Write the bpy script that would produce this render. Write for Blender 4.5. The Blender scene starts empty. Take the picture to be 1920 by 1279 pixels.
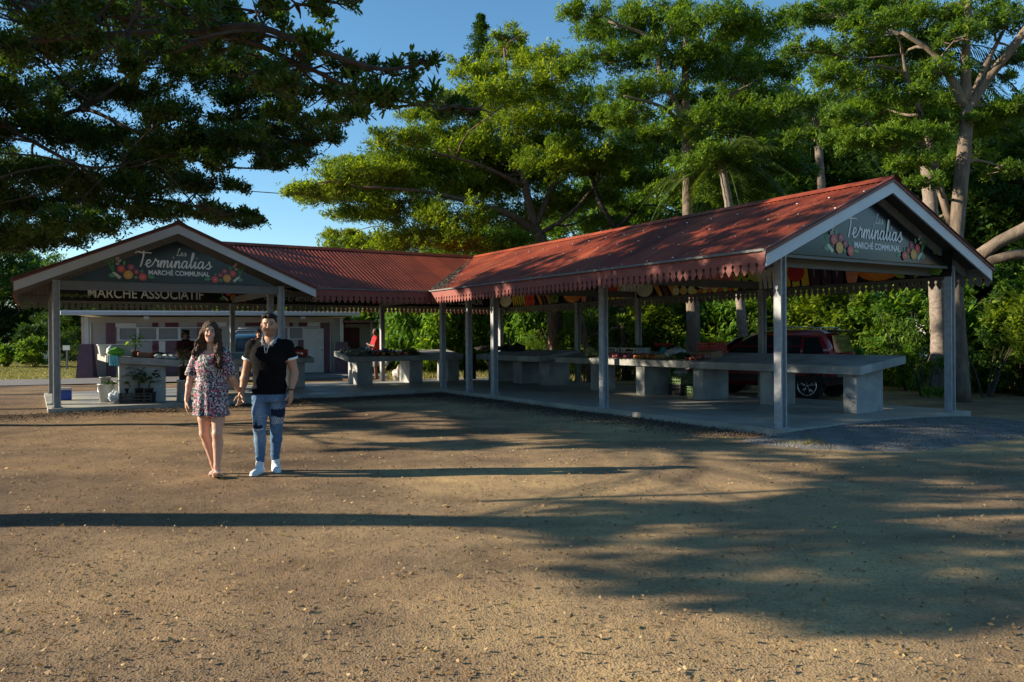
import bpy, bmesh, math, random
import numpy as np
from mathutils import Matrix, Vector
R = math.radians
C = bpy.context.scene.collection
rng = np.random.default_rng(7)
random.seed(7)

# ---------------------------------------------------------------- camera, light
FPX, PITCH, ROLL, CAMH = 1461.83, -0.0046, -0.0066, 1.5
_cp, _sp, _cr, _sr = math.cos(PITCH), math.sin(PITCH), math.cos(ROLL), math.sin(ROLL)
EX, EF, EZ = np.array([1., 0, 0]), np.array([0, _cp, _sp]), np.array([0, -_sp, _cp])
cam_d = bpy.data.cameras.new("camera")
cam_d.sensor_width = 36
cam_d.lens = 36 * FPX / 1920
cam_d.clip_start = 0.1
cam_d.clip_end = 2000
cam = bpy.data.objects.new("camera", cam_d)
C.objects.link(cam)
_r = _cr * EX + _sr * EZ
_u = -_sr * EX + _cr * EZ
cam.matrix_world = Matrix(((_r[0], _u[0], -EF[0], 0), (_r[1], _u[1], -EF[1], 0), (_r[2], _u[2], -EF[2], CAMH), (0, 0, 0, 1)))
bpy.context.scene.camera = cam

SUN_EL, SUN_AZ = 20.5, 182.5      # azimuth of the sun measured counter-clockwise from +X
world = bpy.data.worlds.new("World")
bpy.context.scene.world = world
world.use_nodes = True
nt = world.node_tree
sky = nt.nodes.new("ShaderNodeTexSky")
sky.sky_type = 'NISHITA'
sky.sun_disc = False
sky.sun_elevation = R(SUN_EL)
sky.sun_rotation = R(90 - SUN_AZ)
sky.air_density = 1.0
sky.dust_density = 0.0
sky.ozone_density = 3.2
hs = nt.nodes.new("ShaderNodeHueSaturation")
hs.inputs['Saturation'].default_value = 1.12
hs.inputs['Hue'].default_value = 0.491
nt.links.new(sky.outputs[0], hs.inputs['Color'])
nt.links.new(hs.outputs[0], nt.nodes["Background"].inputs[0])
nt.nodes["Background"].inputs[1].default_value = 0.088
sun_d = bpy.data.lights.new("sun", 'SUN')
sun_d.energy = 5.0
sun_d.angle = R(0.5)
sun_d.color = (1.0, 0.87, 0.67)
sun = bpy.data.objects.new("sun", sun_d)
C.objects.link(sun)
_to = Vector((math.cos(R(SUN_EL)) * math.cos(R(SUN_AZ)), math.cos(R(SUN_EL)) * math.sin(R(SUN_AZ)), math.sin(R(SUN_EL))))
sun.rotation_euler = _to.to_track_quat('Z', 'Y').to_euler()
sc = bpy.context.scene
sc.view_settings.view_transform = 'Standard'
sc.view_settings.look = 'None'
sc.view_settings.exposure = 1.15
sc.view_settings.gamma = 1.0
sc.view_settings.use_curve_mapping = False
sc.cycles.max_bounces = 6
sc.cycles.transparent_max_bounces = 8

# ---------------------------------------------------------------- helpers
def ray(u, v):
    x, y = u - 960, v - 639.5
    X = x * _cr + y * _sr
    Z = x * _sr - y * _cr
    return (X * EX + FPX * EF + Z * EZ) / FPX
def at(u, v, Y):
    r = ray(u, v); p = r * (Y / r[1]); return np.array([p[0], p[1], p[2] + CAMH])
def onz(u, v, z=0.0):
    r = ray(u, v); t = (z - CAMH) / r[2]; return np.array([r[0] * t, r[1] * t, z])
AR = 0.552
PO = np.array([4.092, 11.892, 0.0])
BV = np.array([math.cos(AR), math.sin(AR), 0]); AV = np.array([-math.sin(AR), math.cos(AR), 0])
def W2(b, a, z=0.0):
    return PO + BV * b + AV * a + np.array([0, 0, z])
SL = 0.093     # top of the concrete slab

def tag(o, label=None, cat=None, group=None, kind=None):
    if label: o['label'] = label
    if cat: o['category'] = cat
    if group: o['group'] = group
    if kind: o['kind'] = kind
    return o
def empty(name, loc=(0, 0, 0), rz=0.0, label=None, cat=None, group=None):
    o = bpy.data.objects.new(name, None)
    C.objects.link(o)
    o.location = loc; o.rotation_euler = (0, 0, rz); o.empty_display_size = .2
    return tag(o, label, cat, group)
def copy_tree(o, parent=None):
    c = o.copy(); C.objects.link(c); c.parent = parent
    for ch in list(o.children): copy_tree(ch, c)
    return c
def ground_z(x, y): return 0.0

def mesh_np(name, V, F, mats, parent=None, mi=None, smooth=False, col=None):
    """V (n,3) array, F (m,k) int array or list of lists"""
    me = bpy.data.meshes.new(name)
    V = np.asarray(V, dtype=np.float32)
    if isinstance(F, np.ndarray):
        me.vertices.add(len(V)); me.vertices.foreach_set("co", V.ravel())
        k = F.shape[1]
        me.loops.add(F.size); me.loops.foreach_set("vertex_index", F.astype(np.int32).ravel())
        me.polygons.add(len(F))
        me.polygons.foreach_set("loop_start", np.arange(0, F.size, k, dtype=np.int32))
    else:
        me.from_pydata([tuple(map(float, v)) for v in V], [], F)
    if not isinstance(mats, (list, tuple)): mats = [mats]
    for m in mats: me.materials.append(m)
    if mi is not None: me.polygons.foreach_set("material_index", np.asarray(mi, dtype=np.int32))
    if smooth: me.polygons.foreach_set("use_smooth", np.ones(len(me.polygons), dtype=bool))
    if col is not None:
        ca = me.color_attributes.new("Col", 'FLOAT_COLOR', 'POINT')
        cc = np.ones((len(V), 4), dtype=np.float32); cc[:, :3] = col
        ca.data.foreach_set("color", cc.ravel())
    me.update(calc_edges=True); me.validate()
    o = bpy.data.objects.new(name, me)
    C.objects.link(o)
    if parent: o.parent = parent
    return o

class MB:
    def __init__(s): s.V = []; s.F = []; s.M = []; s.n = 0
    def add(s, V, F, m=0):
        V = np.asarray(V, float)
        s.V.append(V); s.F += [[i + s.n for i in f] for f in F]; s.M += [m] * len(F); s.n += len(V); return s
    def hexa(s, P, m=0):   # 8 points: bottom ring 4, top ring 4
        return s.add(P, [[3, 2, 1, 0], [4, 5, 6, 7], [0, 1, 5, 4], [1, 2, 6, 5], [2, 3, 7, 6], [3, 0, 4, 7]], m)
    def box(s, c, d, rz=0, m=0, bev=0):
        x, y, z = np.array(d) / 2
        if bev:
            b = min(bev, x * .9, y * .9, z * .9)
            ring = [(-x + b, -y), (x - b, -y), (x, -y + b), (x, y - b), (x - b, y), (-x + b, y), (-x, y - b), (-x, -y + b)]
            P = []
            for zz, ins in ((-z, b), (-z + b, 0), (z - b, 0), (z, b)):
                for (px, py) in ring: P.append((px * (1 - ins / x), py * (1 - ins / y), zz))
            F = [[7, 6, 5, 4, 3, 2, 1, 0], [24 + i for i in range(8)]]
            for k in range(3):
                for i in range(8):
                    j = (i + 1) % 8; F.append([k * 8 + i, k * 8 + j, k * 8 + 8 + j, k * 8 + 8 + i])
            P = np.array(P)
        else:
            P = np.array([(-x, -y, -z), (x, -y, -z), (x, y, -z), (-x, y, -z), (-x, -y, z), (x, -y, z), (x, y, z), (-x, y, z)])
            F = [[3, 2, 1, 0], [4, 5, 6, 7], [0, 1, 5, 4], [1, 2, 6, 5], [2, 3, 7, 6], [3, 0, 4, 7]]
        if rz:
            cc, ss = math.cos(rz), math.sin(rz)
            P = P @ np.array([[cc, ss, 0], [-ss, cc, 0], [0, 0, 1]])
        return s.add(P + np.array(c, float), F, m)
    def cyl(s, p0, p1, r0, r1=None, n=10, m=0, caps=True):
        return s.tube([p0, p1], [r0, r0 if r1 is None else r1], n, m, caps)
    def tube(s, pts, rad, n=8, m=0, caps=True):
        pts = [np.array(p, float) for p in pts]
        if not hasattr(rad, '__len__'): rad = [rad] * len(pts)
        V = []; up = None
        for i, p in enumerate(pts):
            t = pts[min(i + 1, len(pts) - 1)] - pts[max(i - 1, 0)]
            t = t / (np.linalg.norm(t) + 1e-9)
            if up is None:
                up = np.array([0, 0, 1.]) if abs(t[2]) < .9 else np.array([1., 0, 0])
            sd = np.cross(t, up); sd /= (np.linalg.norm(sd) + 1e-9)
            up = np.cross(sd, t)
            for k in range(n):
                a = 2 * math.pi * k / n
                V.append(p + rad[i] * (math.cos(a) * sd + math.sin(a) * up))
        F = []
        for i in range(len(pts) - 1):
            for k in range(n):
                j = (k + 1) % n
                F.append([i * n + k, i * n + j, i * n + n + j, i * n + n + k])
        if caps: F += [list(range(n))[::-1], [(len(pts) - 1) * n + k for k in range(n)]]
        return s.add(V, F, m)
    def lathe(s, c, prof, n=16, m=0, sx=1, sy=1):
        V = []; F = []
        for (r, z) in prof:
            for k in range(n):
                a = 2 * math.pi * k / n
                V.append((c[0] + sx * r * math.cos(a), c[1] + sy * r * math.sin(a), c[2] + z))
        for i in range(len(prof) - 1):
            for k in range(n):
                j = (k + 1) % n; F.append([i * n + k, i * n + j, i * n + n + j, i * n + n + k])
        F += [list(range(n))[::-1], [(len(prof) - 1) * n + k for k in range(n)]]
        return s.add(V, F, m)
    def ball(s, c, r, n=10, k=6, m=0, sc=(1, 1, 1)):
        V = []; F = []
        V.append((0, 0, -1))
        for i in range(1, k):
            ph = -math.pi / 2 + math.pi * i / k
            for j in range(n):
                a = 2 * math.pi * j / n; V.append((math.cos(ph) * math.cos(a), math.cos(ph) * math.sin(a), math.sin(ph)))
        V.append((0, 0, 1)); top = len(V) - 1
        for j in range(n): F.append([0, 1 + (j + 1) % n, 1 + j])
        for i in range(k - 2):
            for j in range(n):
                a = 1 + i * n + j; b = 1 + i * n + (j + 1) % n; F.append([a, b, b + n, a + n])
        for j in range(n): F.append([1 + (k - 2) * n + j, 1 + (k - 2) * n + (j + 1) % n, top])
        return s.add(np.array(V) * r * np.array(sc) + np.array(c, float), F, m)
    def prism(s, poly, O, U, Vv, N, th, m=0, back=True):
        """polygon (2d) on plane O+U*x+V*y, extruded th along N (front face faces -N)"""
        O, U, Vv, N = [np.array(q, float) for q in (O, U, Vv, N)]
        n = len(poly)
        P = [O + U * x + Vv * y for x, y in poly] + [O + U * x + Vv * y + N * th for x, y in poly]
        F = [list(range(n))]
        if back: F.append([n + i for i in range(n)][::-1])
        for i in range(n):
            j = (i + 1) % n; F.append([i, n + i, n + j, j])
        return s.add(P, F, m)
    def build(s, name, mats, parent=None, smooth=False, bevel=0):
        V = np.vstack(s.V)
        o = mesh_np(name, V, s.F, mats, parent, s.M, smooth)
        if bevel:
            b = o.modifiers.new('bevel', 'BEVEL'); b.width = bevel; b.segments = 2; b.limit_method = 'ANGLE'
        return o

# ---------------------------------------------------------------- materials
def nodes(name):
    m = bpy.data.materials.new(name); m.use_nodes = True
    t = m.node_tree; b = t.nodes["Principled BSDF"]
    return m, t, b
def N(t, k, **kw):
    n = t.nodes.new(k)
    for a, v in kw.items():
        if a.startswith('i_'):
            n.inputs[a[2:].replace('_', ' ')].default_value = v
        else: setattr(n, a, v)
    return n
def ramp(t, fac, stops, interp='LINEAR'):
    r = t.nodes.new("ShaderNodeValToRGB"); cr = r.color_ramp; cr.interpolation = interp
    while len(cr.elements) > 1: cr.elements.remove(cr.elements[-1])
    cr.elements[0].position = stops[0][0]; cr.elements[0].color = (*stops[0][1], 1)
    for p, c in stops[1:]:
        e = cr.elements.new(p); e.color = (*c, 1)
    t.links.new(fac, r.inputs[0]); return r
def coords(t, scale=1.0, space='Object'):
    tc = t.nodes.new("ShaderNodeTexCoord"); return tc.outputs[space]
def mat(name, col, rough=.6, var=.15, scale=6.0, bump=0.0, bscale=40.0, metal=0.0, spec=.5, coat=0.0, space='Object'):
    m, t, b = nodes(name)
    b.inputs['Roughness'].default_value = rough; b.inputs['Metallic'].default_value = metal
    b.inputs['Specular IOR Level'].default_value = spec
    b.inputs['Coat Weight'].default_value = coat
    co = coords(t, space=space)
    n = N(t, "ShaderNodeTexNoise", i_Scale=scale, i_Detail=6.0, i_Roughness=.65)
    t.links.new(co, n.inputs['Vector'])
    c = np.array(col)
    r = ramp(t, n.outputs[0], [(.3, tuple(c * (1 - var))), (.7, tuple(np.minimum(c * (1 + var), 1)))])
    t.links.new(r.outputs[0], b.inputs['Base Color'])
    if bump:
        n2 = N(t, "ShaderNodeTexNoise", i_Scale=bscale, i_Detail=5.0)
        t.links.new(co, n2.inputs['Vector'])
        bp = N(t, "ShaderNodeBump", i_Strength=bump, i_Distance=.02)
        t.links.new(n2.outputs[0], bp.inputs['Height']); t.links.new(bp.outputs[0], b.inputs['Normal'])
    return m
def attr_mat(name, rough=.6, spec=.4, sss=0.0, var=.06, scale=60., bump=0., bscale=200.):
    m, t, b = nodes(name)
    b.inputs['Roughness'].default_value = rough; b.inputs['Specular IOR Level'].default_value = spec
    a = N(t, "ShaderNodeAttribute", attribute_name="Col")
    n = N(t, "ShaderNodeTexNoise", i_Scale=scale, i_Detail=3.0)
    t.links.new(coords(t), n.inputs['Vector'])
    r = ramp(t, n.outputs[0], [(.3, (1 - var,) * 3), (.7, (1, 1, 1))])
    mx = N(t, "ShaderNodeMix", data_type='RGBA', blend_type='MULTIPLY'); mx.inputs[0].default_value = 1
    t.links.new(a.outputs[0], mx.inputs[6]); t.links.new(r.outputs[0], mx.inputs[7])
    t.links.new(mx.outputs[2], b.inputs['Base Color'])
    if sss: b.inputs['Subsurface Weight'].default_value = sss; b.inputs['Subsurface Radius'].default_value = (.02, .008, .004)
    if bump:
        n2 = N(t, "ShaderNodeTexNoise", i_Scale=bscale, i_Detail=3.0)
        t.links.new(coords(t), n2.inputs['Vector'])
        bp = N(t, "ShaderNodeBump", i_Strength=bump, i_Distance=.01)
        t.links.new(n2.outputs[0], bp.inputs['Height']); t.links.new(bp.outputs[0], b.inputs['Normal'])
    return m
def leaf_mat(name, dark, light, trans=.35, rough=.42, yellow=None):
    m = bpy.data.materials.new(name); m.use_nodes = True
    t = m.node_tree; b = t.nodes["Principled BSDF"]; out = t.nodes["Material Output"]
    b.inputs['Roughness'].default_value = rough; b.inputs['Specular IOR Level'].default_value = .45
    g = N(t, "ShaderNodeNewGeometry")
    st = [(0, dark), (.6, tuple((np.array(dark) + np.array(light)) / 2)), (.93, light)]
    if yellow: st.append((1, yellow))
    r = ramp(t, g.outputs['Random Per Island'], st)
    n = N(t, "ShaderNodeTexNoise", i_Scale=.55, i_Detail=2.0)
    t.links.new(coords(t), n.inputs['Vector'])
    r2 = ramp(t, n.outputs[0], [(.35, (.72, .8, .85)), (.65, (1.15, 1.1, .9))])
    mx = N(t, "ShaderNodeMix", data_type='RGBA', blend_type='MULTIPLY'); mx.inputs[0].default_value = 1
    t.links.new(r.outputs[0], mx.inputs[6]); t.links.new(r2.outputs[0], mx.inputs[7])
    t.links.new(mx.outputs[2], b.inputs['Base Color'])
    tr = N(t, "ShaderNodeBsdfTranslucent")
    mx2 = N(t, "ShaderNodeMix", data_type='RGBA', blend_type='MULTIPLY'); mx2.inputs[0].default_value = 1
    t.links.new(mx.outputs[2], mx2.inputs[6]); mx2.inputs[7].default_value = (1.6, 1.5, .45, 1)
    t.links.new(mx2.outputs[2], tr.inputs[0])
    ms = N(t, "ShaderNodeMixShader"); ms.inputs[0].default_value = trans
    t.links.new(b.outputs[0], ms.inputs[1]); t.links.new(tr.outputs[0], ms.inputs[2])
    t.links.new(ms.outputs[0], out.inputs[0])
    return m
def bark_mat(name, dark, light, ring=0.0):
    m, t, b = nodes(name)
    b.inputs['Roughness'].default_value = .9; b.inputs['Specular IOR Level'].default_value = .2
    co = coords(t)
    mp = N(t, "ShaderNodeMapping"); mp.inputs['Scale'].default_value = (5, 5, 1.6 if not ring else 9)
    t.links.new(co, mp.inputs[0])
    n = N(t, "ShaderNodeTexNoise", i_Scale=1.6, i_Detail=8.0, i_Roughness=.7)
    t.links.new(mp.outputs[0], n.inputs['Vector'])
    r = ramp(t, n.outputs[0], [(.32, dark), (.68, light)])
    t.links.new(r.outputs[0], b.inputs['Base Color'])
    bp = N(t, "ShaderNodeBump", i_Strength=.7, i_Distance=.04)
    t.links.new(n.outputs[0], bp.inputs['Height']); t.links.new(bp.outputs[0], b.inputs['Normal'])
    return m

M = {}
M['steel'] = mat('painted_steel', (.31, .32, .33), .5, .22, 11, .15, 30)
M['whiteboard'] = mat('bargeboard_paint', (.5, .52, .55), .45, .08, 3)
M['beam'] = mat('beam_paint', (.14, .14, .135), .6, .12, 4)
M['redtrim'] = mat('red_fascia_paint', (.23, .055, .04), .6, .18, 3)
M['flash'] = mat('red_flashing', (.16, .055, .045), .55, .2, 4)
M['conc'] = mat('bare_concrete', (.31, .31, .295), .85, .36, 1.8, .3, 60)
M['rafter'] = mat('dark_timber', (.07, .065, .06), .8, .2, 5)
M['signblack'] = mat('glossy_sign_black', (.010, .011, .012), .2, .1, 2, spec=.45)
M['signwhite'] = mat('sign_white', (.78, .8, .78), .5, .05, 3)
M['white'] = mat('white_paint', (.6, .6, .58), .55, .1, 4)
M['cream'] = mat('cream_render', (.42, .39, .33), .9, .1, 2, .1)
M['graywall'] = mat('grey_render', (.36, .345, .325), .9, .1, 2.5, .15)
M['mauve'] = mat('mauve_render', (.165, .085, .105), .9, .15, 3, .3, 50)
M['maroon'] = mat('maroon_render', (.12, .03, .04), .85, .12, 3, .2, 50)
M['glass'] = mat('dark_glass', (.02, .025, .03), .08, .1, 2, spec=.8)
M['louvre'] = mat('frosted_louvre', (.20, .22, .23), .3, .1, 2)
M['chrome'] = mat('chrome', (.6, .62, .65), .2, .05, 4, metal=1.0)
M['rubber'] = mat('tyre_rubber', (.02, .02, .02), .8, .2, 8)
M['blackpl'] = mat('black_plastic', (.02, .02, .022), .5, .2, 8)
M['carred'] = mat('dark_red_car_paint', (.26, .015, .025), .25, .06, 2, coat=.8)
M['carblue'] = mat('dark_blue_car_paint', (.03, .08, .14), .3, .08, 2, coat=.7)
M['carwhite'] = mat('white_car_paint', (.55, .56, .56), .3, .08, 2, coat=.6)
M['redlight'] = mat('red_lamp_glass', (.25, .01, .01), .2, .1, 3)
M['orange'] = mat('orange_plastic', (.7, .16, .04), .5, .1, 5)
M['print'] = attr_mat('printed_artwork', .4, .4, var=.02)
M['artdark'] = attr_mat('printed_food_panel', .5, .3, var=.2, scale=14)

# corrugated roof paint with wear, sheet by sheet
for nm_, ax_i in (('roof', 1), ('roofback', 0)):
    m, t, b = nodes('corrugated_roof_paint')
    co = coords(t)
    n = N(t, "ShaderNodeTexNoise", i_Scale=.8, i_Detail=9.0, i_Roughness=.72); t.links.new(co, n.inputs['Vector'])
    r_ = ramp(t, n.outputs[0], [(.28, (.11, .022, .013)), (.5, (.24, .046, .021)), (.64, (.30, .075, .035)), (.78, (.30, .13, .08))])
    sx_ = N(t, "ShaderNodeSeparateXYZ"); t.links.new(co, sx_.inputs[0])
    d1 = N(t, "ShaderNodeMath", operation='DIVIDE'); d1.inputs[1].default_value = .84; t.links.new(sx_.outputs[ax_i], d1.inputs[0])
    d2 = N(t, "ShaderNodeMath", operation='FLOOR'); t.links.new(d1.outputs[0], d2.inputs[0])
    wn = N(t, "ShaderNodeTexWhiteNoise", noise_dimensions='1D'); t.links.new(d2.outputs[0], wn.inputs['W'])
    r2 = ramp(t, wn.outputs[0], [(0, (.72, .74, .76)), (1, (1.2, 1.15, 1.1))])
    fr = N(t, "ShaderNodeMath", operation='FRACT'); t.links.new(d1.outputs[0], fr.inputs[0])
    r3 = ramp(t, fr.outputs[0], [(0, (.5, .5, .5)), (.03, (1, 1, 1))])
    m1 = N(t, "ShaderNodeMix", data_type='RGBA', blend_type='MULTIPLY'); m1.inputs[0].default_value = 1; t.links.new(r_.outputs[0], m1.inputs[6]); t.links.new(r2.outputs[0], m1.inputs[7])
    m2 = N(t, "ShaderNodeMix", data_type='RGBA', blend_type='MULTIPLY'); m2.inputs[0].default_value = 1; t.links.new(m1.outputs[2], m2.inputs[6]); t.links.new(r3.outputs[0], m2.inputs[7])
    t.links.new(m2.outputs[2], b.inputs['Base Color']); b.inputs['Roughness'].default_value = .62; b.inputs['Specular IOR Level'].default_value = .25
    M[nm_] = m

# ground: trampled earth with darker gravelly zones
m, t, b = nodes('trampled_earth')
co = coords(t)
n1 = N(t, "ShaderNodeTexNoise", i_Scale=.22, i_Detail=7.0, i_Roughness=.6); t.links.new(co, n1.inputs['Vector'])
n2 = N(t, "ShaderNodeTexNoise", i_Scale=38., i_Detail=6.0, i_Roughness=.75); t.links.new(co, n2.inputs['Vector'])
n3 = N(t, "ShaderNodeTexNoise", i_Scale=1.6, i_Detail=9.0, i_Roughness=.68); t.links.new(co, n3.inputs['Vector'])
vo = N(t, "ShaderNodeTexVoronoi", i_Scale=85.); t.links.new(co, vo.inputs['Vector'])
r1 = ramp(t, n1.outputs[0], [(.36, (.175, .125, .085)), (.50, (.275, .195, .117)), (.64, (.39, .28, .155))])
r3 = ramp(t, n3.outputs[0], [(.3, (.68, .66, .66)), (.5, (.95, .95, .93)), (.7, (1.15, 1.12, 1.05))])
mx = N(t, "ShaderNodeMix", data_type='RGBA', blend_type='MULTIPLY'); mx.inputs[0].default_value = 1
t.links.new(r1.outputs[0], mx.inputs[6]); t.links.new(r3.outputs[0], mx.inputs[7])
r2 = ramp(t, n2.outputs[0], [(.3, (.62, .6, .58)), (.5, (1, 1, 1)), (.72, (1.3, 1.27, 1.2))])
mxb = N(t, "ShaderNodeMix", data_type='RGBA', blend_type='MULTIPLY'); mxb.inputs[0].default_value = 1
t.links.new(mx.outputs[2], mxb.inputs[6]); t.links.new(r2.outputs[0], mxb.inputs[7])
mp = N(t, "ShaderNodeMapping"); mp.inputs['Rotation'].default_value = (0, 0, .35); mp.inputs['Scale'].default_value = (.28, .8, 1); t.links.new(co, mp.inputs[0])
n5 = N(t, "ShaderNodeTexNoise", i_Scale=1.0, i_Detail=4.0, i_Roughness=.55, i_Distortion=.6); t.links.new(mp.outputs[0], n5.inputs['Vector'])
r5 = ramp(t, n5.outputs[0], [(.36, (.74, .73, .74)), (.5, (1, 1, 1)), (.62, (1.16, 1.13, 1.07))])
mxc = N(t, "ShaderNodeMix", data_type='RGBA', blend_type='MULTIPLY'); mxc.inputs[0].default_value = 1
t.links.new(mxb.outputs[2], mxc.inputs[6]); t.links.new(r5.outputs[0], mxc.inputs[7])
sx_ = N(t, "ShaderNodeSeparateXYZ"); t.links.new(co, sx_.inputs[0])
ma = N(t, "ShaderNodeMath", operation='MULTIPLY_ADD'); ma.inputs[1].default_value = .055; ma.inputs[2].default_value = .22; t.links.new(sx_.outputs[0], ma.inputs[0])
mb_ = N(t, "ShaderNodeMath", operation='MULTIPLY_ADD'); mb_.inputs[1].default_value = .75; t.links.new(n1.outputs[0], mb_.inputs[0]); t.links.new(ma.outputs[0], mb_.inputs[2])
r6 = ramp(t, mb_.outputs[0], [(.38, (.72, .68, .68)), (.52, (.98, .96, .93)), (.66, (1.14, 1.12, 1.04))])
mxd = N(t, "ShaderNodeMix", data_type='RGBA', blend_type='MULTIPLY'); mxd.inputs[0].default_value = 1
t.links.new(mxc.outputs[2], mxd.inputs[6]); t.links.new(r6.outputs[0], mxd.inputs[7])
t.links.new(mxd.outputs[2], b.inputs['Base Color']); b.inputs['Roughness'].default_value = .95
b.inputs['Specular IOR Level'].default_value = .15
ad = N(t, "ShaderNodeMath", operation='MULTIPLY_ADD'); ad.inputs[1].default_value = .5
t.links.new(n2.outputs[0], ad.inputs[0]); t.links.new(vo.outputs['Distance'], ad.inputs[2])
bp = N(t, "ShaderNodeBump", i_Strength=.32, i_Distance=.014)
t.links.new(ad.outputs[0], bp.inputs['Height'])
bp2 = N(t, "ShaderNodeBump", i_Strength=.4, i_Distance=.10)
t.links.new(n3.outputs[0], bp2.inputs['Height']); t.links.new(bp.outputs[0], bp2.inputs['Normal'])
t.links.new(bp2.outputs[0], b.inputs['Normal'])
M['earth'] = m
M['asphalt'] = mat('worn_asphalt', (.14, .13, .125), .9, .2, 2, .3, 80)
M['grassbase'] = mat('dry_grass_base', (.27, .235, .095), .95, .35, 1.2, .5, 40)
M['gravel'] = mat('grey_gravel', (.165, .155, .14), .95, .5, 45, .8, 60)
M['mulch'] = mat('dark_leaf_mulch', (.085, .06, .045), .95, .5, 30, .8, 60)
M['pebble'] = mat('pebble_stone', (.22, .16, .115), .9, .5, 3.)
M['litter'] = leaf_mat('dry_fallen_leaf', (.16, .085, .035), (.42, .29, .15), .1, .7, (.6, .42, .1))
M['leafC'] = leaf_mat('sunlit_layered_foliage', (.06, .11, .014), (.25, .34, .04), .45, .3, (.36, .42, .06))
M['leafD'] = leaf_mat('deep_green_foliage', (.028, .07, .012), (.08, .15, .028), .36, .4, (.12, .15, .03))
M['leafR'] = leaf_mat('mid_green_foliage', (.045, .10, .016), (.17, .28, .045), .42, .3, (.26, .33, .06))
M['leafB'] = leaf_mat('broad_bright_leaf', (.06, .15, .02), (.2, .34, .05), .45, .3, (.32, .4, .07))
M['leafK'] = leaf_mat('dark_shrub_leaf', (.018, .045, .010), (.06, .13, .025), .35, .4)
M['frond'] = leaf_mat('palm_frond_leaf', (.03, .06, .012), (.09, .14, .03), .3, .35)
M['grassblade'] = leaf_mat('grass_blade', (.09, .10, .03), (.24, .22, .08), .3, .6, (.3, .27, .1))
M['barkpale'] = bark_mat('pale_bark', (.085, .064, .048), (.225, .175, .132))
M['barkred'] = bark_mat('brown_bark', (.07, .045, .035), (.2, .13, .095))
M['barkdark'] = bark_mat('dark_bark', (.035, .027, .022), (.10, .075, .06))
M['barkpalm'] = bark_mat('ringed_palm_bark', (.13, .10, .08), (.30, .25, .21), 1)

# ---------------------------------------------------------------- setting
def grid_sheet(name, x0, x1, y0, y1, nx, ny, hf, m, kind='structure'):
    xs = np.linspace(x0, x1, nx); ys = np.linspace(y0, y1, ny)
    X, Y = np.meshgrid(xs, ys)
    V = np.stack([X.ravel(), Y.ravel(), hf(X, Y).ravel()], 1)
    i = np.arange(nx - 1)[None, :] + nx * np.arange(ny - 1)[:, None]
    F = np.stack([i.ravel(), i.ravel() + 1, i.ravel() + 1 + nx, i.ravel() + nx], 1)
    o = mesh_np(name, V, F, m, smooth=True); tag(o, kind=kind); return o
def und(X, Y):
    return .012 * np.sin(X * .9 + 1) * np.sin(Y * .7) + .006 * np.sin(X * 2.3 + Y * 1.7)
o = mesh_np('ground', [(-400, -60, -.03), (400, -60, -.03), (400, 600, -.03), (-400, 600, -.03)], [[0, 1, 2, 3]], M['grassbase']); tag(o, kind='structure')
grid_sheet('dirt_yard', -32, 26, -4, 26.5, 233, 123, und, M['earth'])
def strip(name, pts, w, z, m):
    P = [np.array(p, float) for p in pts]; V = []
    for i, p in enumerate(P):
        t = P[min(i + 1, len(P) - 1)] - P[max(i - 1, 0)]; t /= np.linalg.norm(t); n = np.array([-t[1], t[0]])
        V += [(*(p + n * w / 2), z), (*(p - n * w / 2), z)]
    F = [[2 * i, 2 * i + 1, 2 * i + 3, 2 * i + 2] for i in range(len(P) - 1)]
    o = mesh_np(name, V, F, m); tag(o, kind='structure'); return o
strip('road', [(-60, 14), (-30, 23.4), (-17, 27.8), (-8, 31.0), (4, 36), (16, 44), (40, 62)], 4.4, .03, M['asphalt'])
strip('dirt_track', [(-8, 27), (2, 31.5), (12, 33), (20, 27), (30, 18), (44, 8)], 4.6, .022, M['earth'])

# ---------------------------------------------------------------- market pavilion
WW, RIDGE, EB = 4.64, 2.32, .74
BA0, BA1 = 11.47, 16.11
RC = BA0 + RIDGE                      # ridge line of the back wing (a)
LB0 = -9.28                           # left wing post line
LC = LB0 + RIDGE                      # ridge of left wing (b)
LA = 10.80                            # front of left wing (a)
ZR, ZE = 4.07, 2.735
SLP = (ZR - ZE) / (RIDGE + EB)
pav = empty('market_pavilion', tuple(PO), AR, 'open U-shaped market pavilion with red corrugated roof, scalloped eaves and grey posts', 'market hall')
# floor slab
fl = MB()
def slabpoly(P):
    n = len(P); V = [(b, a, -.12) for b, a in P] + [(b, a, SL) for b, a in P]
    fl.add(V, [[n + i for i in range(n)]] + [[i, (i + 1) % n, n + (i + 1) % n, n + i] for i in range(n)])
slabpoly([(-.18, -.2), (4.97, -.2), (4.97, 16.5), (-9.45, 16.5), (-9.45, 10.62), (-4.45, 10.62), (-4.45, 11.3), (-.18, 11.3)])
mc, t, b = nodes('stained_floor_concrete')
co = coords(t)
n1 = N(t, "ShaderNodeTexNoise", i_Scale=.7, i_Detail=8.0, i_Roughness=.7); t.links.new(co, n1.inputs['Vector'])
r1 = ramp(t, n1.outputs[0], [(.3, (.19, .18, .16)), (.5, (.30, .285, .245)), (.7, (.42, .395, .325))]); t.links.new(r1.outputs[0], b.inputs['Base Color'])
r2 = ramp(t, n1.outputs[0], [(.35, (.35,) * 3), (.6, (.75,) * 3)]); t.links.new(r2.outputs[0], b.inputs['Roughness'])
M['floor'] = mc
fl.build('floor_slab', M['floor'], pav)

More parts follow.
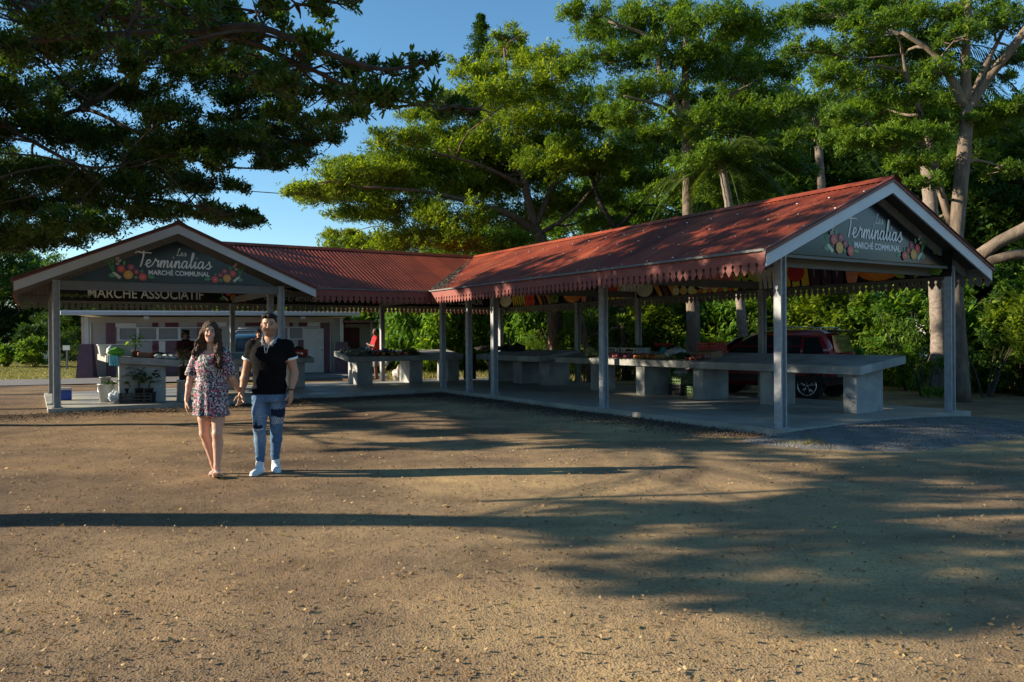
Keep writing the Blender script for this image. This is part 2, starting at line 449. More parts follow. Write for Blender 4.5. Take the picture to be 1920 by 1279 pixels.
# posts
def post(b, a, top=2.76):
    q = MB()
    q.box((b, a, (SL + top) / 2), (.13, .045, top - SL), 0); q.box((b - .0525, a, (SL + top) / 2), (.026, .135, top - SL - .002)); q.box((b + .0525, a, (SL + top) / 2), (.026, .135, top - SL - .002))
    q.box((b, a, SL + .006), (.2, .2, .012))
    for sx in (-1, 1):
        for sy in (-1, 1): q.cyl((b + sx * .08, a + sy * .082, SL + .012), (b + sx * .08, a + sy * .082, SL + .03), .011, n=6)
    q.build('post', M['steel'], pav)
for b, a in [(0, 0), (0, 4.32), (0, 8.64), (0, 9.95), (0, BA0), (WW, 0), (WW, 4.32), (WW, 8.64), (WW, BA0), (WW, BA1),
             (.1, BA1), (-4.64, BA1), (LB0, BA1), (-4.72, BA0), (LB0, 11.9), (LB0, LA), (LB0 + WW, LA)]:
    post(b, a)

# corrugated roof slopes
PITCHC, AMP = .105, .0125
def slope(t0, t1, lo, hi, along, base, sign, side):
    """along: 'a' waves counted along a, runs down b ; 'b' the reverse. lo/hi: functions of t giving run range"""
    n = int((t1 - t0) / PITCHC * 6); ts = np.linspace(t0, t1, n + 1)
    z = AMP * np.sin(2 * np.pi * ts / PITCHC)
    V = []
    for i, tt in enumerate(ts):
        l, h = lo(tt), hi(tt)
        if h < l: h = l
        for q in (l, h):
            zz = ZR - SLP * abs(q - base) + z[i]
            V.append((q, tt, zz) if along == 'a' else (tt, q, zz))
    V = np.array(V); nn = len(V)
    Vb = V - np.array([0, 0, .004]); VV = np.vstack([V, Vb])
    k = np.arange(n) * 2
    F1 = np.stack([k, k + 1, k + 3, k + 2], 1); F2 = F1[:, ::-1] + nn
    return VV, np.vstack([F1, F2])
RX0, RX1 = -.42, 0
roofs = []
e = EB + .03
def addroof(*args): roofs.append(slope(*args))
# right wing left slope with valley at its far end, right slope with hip
addroof(-.42, RC, lambda a: max(-e, a - BA0), lambda a: RIDGE, 'a', RIDGE, 1, 0)
addroof(-.42, RC + RIDGE + e, lambda a: max(RIDGE, RIDGE + (a - RC)), lambda a: WW + e, 'a', RIDGE, 1, 0)
# left wing
addroof(LA - .42, RC, lambda a: LC, lambda a: min(LB0 + WW + e, LB0 + WW + (BA0 - a)), 'a', LC, 1, 0)
addroof(LA - .42, RC + RIDGE + e, lambda a: LB0 - e, lambda a: min(LC, LC - (a - RC)), 'a', LC, 1, 0)
# back wing front and back slope
addroof(LC, RIDGE, lambda b: max(BA0 - e, RC - max(b - LC, 0) if b < LC + RIDGE + e else -99, RC - max(RIDGE - b, 0) if b > -e else -99), lambda b: RC, 'b', RC, 1, 0)
addroof(LB0 - e, WW + e, lambda b: max(RC, RC + (LC - b), RC + (b - RIDGE)), lambda b: BA1 + e, 'b', RC, 1, 0)
V = []; F = []; off = 0; mi = []
for v, f in roofs:
    V.append(v); F.append(f + off); off += len(v)
V = np.vstack(V); F = np.vstack(F)
mi = np.concatenate([np.repeat([2 if i_ > 3 else 0, 1], len(f) // 2) for i_, (v, f) in enumerate(roofs)])
roof = mesh_np('roof', V, F, [M['roof'], M['rafter'], M['roofback']], pav, mi, True)
# roofing screws, a sub-part of the roof
sq = MB(); sq.box((0, 0, 0), (.028, .028, .014)); sc0 = sq.build('roofing_screw', M['chrome'], roof); cnt = 0
for a in np.arange(-.3, 13.6, .66):
    for b in np.arange(-.6, 2.3, .76):
        if b < a - BA0 or cnt >= 96: continue
        s1_ = sc0 if cnt == 0 else sc0.copy()
        if cnt: C.objects.link(s1_); s1_.parent = roof
        s1_.location = (b + random.uniform(-.02, .02), a + random.uniform(-.02, .02), ZR - SLP * abs(b - RIDGE) + .016); cnt += 1
# ridge caps
def ridgecap(p0, p1, horiz):
    q = MB(); w = .17
    d = np.array([1, 0]) if horiz == 'a' else np.array([0, 1])
    P = []
    for p in (p0, p1):
        for k, dz in ((-w, -.0), (-.03, .055), (.03, .055), (w, 0)):
            P.append((p[0] + d[0] * k, p[1] + d[1] * k, ZR + .012 - (SLP * abs(k) if abs(k) > .05 else 0) + (.03 if abs(k) < .05 else .012)))
    q.add(P, [[0, 1, 5, 4], [1, 2, 6, 5], [2, 3, 7, 6]])
    q.build('ridge_cap', M['roof'], roof)
ridgecap((RIDGE, -.43), (RIDGE, RC), 'a'); ridgecap((LC, LA - .43), (LC, RC), 'a'); ridgecap((LC, RC), (RIDGE, RC), 'b')
# valley litter: fallen leaves gathered in the valley by the inner corner
lv = MB()
for i in range(4200):
    ss = abs(random.gauss(0, .75)); ss = min(ss, 2.1); b0 = -.68 + ss * 1.2
    off_ = random.gauss(0, .30 * (1.25 - ss * .42))
    b = b0 + max(off_, 0) * .6; a = BA0 + b0 + min(off_, 0) * 1.2
    z = ZR - SLP * (RIDGE - max(b, a - BA0)) + .02 + random.random() * .03
    u = random.uniform(0, 6.28); r = random.uniform(.02, .045)
    lv.add([(b + r * math.cos(u + k * 1.57) * (1 if k % 2 else .5), a + r * math.sin(u + k * 1.57) * (1 if k % 2 else .5), z + random.uniform(-.012, .012)) for k in range(4)], [[0, 1, 2, 3]])
tag(lv.build('valley_leaf_litter', mat('weathered_leaf_litter', (.17, .15, .125), .95, .6, 30), roof), kind='stuff')

ld = MB()
for i in range(420):
    a = random.uniform(-.3, 12.5); b = random.uniform(-.7, 2.2) if random.random() < .4 else random.gauss(1.2, .5)
    if b < a - BA0 + .1 or b > 2.2 or b < -.7: continue
    z = ZR - SLP * (RIDGE - b) + .026; u = random.uniform(0, 6.28); r = random.uniform(.012, .03)
    ld.add([(b + r * math.cos(u + k * 1.57) * (1 if k % 2 else .5), a + r * math.sin(u + k * 1.57) * (1 if k % 2 else .5), z + SLP * r * math.cos(u + k * 1.57) * .5 + random.uniform(0, .006)) for k in range(4)], [[0, 1, 2, 3]])
tag(ld.build('roof_leaf_debris', M['litter'], roof), kind='stuff')
# scalloped fascias
def fascia(fn, L, N_, th=.02, H=.34, per=.15, name='scalloped_fascia', m='redtrim'):
    """fn(t, z) -> local point; N_ thickness direction"""
    q = MB(); n = int(round(L / per)); w = L / n; h = w / 2
    half = [(h, H), (h, .175), (h - .018, .170), (h - .030, .152), (h - .031, .135), (h - .022, .118), (h - .009, .108), (h - .012, .09), (h - .034, .055), (.018, .012), (0, 0)]
    poly = half + [(-x, z) for x, z in half[::-1][1:]]
    for i in range(n):
        c = (i + .5) * w
        P0 = [np.array(fn(c + x, z)) for x, z in poly]; k = len(P0)
        P1 = [p + np.array(N_) * th for p in P0]
        q.add(P0 + P1, [list(range(k))] + [[j, k + j, k + (j + 1) % k, (j + 1) % k] for j in range(k)]); q.F.append([q.n - 2 * k + k + j for j in range(k)][::-1]); q.M.append(1)
    # upper plain board
    q.build(name, [M[m], M['beam']], pav)
fz = 2.385
fascia(lambda t, z: (-EB - .02, -.36 + t, fz + z), 10.76 + .36, (1, 0, 0))
fascia(lambda t, z: (-.74 - t, BA0 - EB - .02, fz + z), 4.64 - 1.5 + .02, (0, 1, 0))
fascia(lambda t, z: (LB0 - EB - .02, LA - .36 + t, fz + z), BA1 + EB - LA + .36, (1, 0, 0))
fascia(lambda t, z: (WW + EB + .02, -.36 + t, fz + z), BA1 + EB + .36, (-1, 0, 0))
fascia(lambda t, z: (LB0 - EB + t, BA1 + EB + .02, fz + z - .03), WW + 2 * EB - LB0, (0, -1, 0), H=.37)
# eave capping strip
q = MB()
q.box((-EB - .03, (10.73 - .38) / 2, 2.735), (.06, 11.1, .035)); q.box((-2.32, BA0 - EB - .03, 2.73), (3.1, .06, .035))
q.build('eave_flashing', M['beam'], pav)

# gable fronts
def gable(b0, a0):
    c = b0 + RIDGE; A0 = a0 - .36
    def bar(name, m, zo, h, th, aoff, ext=0.0):
        for s in (-1, 1):
            q = MB()
            x1 = c + s * (RIDGE + EB + ext)
            P = []
            for aa in (A0 - th / 2 + aoff, A0 + th / 2 + aoff):
                P += [(c, aa, ZR + zo), (x1, aa, ZR + zo - SLP * (RIDGE + EB + ext)), (x1, aa, ZR + zo - h - SLP * (RIDGE + EB + ext)), (c, aa, ZR + zo - h)]
            F = [[0, 1, 2, 3], [7, 6, 5, 4], [0, 4, 5, 1], [1, 5, 6, 2], [2, 6, 7, 3], [3, 7, 4, 0]]
            q.add(P, F); q.build(name, m, pav)
    bar('bargeboard', M['whiteboard'], -.035, .205, .03, 0)
    bar('barge_flashing', M['flash'], .03, .085, .05, -.012, .05)
    # tie beam
    q = MB()
    if b0 < 0: q.box((c, a0, 2.655), (WW - .13, .10, .18))
    else: q.box((c, a0, 2.725), (WW - .13, .06, .05)); q.box((c, a0 + .30, 2.66), (WW - .13, .06, .14))
    q.build('tie_beam', M['beam'], pav)
    # inner rafters just behind the bargeboard
    for s in (-1, 1):
        q = MB(); P = []
        for aa in (a0 + .08, a0 + .14):
            P += [(c, aa, ZR - .03), (c + s * (RIDGE + EB - .04), aa, ZR - .03 - SLP * (RIDGE + EB - .04)), (c + s * (RIDGE + EB - .04), aa, ZR - .15 - SLP * (RIDGE + EB - .04)), (c, aa, ZR - .15)]
        q.add(P, [[0, 1, 2, 3], [7, 6, 5, 4], [0, 4, 5, 1], [1, 5, 6, 2], [2, 6, 7, 3], [3, 7, 4, 0]]); q.build('rafter', M['steel'], pav)
    q = MB(); q.box((c - .01, A0 + .14, ZR - .155), (.1, .25, .09)); q.build('ridge_beam_end', M['cream'] if b0 < 0 else M['rafter'], pav)
gable(0, 0); gable(LB0, LA)
# eave beams, inner rafters, purlins
q = MB()
for b in (0, WW): q.box((b, 8.06, 2.62), (.08, 15.9, .14))
for b in (LB0,): q.box((b, 13.6, 2.62), (.08, 5.4, .14))
q.box((-2.35, BA0, 2.62), (4.5, .08, .14)); q.box((-2.3, BA1, 2.62), (13.6, .08, .14))
q.build('eave_beam', M['beam'], pav)
for a in (4.32, 8.64):
    q = MB(); q.box((RIDGE, a, 2.66), (WW - .1, .07, .16)); q.build('tie_beam', M['beam'], pav)
for b in (-4.64, 0):
    q = MB(); q.box((b, BA0 + RIDGE, 2.66), (.07, WW - .1, .16)); q.build('tie_beam', M['beam'], pav)
q = MB()
for a in np.arange(.9, 16, 1.05):
    for s in (-1, 1):
        if s < 0 and a > 10.7: continue
        P = []
        for aa in (a, a + .05):
            P += [(RIDGE, aa, ZR - .02), (RIDGE + s * (RIDGE + EB - .05), aa, ZR - .02 - SLP * (RIDGE + EB - .05)), (RIDGE + s * (RIDGE + EB - .05), aa, ZR - .13 - SLP * (RIDGE + EB - .05)), (RIDGE, aa, ZR - .13)]
        if a < RC: q.add(P, [[0, 1, 2, 3], [7, 6, 5, 4], [0, 4, 5, 1], [1, 5, 6, 2], [2, 6, 7, 3], [3, 7, 4, 0]])
q.build('rafters', M['beam'], pav)

# ---------------------------------------------------------------- signs
def ell(cx_, cy_, rx, ry, n=18, rot=0):
    return [(cx_ + rx * math.cos(t) * math.cos(rot) - ry * math.sin(t) * math.sin(rot), cy_ + rx * math.cos(t) * math.sin(rot) + ry * math.sin(t) * math.cos(rot)) for t in np.linspace(0, 2 * math.pi, n, endpoint=False)]
def stroke_poly(p0, p1, w0, w1):
    p0, p1 = np.array(p0, float), np.array(p1, float); t = p1 - p0; t /= np.linalg.norm(t); n = np.array([-t[1], t[0]])
    return [tuple(p0 + n * w0 / 2), tuple(p1 + n * w1 / 2), tuple(p1 - n * w1 / 2), tuple(p0 - n * w0 / 2)]
class Art:
    def __init__(s): s.L = []
    def p(s, poly, col): s.L.append((poly, col)); return s
    def build(s, name, O, U, Vv, Nn, parent, m='print', mirror=None, step=.00035):
        V = []; F = []; Cc = []
        O, U, Vv, Nn = [np.array(q, float) for q in (O, U, Vv, Nn)]
        for i, (poly, col) in enumerate(s.L):
            k = len(V)
            pp = [(mirror - x, y) for x, y in poly] if mirror is not None else poly
            ar = sum(pp[j][0] * pp[(j + 1) % len(pp)][1] - pp[(j + 1) % len(pp)][0] * pp[j][1] for j in range(len(pp)))
            if ar < 0: pp = pp[::-1]
            for x, y in pp: V.append(O + U * x + Vv * y + Nn * (.002 + i * step)); Cc.append(col)
            F.append(list(range(k, k + len(pp))))
        return mesh_np(name, V, F, M[m], parent, col=np.array(Cc))
def cluster(A, ox, oy, s, mx=1):
    """vegetable garnish, drawn in units of the sign artwork"""
    f = lambda x, y: (ox + mx * (x - 110) * s, oy + (470 - y) * s * 1.05)
    g1, g2 = (.05, .17, .06), (.10, .30, .10)
    for x0, c_ in ((110, g1), (135, g2), (155, g1), (185, g2), (205, g1)):
        A.p(stroke_poly(f(x0, 225), f(205, 385), 9 * s, 7 * s), c_)
    for dx in (0, 14, -10):
        A.p(stroke_poly(f(200 + dx, 375), f(268 + dx, 445 - abs(dx)), 10 * s, 17 * s), (.62, .62, .5))
    for (x, y, a, b, r) in ((185, 412, 36, 24, .2), (318, 262, 18, 30, 0), (615, 415, 40, 20, .15), (512, 352, 15, 20, 0), (445, 425, 20, 20, .6)):
        A.p([(p[0], p[1]) for p in ell(*f(x, y), a * s, b * s, 12, -mx * r)], (.09, .27, .12))
    for (x, y, r, c1, c2) in ((392, 308, 42, (.22, .035, .06), (.46, .12, .14)), (285, 333, 46, (.5, .045, .05), (.66, .14, .11)), (452, 360, 36, (.19, .03, .06), (.42, .11, .13)), (362, 398, 54, (.60, .27, .04), (.70, .38, .08)), (520, 418, 48, (.5, .045, .05), (.66, .16, .12))):
        A.p(ell(*f(x, y), r * s, r * s, 20), c1); A.p(ell(*f(x, y), r * .72 * s, r * .72 * s, 16), c2)
        for k in range(5):
            t_ = k * 1.257 + .4; A.p(ell(f(x, y)[0] + .42 * r * s * math.cos(t_), f(x, y)[1] + .42 * r * s * math.sin(t_), .13 * r * s, .16 * r * s, 8, t_), c1)
        A.p(ell(*f(x, y), r * .13 * s, r * .13 * s, 8), (.75, .68, .5))
    for (x, y) in ((245, 212), (268, 240), (245, 275)):
        A.p(ell(*f(x, y), 22 * s, 15 * s, 12, .4), (.55, .42, .38)); A.p(ell(*f(x + 4, y - 2), 10 * s, 7 * s, 10), (.2, .1, .08))
GLY = {
 'L': ([[(.95, 2.05), (.75, 2.3), (.55, 2.0), (.42, 1.2), (.3, .4), (.12, .02), (.4, .1), (.8, .0), (1.15, .2)]], 1.15),
 'e': ([[(0, .3), (.4, .48), (.66, .78), (.5, 1.0), (.25, .85), (.17, .4), (.38, .02), (.7, .1), (1.0, .38)]], .92),
 's': ([[(0, .3), (.35, .7), (.5, 1.05), (.58, .7), (.72, .3), (.5, .0), (.15, .05)], [(.62, .08), (.95, .4)]], .9),
 'T': ([[(-.45, 1.9), (-.1, 2.08), (.5, 1.95), (1.1, 2.0), (1.6, 1.95)], [(.62, 2.2), (.66, 1.5), (.55, .6), (.45, 0)]], 1.0),
 'r': ([[(0, .3), (.25, .8), (.35, 1.15), (.45, .92), (.75, .88), (.72, .5), (.78, .08), (1.0, .3)]], .95),
 'm': ([[(0, .3), (.2, .95), (.2, .4), (.15, 0)], [(.16, .1), (.3, .65), (.5, .97), (.62, .75), (.56, 0)], [(.57, .1), (.75, .7), (.95, .97), (1.06, .7), (1.02, .2), (1.15, .03), (1.4, .3)]], 1.35),
 'n': ([[(0, .3), (.2, .95), (.2, .4), (.15, 0)], [(.16, .1), (.35, .7), (.55, .97), (.66, .7), (.62, .2), (.75, .03), (1.0, .3)]], .95),
 'i': ([[(0, .3), (.22, .95), (.2, .3), (.32, .03), (.6, .3)], [(.33, 1.42), (.37, 1.5)]], .56),
 'a': ([[(.7, .85), (.45, 1.0), (.15, .7), (.12, .25), (.35, .02), (.6, .35), (.75, .95), (.7, .3), (.82, .03), (1.1, .3)]], 1.05),
 'l': ([[(0, .3), (.35, 1.2), (.5, 2.0), (.36, 2.2), (.25, 1.5), (.22, .5), (.35, .03), (.62, .3)]], .6)}
def catmull(P, n=7):
    P = [np.array(p, float) for p in P]; Q = [2 * P[0] - P[1]] + P + [2 * P[-1] - P[-2]]; out = []
    for i in range(1, len(Q) - 2):
        for k in range(n):
            t_ = k / n; a, b_, c_, d_ = Q[i - 1], Q[i], Q[i + 1], Q[i + 2]
            out.append(.5 * ((2 * b_) + (-a + c_) * t_ + (2 * a - 5 * b_ + 4 * c_ - d_) * t_ ** 2 + (-a + 3 * b_ - 3 * c_ + d_) * t_ ** 3))
    out.append(P[-1]); return out
def brush(A, word, x, y, s, col, w=.17):
    """hand-lettered word, left at x, baseline y, x-height s"""
    for chh in word:
        st, adv = GLY[chh]
        for pts in st:
            c_ = catmull([(px + .12 * py, py) for px, py in pts]) if len(pts) > 2 else [np.array((px + .12 * py, py)) for px, py in pts]
            for i in range(len(c_) - 1):
                t_ = c_[i + 1] - c_[i]; l = np.linalg.norm(t_) + 1e-6; d = t_ / l
                ww = w * (1.15 if d[1] < -.2 else .8)
                a0 = c_[i] - d * ww * .25; a1 = c_[i + 1] + d * ww * .25
                A.p(stroke_poly((x + a0[0] * s, y + a0[1] * s), (x + a1[0] * s, y + a1[1] * s), ww * s, ww * s), col)
        x += adv * s
    return x
def text_mesh(name, body, size, O, U, Vv, Nn, m, parent, width=None, bold=0.0):
    cu = bpy.data.curves.new(name, 'FONT'); cu.body = body; cu.size = size; cu.align_x = 'LEFT'; cu.extrude = .001; cu.offset = bold
    ob = bpy.data.objects.new(name, cu); C.objects.link(ob)
    dg = bpy.context.evaluated_depsgraph_get(); me = bpy.data.meshes.new_from_object(ob.evaluated_get(dg))
    bpy.data.objects.remove(ob)
    co_ = np.zeros(len(me.vertices) * 3, dtype=np.float32); me.vertices.foreach_get("co", co_); co_ = co_.reshape(-1, 3)
    sx = (width / (co_[:, 0].max() - co_[:, 0].min())) if width else 1
    x0 = co_[:, 0].min()
    O, U, Vv, Nn = [np.array(q, float) for q in (O, U, Vv, Nn)]
    new = O + np.outer((co_[:, 0] - x0) * sx, U) + np.outer(co_[:, 1], Vv) + np.outer(co_[:, 2] + .0035, Nn)
    me.vertices.foreach_set("co", new.astype(np.float32).ravel()); me.name = name
    me.materials.clear(); me.materials.append(M[m])
    o2 = bpy.data.objects.new(name, me); C.objects.link(o2); o2.parent = parent; return o2
def gable_sign(b0, a0):
    c = b0 + RIDGE
    q = MB(); zt = 3.70; zb = 2.755; hb = (zt - zb) / SLP
    q.prism([(-hb, 0), (hb, 0), (0, zt - zb)], (c, a0 - .055, zb), (1, 0, 0), (0, 0, 1), (0, 1, 0), .02)
    s_ = q.build('gable_sign', M['signblack'], pav)
    A = Art(); wcol = (.78, .8, .79)
    brush(A, 'Les', c + .0, 3.37, .07, wcol)
    brush(A, 'Terminalias', c - .80, 3.10, .155, wcol)
    A.build('brush_lettering', (0, a0 - .055, 0), (1, 0, 0), (0, 0, 1), (0, -1, 0), s_, step=.00002)
    text_mesh('sign_lettering', 'MARCHÉ COMMUNAL', .145, (c - .57, a0 - .055, 2.93), (1, 0, 0), (0, 0, 1), (0, -1, 0), 'signwhite', s_, 1.27, .003)
    A = Art(); cluster(A, c - 1.42, 2.775, .00178)
    A.build('vegetable_garnish', (0, a0 - .055, 0), (1, 0, 0), (0, 0, 1), (0, -1, 0), s_)
    A = Art(); cluster(A, c + 1.50, 2.775, .00168, -1)
    A.build('vegetable_garnish', (0, a0 - .055, 0), (1, 0, 0), (0, 0, 1), (0, -1, 0), s_)
gable_sign(0, 0); gable_sign(LB0, LA)
# banners below the eaves along the back and far side
zb, zt = 2.56, 3.06
q = MB(); q.box(((LB0 + 4.4) / 2, BA1 - .10, (zb + zt) / 2), (4.4 - LB0, .02, zt - zb)); bb = q.build('back_banner', M['signblack'], pav)
O = (0, BA1 - .111, 0); AX = ((1, 0, 0), (0, 0, 1), (0, -1, 0))
text_mesh('sign_lettering', 'MARCHÉ ASSOCIATIF', .37, (-8.42, BA1 - .111, 2.66), *AX, 'signwhite', bb, 2.95, .003)
text_mesh('sign_lettering', 'PRODUITS FRAIS ET LOCAUX', .24, (.65, BA1 - .111, 2.66), *AX, 'signwhite', bb, 3.2)
A = Art(); brush(A, 'Les', -3.75, 2.70, .10, (.4, .42, .41)); brush(A, 'Terminalias', -3.2, 2.66, .16, (.4, .42, .41)); A.build('brush_lettering', O, *AX, bb, step=.00002)
A = Art(); cluster(A, -5.1, 2.58, .0019); cluster(A, .55, 2.58, .0019, -1)
for k in range(16): A.p(ell(-9.1 + .045 * k, 2.68 + .02 * math.sin(k * 2.1) + .02 * (k % 3), .07, .022, 10, .6 * math.sin(k * 1.7)), (.05, .09, .015) if k % 2 else (.12, .15, .02))
A.build('vegetable_garnish', O, *AX, bb)
q = MB(); q.box((WW - .10, 7.95, (zb + zt) / 2), (.02, 16.1, zt - zb)); fb = q.build('food_banner', M['signblack'], pav)
# food pictures: x runs towards the viewer's right (falling a)
A = Art(); x = 0.0; L = 15.9; rr = random.Random(4); z0, z1 = zb + .01, zt - .01
def rect(xa, xb, za, zc, col): A.p([(xa, za), (xb, za), (xb, zc), (xa, zc)], col)
seq = ['cream', 'banana', 'tomato', 'papaya', 'greens', 'pumpkin', 'carrot', 'eggplant', 'squash', 'leek', 'melon', 'papaya', 'peach', 'watermelon', 'lettuce', 'leek', 'squash', 'eggplant', 'carrot', 'pumpkin', 'greens']
wds = dict(cream=.7, banana=.8, tomato=.6, papaya=.7, greens=.75, pumpkin=.75, carrot=.3, eggplant=.75, squash=.65, leek=.6, melon=.6, peach=.7, watermelon=1.2, lettuce=.6)
tot = sum(wds[s_] for s_ in seq); kx = L / tot
for s_ in seq:
    w_ = wds[s_] * kx; h_ = z1 - z0
    if s_ in ('cream', 'melon'): A.p(ell(x + w_ / 2, z0 + .22, w_ * .5, .21, 20), (.45, .38, .24))
    if s_ == 'banana':
        for k in range(6): A.p(ell(x + .1 + k * w_ / 6.5, z0 + .25, .05, .26, 12, .3), (.50, .32, .04) if k % 2 else (.40, .24, .03))
    if s_ == 'tomato':
        for k in range(4): A.p(ell(x + .12 + (k % 2) * w_ * .45, z0 + .12 + .22 * (k // 2), .17, .14, 16), (.38, .035, .02))
    if s_ == 'papaya':
        for k in range(3): A.p(stroke_poly((x + k * w_ / 3, z1 - .02), (x + k * w_ / 3 + .32, z0), .16, .13), (.45, .14, .02) if k != 1 else (.05, .02, .01))
    if s_ in ('greens', 'lettuce'):
        for k in range(22): A.p(ell(x + rr.random() * w_ * .95, z0 + .06 + rr.random() * .36, .11, .045, 10, rr.random() * 3), (.04 + .1 * rr.random(), .10 + .12 * rr.random(), .02) if s_ == 'greens' else (.25, .27, .05))
    if s_ == 'pumpkin':
        A.p(ell(x + w_ / 2, z0 + .23, w_ * .56, .235, 24), (.40, .085, .012)); A.p(ell(x + w_ / 2, z0 + .23, w_ * .30, .235, 20), (.48, .12, .015)); A.p(ell(x + w_ / 2, z0 + .42, .06, .05, 10), (.45, .3, .12))
    if s_ == 'carrot': A.p(ell(x + w_ / 2, z0 + .22, w_ * .42, .30, 16), (.42, .13, .07))
    if s_ == 'eggplant':
        for k in range(3): A.p(ell(x + .12 + k * w_ * .33, z0 + .2, .13, .30, 16, .15), (.020, .010, .022)); A.p(ell(x + .10 + k * w_ * .33, z0 + .26, .02, .12, 8, .1), (.10, .09, .11))
    if s_ == 'squash':
        for k in range(3): A.p(stroke_poly((x + .08 + k * w_ * .33, z1), (x + .14 + k * w_ * .33, z0), .17, .19), (.50, .28, .03) if k % 2 else (.42, .22, .02))
        A.p(ell(x + w_ / 2, z0 + .30, .22, .2, 20), (.24, .02, .015))
    if s_ == 'leek':
        for k in range(5): A.p(stroke_poly((x + .0 + k * w_ * .22, z1), (x + .08 + k * w_ * .2, z0), .15, .10), (.46, .47, .33) if k % 2 else (.33, .38, .22))
    if s_ == 'peach':
        for k in range(6): A.p(ell(x + .1 + (k % 3) * w_ * .35, z0 + .1 + .2 * (k // 3), .13, .11, 14), (.5, .22, .06) if k % 2 else (.5, .33, .16))
    if s_ == 'watermelon':
        A.p(ell(x + w_ / 2, z0 + .28, w_ * .52, .21, 26), (.35, .4, .25)); A.p(ell(x + w_ / 2, z0 + .29, w_ * .49, .185, 26), (.50, .10, .08))
        for k in range(14): A.p(ell(x + w_ / 2 + rr.uniform(-.35, .35) * w_, z0 + .29 + rr.uniform(-.1, .1), .012, .02, 6), (.03, .015, .01))
        for k in range(9): A.p(ell(x + k * w_ / 8, z0 + .05, .08, .06, 10), (.4, .07, .03) if k % 2 else (.45, .35, .05))
    x += w_
# clip everything to the banner
def clip(poly, ax, val, keep_less):
    out = []
    for i in range(len(poly)):
        p, q_ = poly[i], poly[(i + 1) % len(poly)]
        ip = (p[ax] <= val) == keep_less; iq = (q_[ax] <= val) == keep_less
        if ip: out.append(p)
        if ip != iq:
            t_ = (val - p[ax]) / (q_[ax] - p[ax]); out.append((p[0] + t_ * (q_[0] - p[0]), p[1] + t_ * (q_[1] - p[1])))
    return out
LL = []
for poly, col in A.L:
    col = tuple(min(c_ * 2.6, .85) for c_ in col)
    for ax, v_, k_ in ((0, 0, False), (0, L, True), (1, z0, False), (1, z1, True)):
        if len(poly) > 2: poly = clip(poly, ax, v_, k_)
    if len(poly) > 2: LL.append((poly, col))
A.L = LL
A.build('food_pictures', (WW - .112, 15.95, 0), (0, -1, 0), (0, 0, 1), (-1, 0, 0), fb, 'artdark', step=.00025)

# ---------------------------------------------------------------- concrete market tables
def pl(b, a, z=0.0): return tuple(W2(b, a, z))
def table(label, b0, b1, a0, a1, zf, th, peds, pd=(.75, .24), curb=True):
    """zf(b,a) -> height of the top; peds: (b,a,w_b,w_a)"""
    c = ((b0 + b1) / 2, (a0 + a1) / 2)
    root = empty('market_table', pl(c[0], c[1], SL), AR, label, 'table', 'concrete market tables')
    Lc = lambda b, a, z: (b - c[0], a - c[1], z - SL)
    q = MB(); P = []
    for dz in (-th, 0): P += [Lc(b0, a0, zf(b0, a0) + dz), Lc(b1, a0, zf(b1, a0) + dz), Lc(b1, a1, zf(b1, a1) + dz), Lc(b0, a1, zf(b0, a1) + dz)]
    q.hexa(P); q.build('tabletop', M['conc'], root, bevel=.008)
    for (b, a, wb, wa) in peds:
        q = MB(); P = []
        for x, y in ((-1, -1), (1, -1), (1, 1), (-1, 1)): P.append(Lc(b + x * wb / 2, a + y * wa / 2, SL))
        for x, y in ((-1, -1), (1, -1), (1, 1), (-1, 1)): P.append(Lc(b + x * wb / 2, a + y * wa / 2, zf(b + x * wb / 2, a + y * wa / 2) - th + .004))
        q.hexa(P); q.build('pedestal', M['conc'], root, bevel=.012)
    return root
zRT = lambda b, a: .945 + (b - 2.66) * .125
def ab(u, b, v=690):  # a on line b=const seen at column u
    r = ray(u, v); n = BV[:2]; k = (n @ PO[:2] + b) / (n @ r[:2]); p = r[:2] * k - PO[:2]; return float(p @ AV[:2])
def ba(u, a, v=690):
    r = ray(u, v); n = AV[:2]; k = (n @ PO[:2] + a) / (n @ r[:2]); p = r[:2] * k - PO[:2]; return float(p @ BV[:2])
table('long grey concrete table sloping up to the outside under the right wing, dappled with sun', 2.66, 4.03, .47, 9.85, zRT, .15,
      [(3.20, .78, .78, .28), (3.30, 2.78, .72, .30), (3.22, 4.55, .8, .3), (3.14, 6.35, .85, .3), (3.28, 8.5, .6, .3)])
table('dark empty concrete table at the inner corner of the pavilion', 2.62, 4.05, 10.55, 14.3, lambda b, a: .95 + (b - 2.62) * .11, .16,
      [(3.4, 10.95, .75, .5), (3.35, 12.3, .8, .5), (3.3, 13.75, .8, .5)])
zBT = lambda b, a: .95 + (a - 14.4) * .12
table('concrete table along the back wing covered with vegetables in front of the man in red', -1.66, 2.25, 14.4, 15.75, zBT, .16,
      [(-1.1, 14.95, .5, .8), (.62, 15.0, .45, .8), (1.95, 15.0, .4, .8)])
table('concrete table behind the man in the black polo, with red crates on it', -6.5, -2.72, 14.4, 15.7, zBT, .15,
      [(-3.15, 14.95, .42, .8), (-5.0, 14.95, .42, .8)])
zLT = lambda b, a: 1.155 - (b + 8.3) * .085
table('concrete table in the left wing loaded with pots, bags and a blue tarp', -8.32, -6.88, 11.15, 14.2, zLT, .15,
      [(-7.6, 11.45, .95, .3), (-7.35, 13.3, .8, .3)])

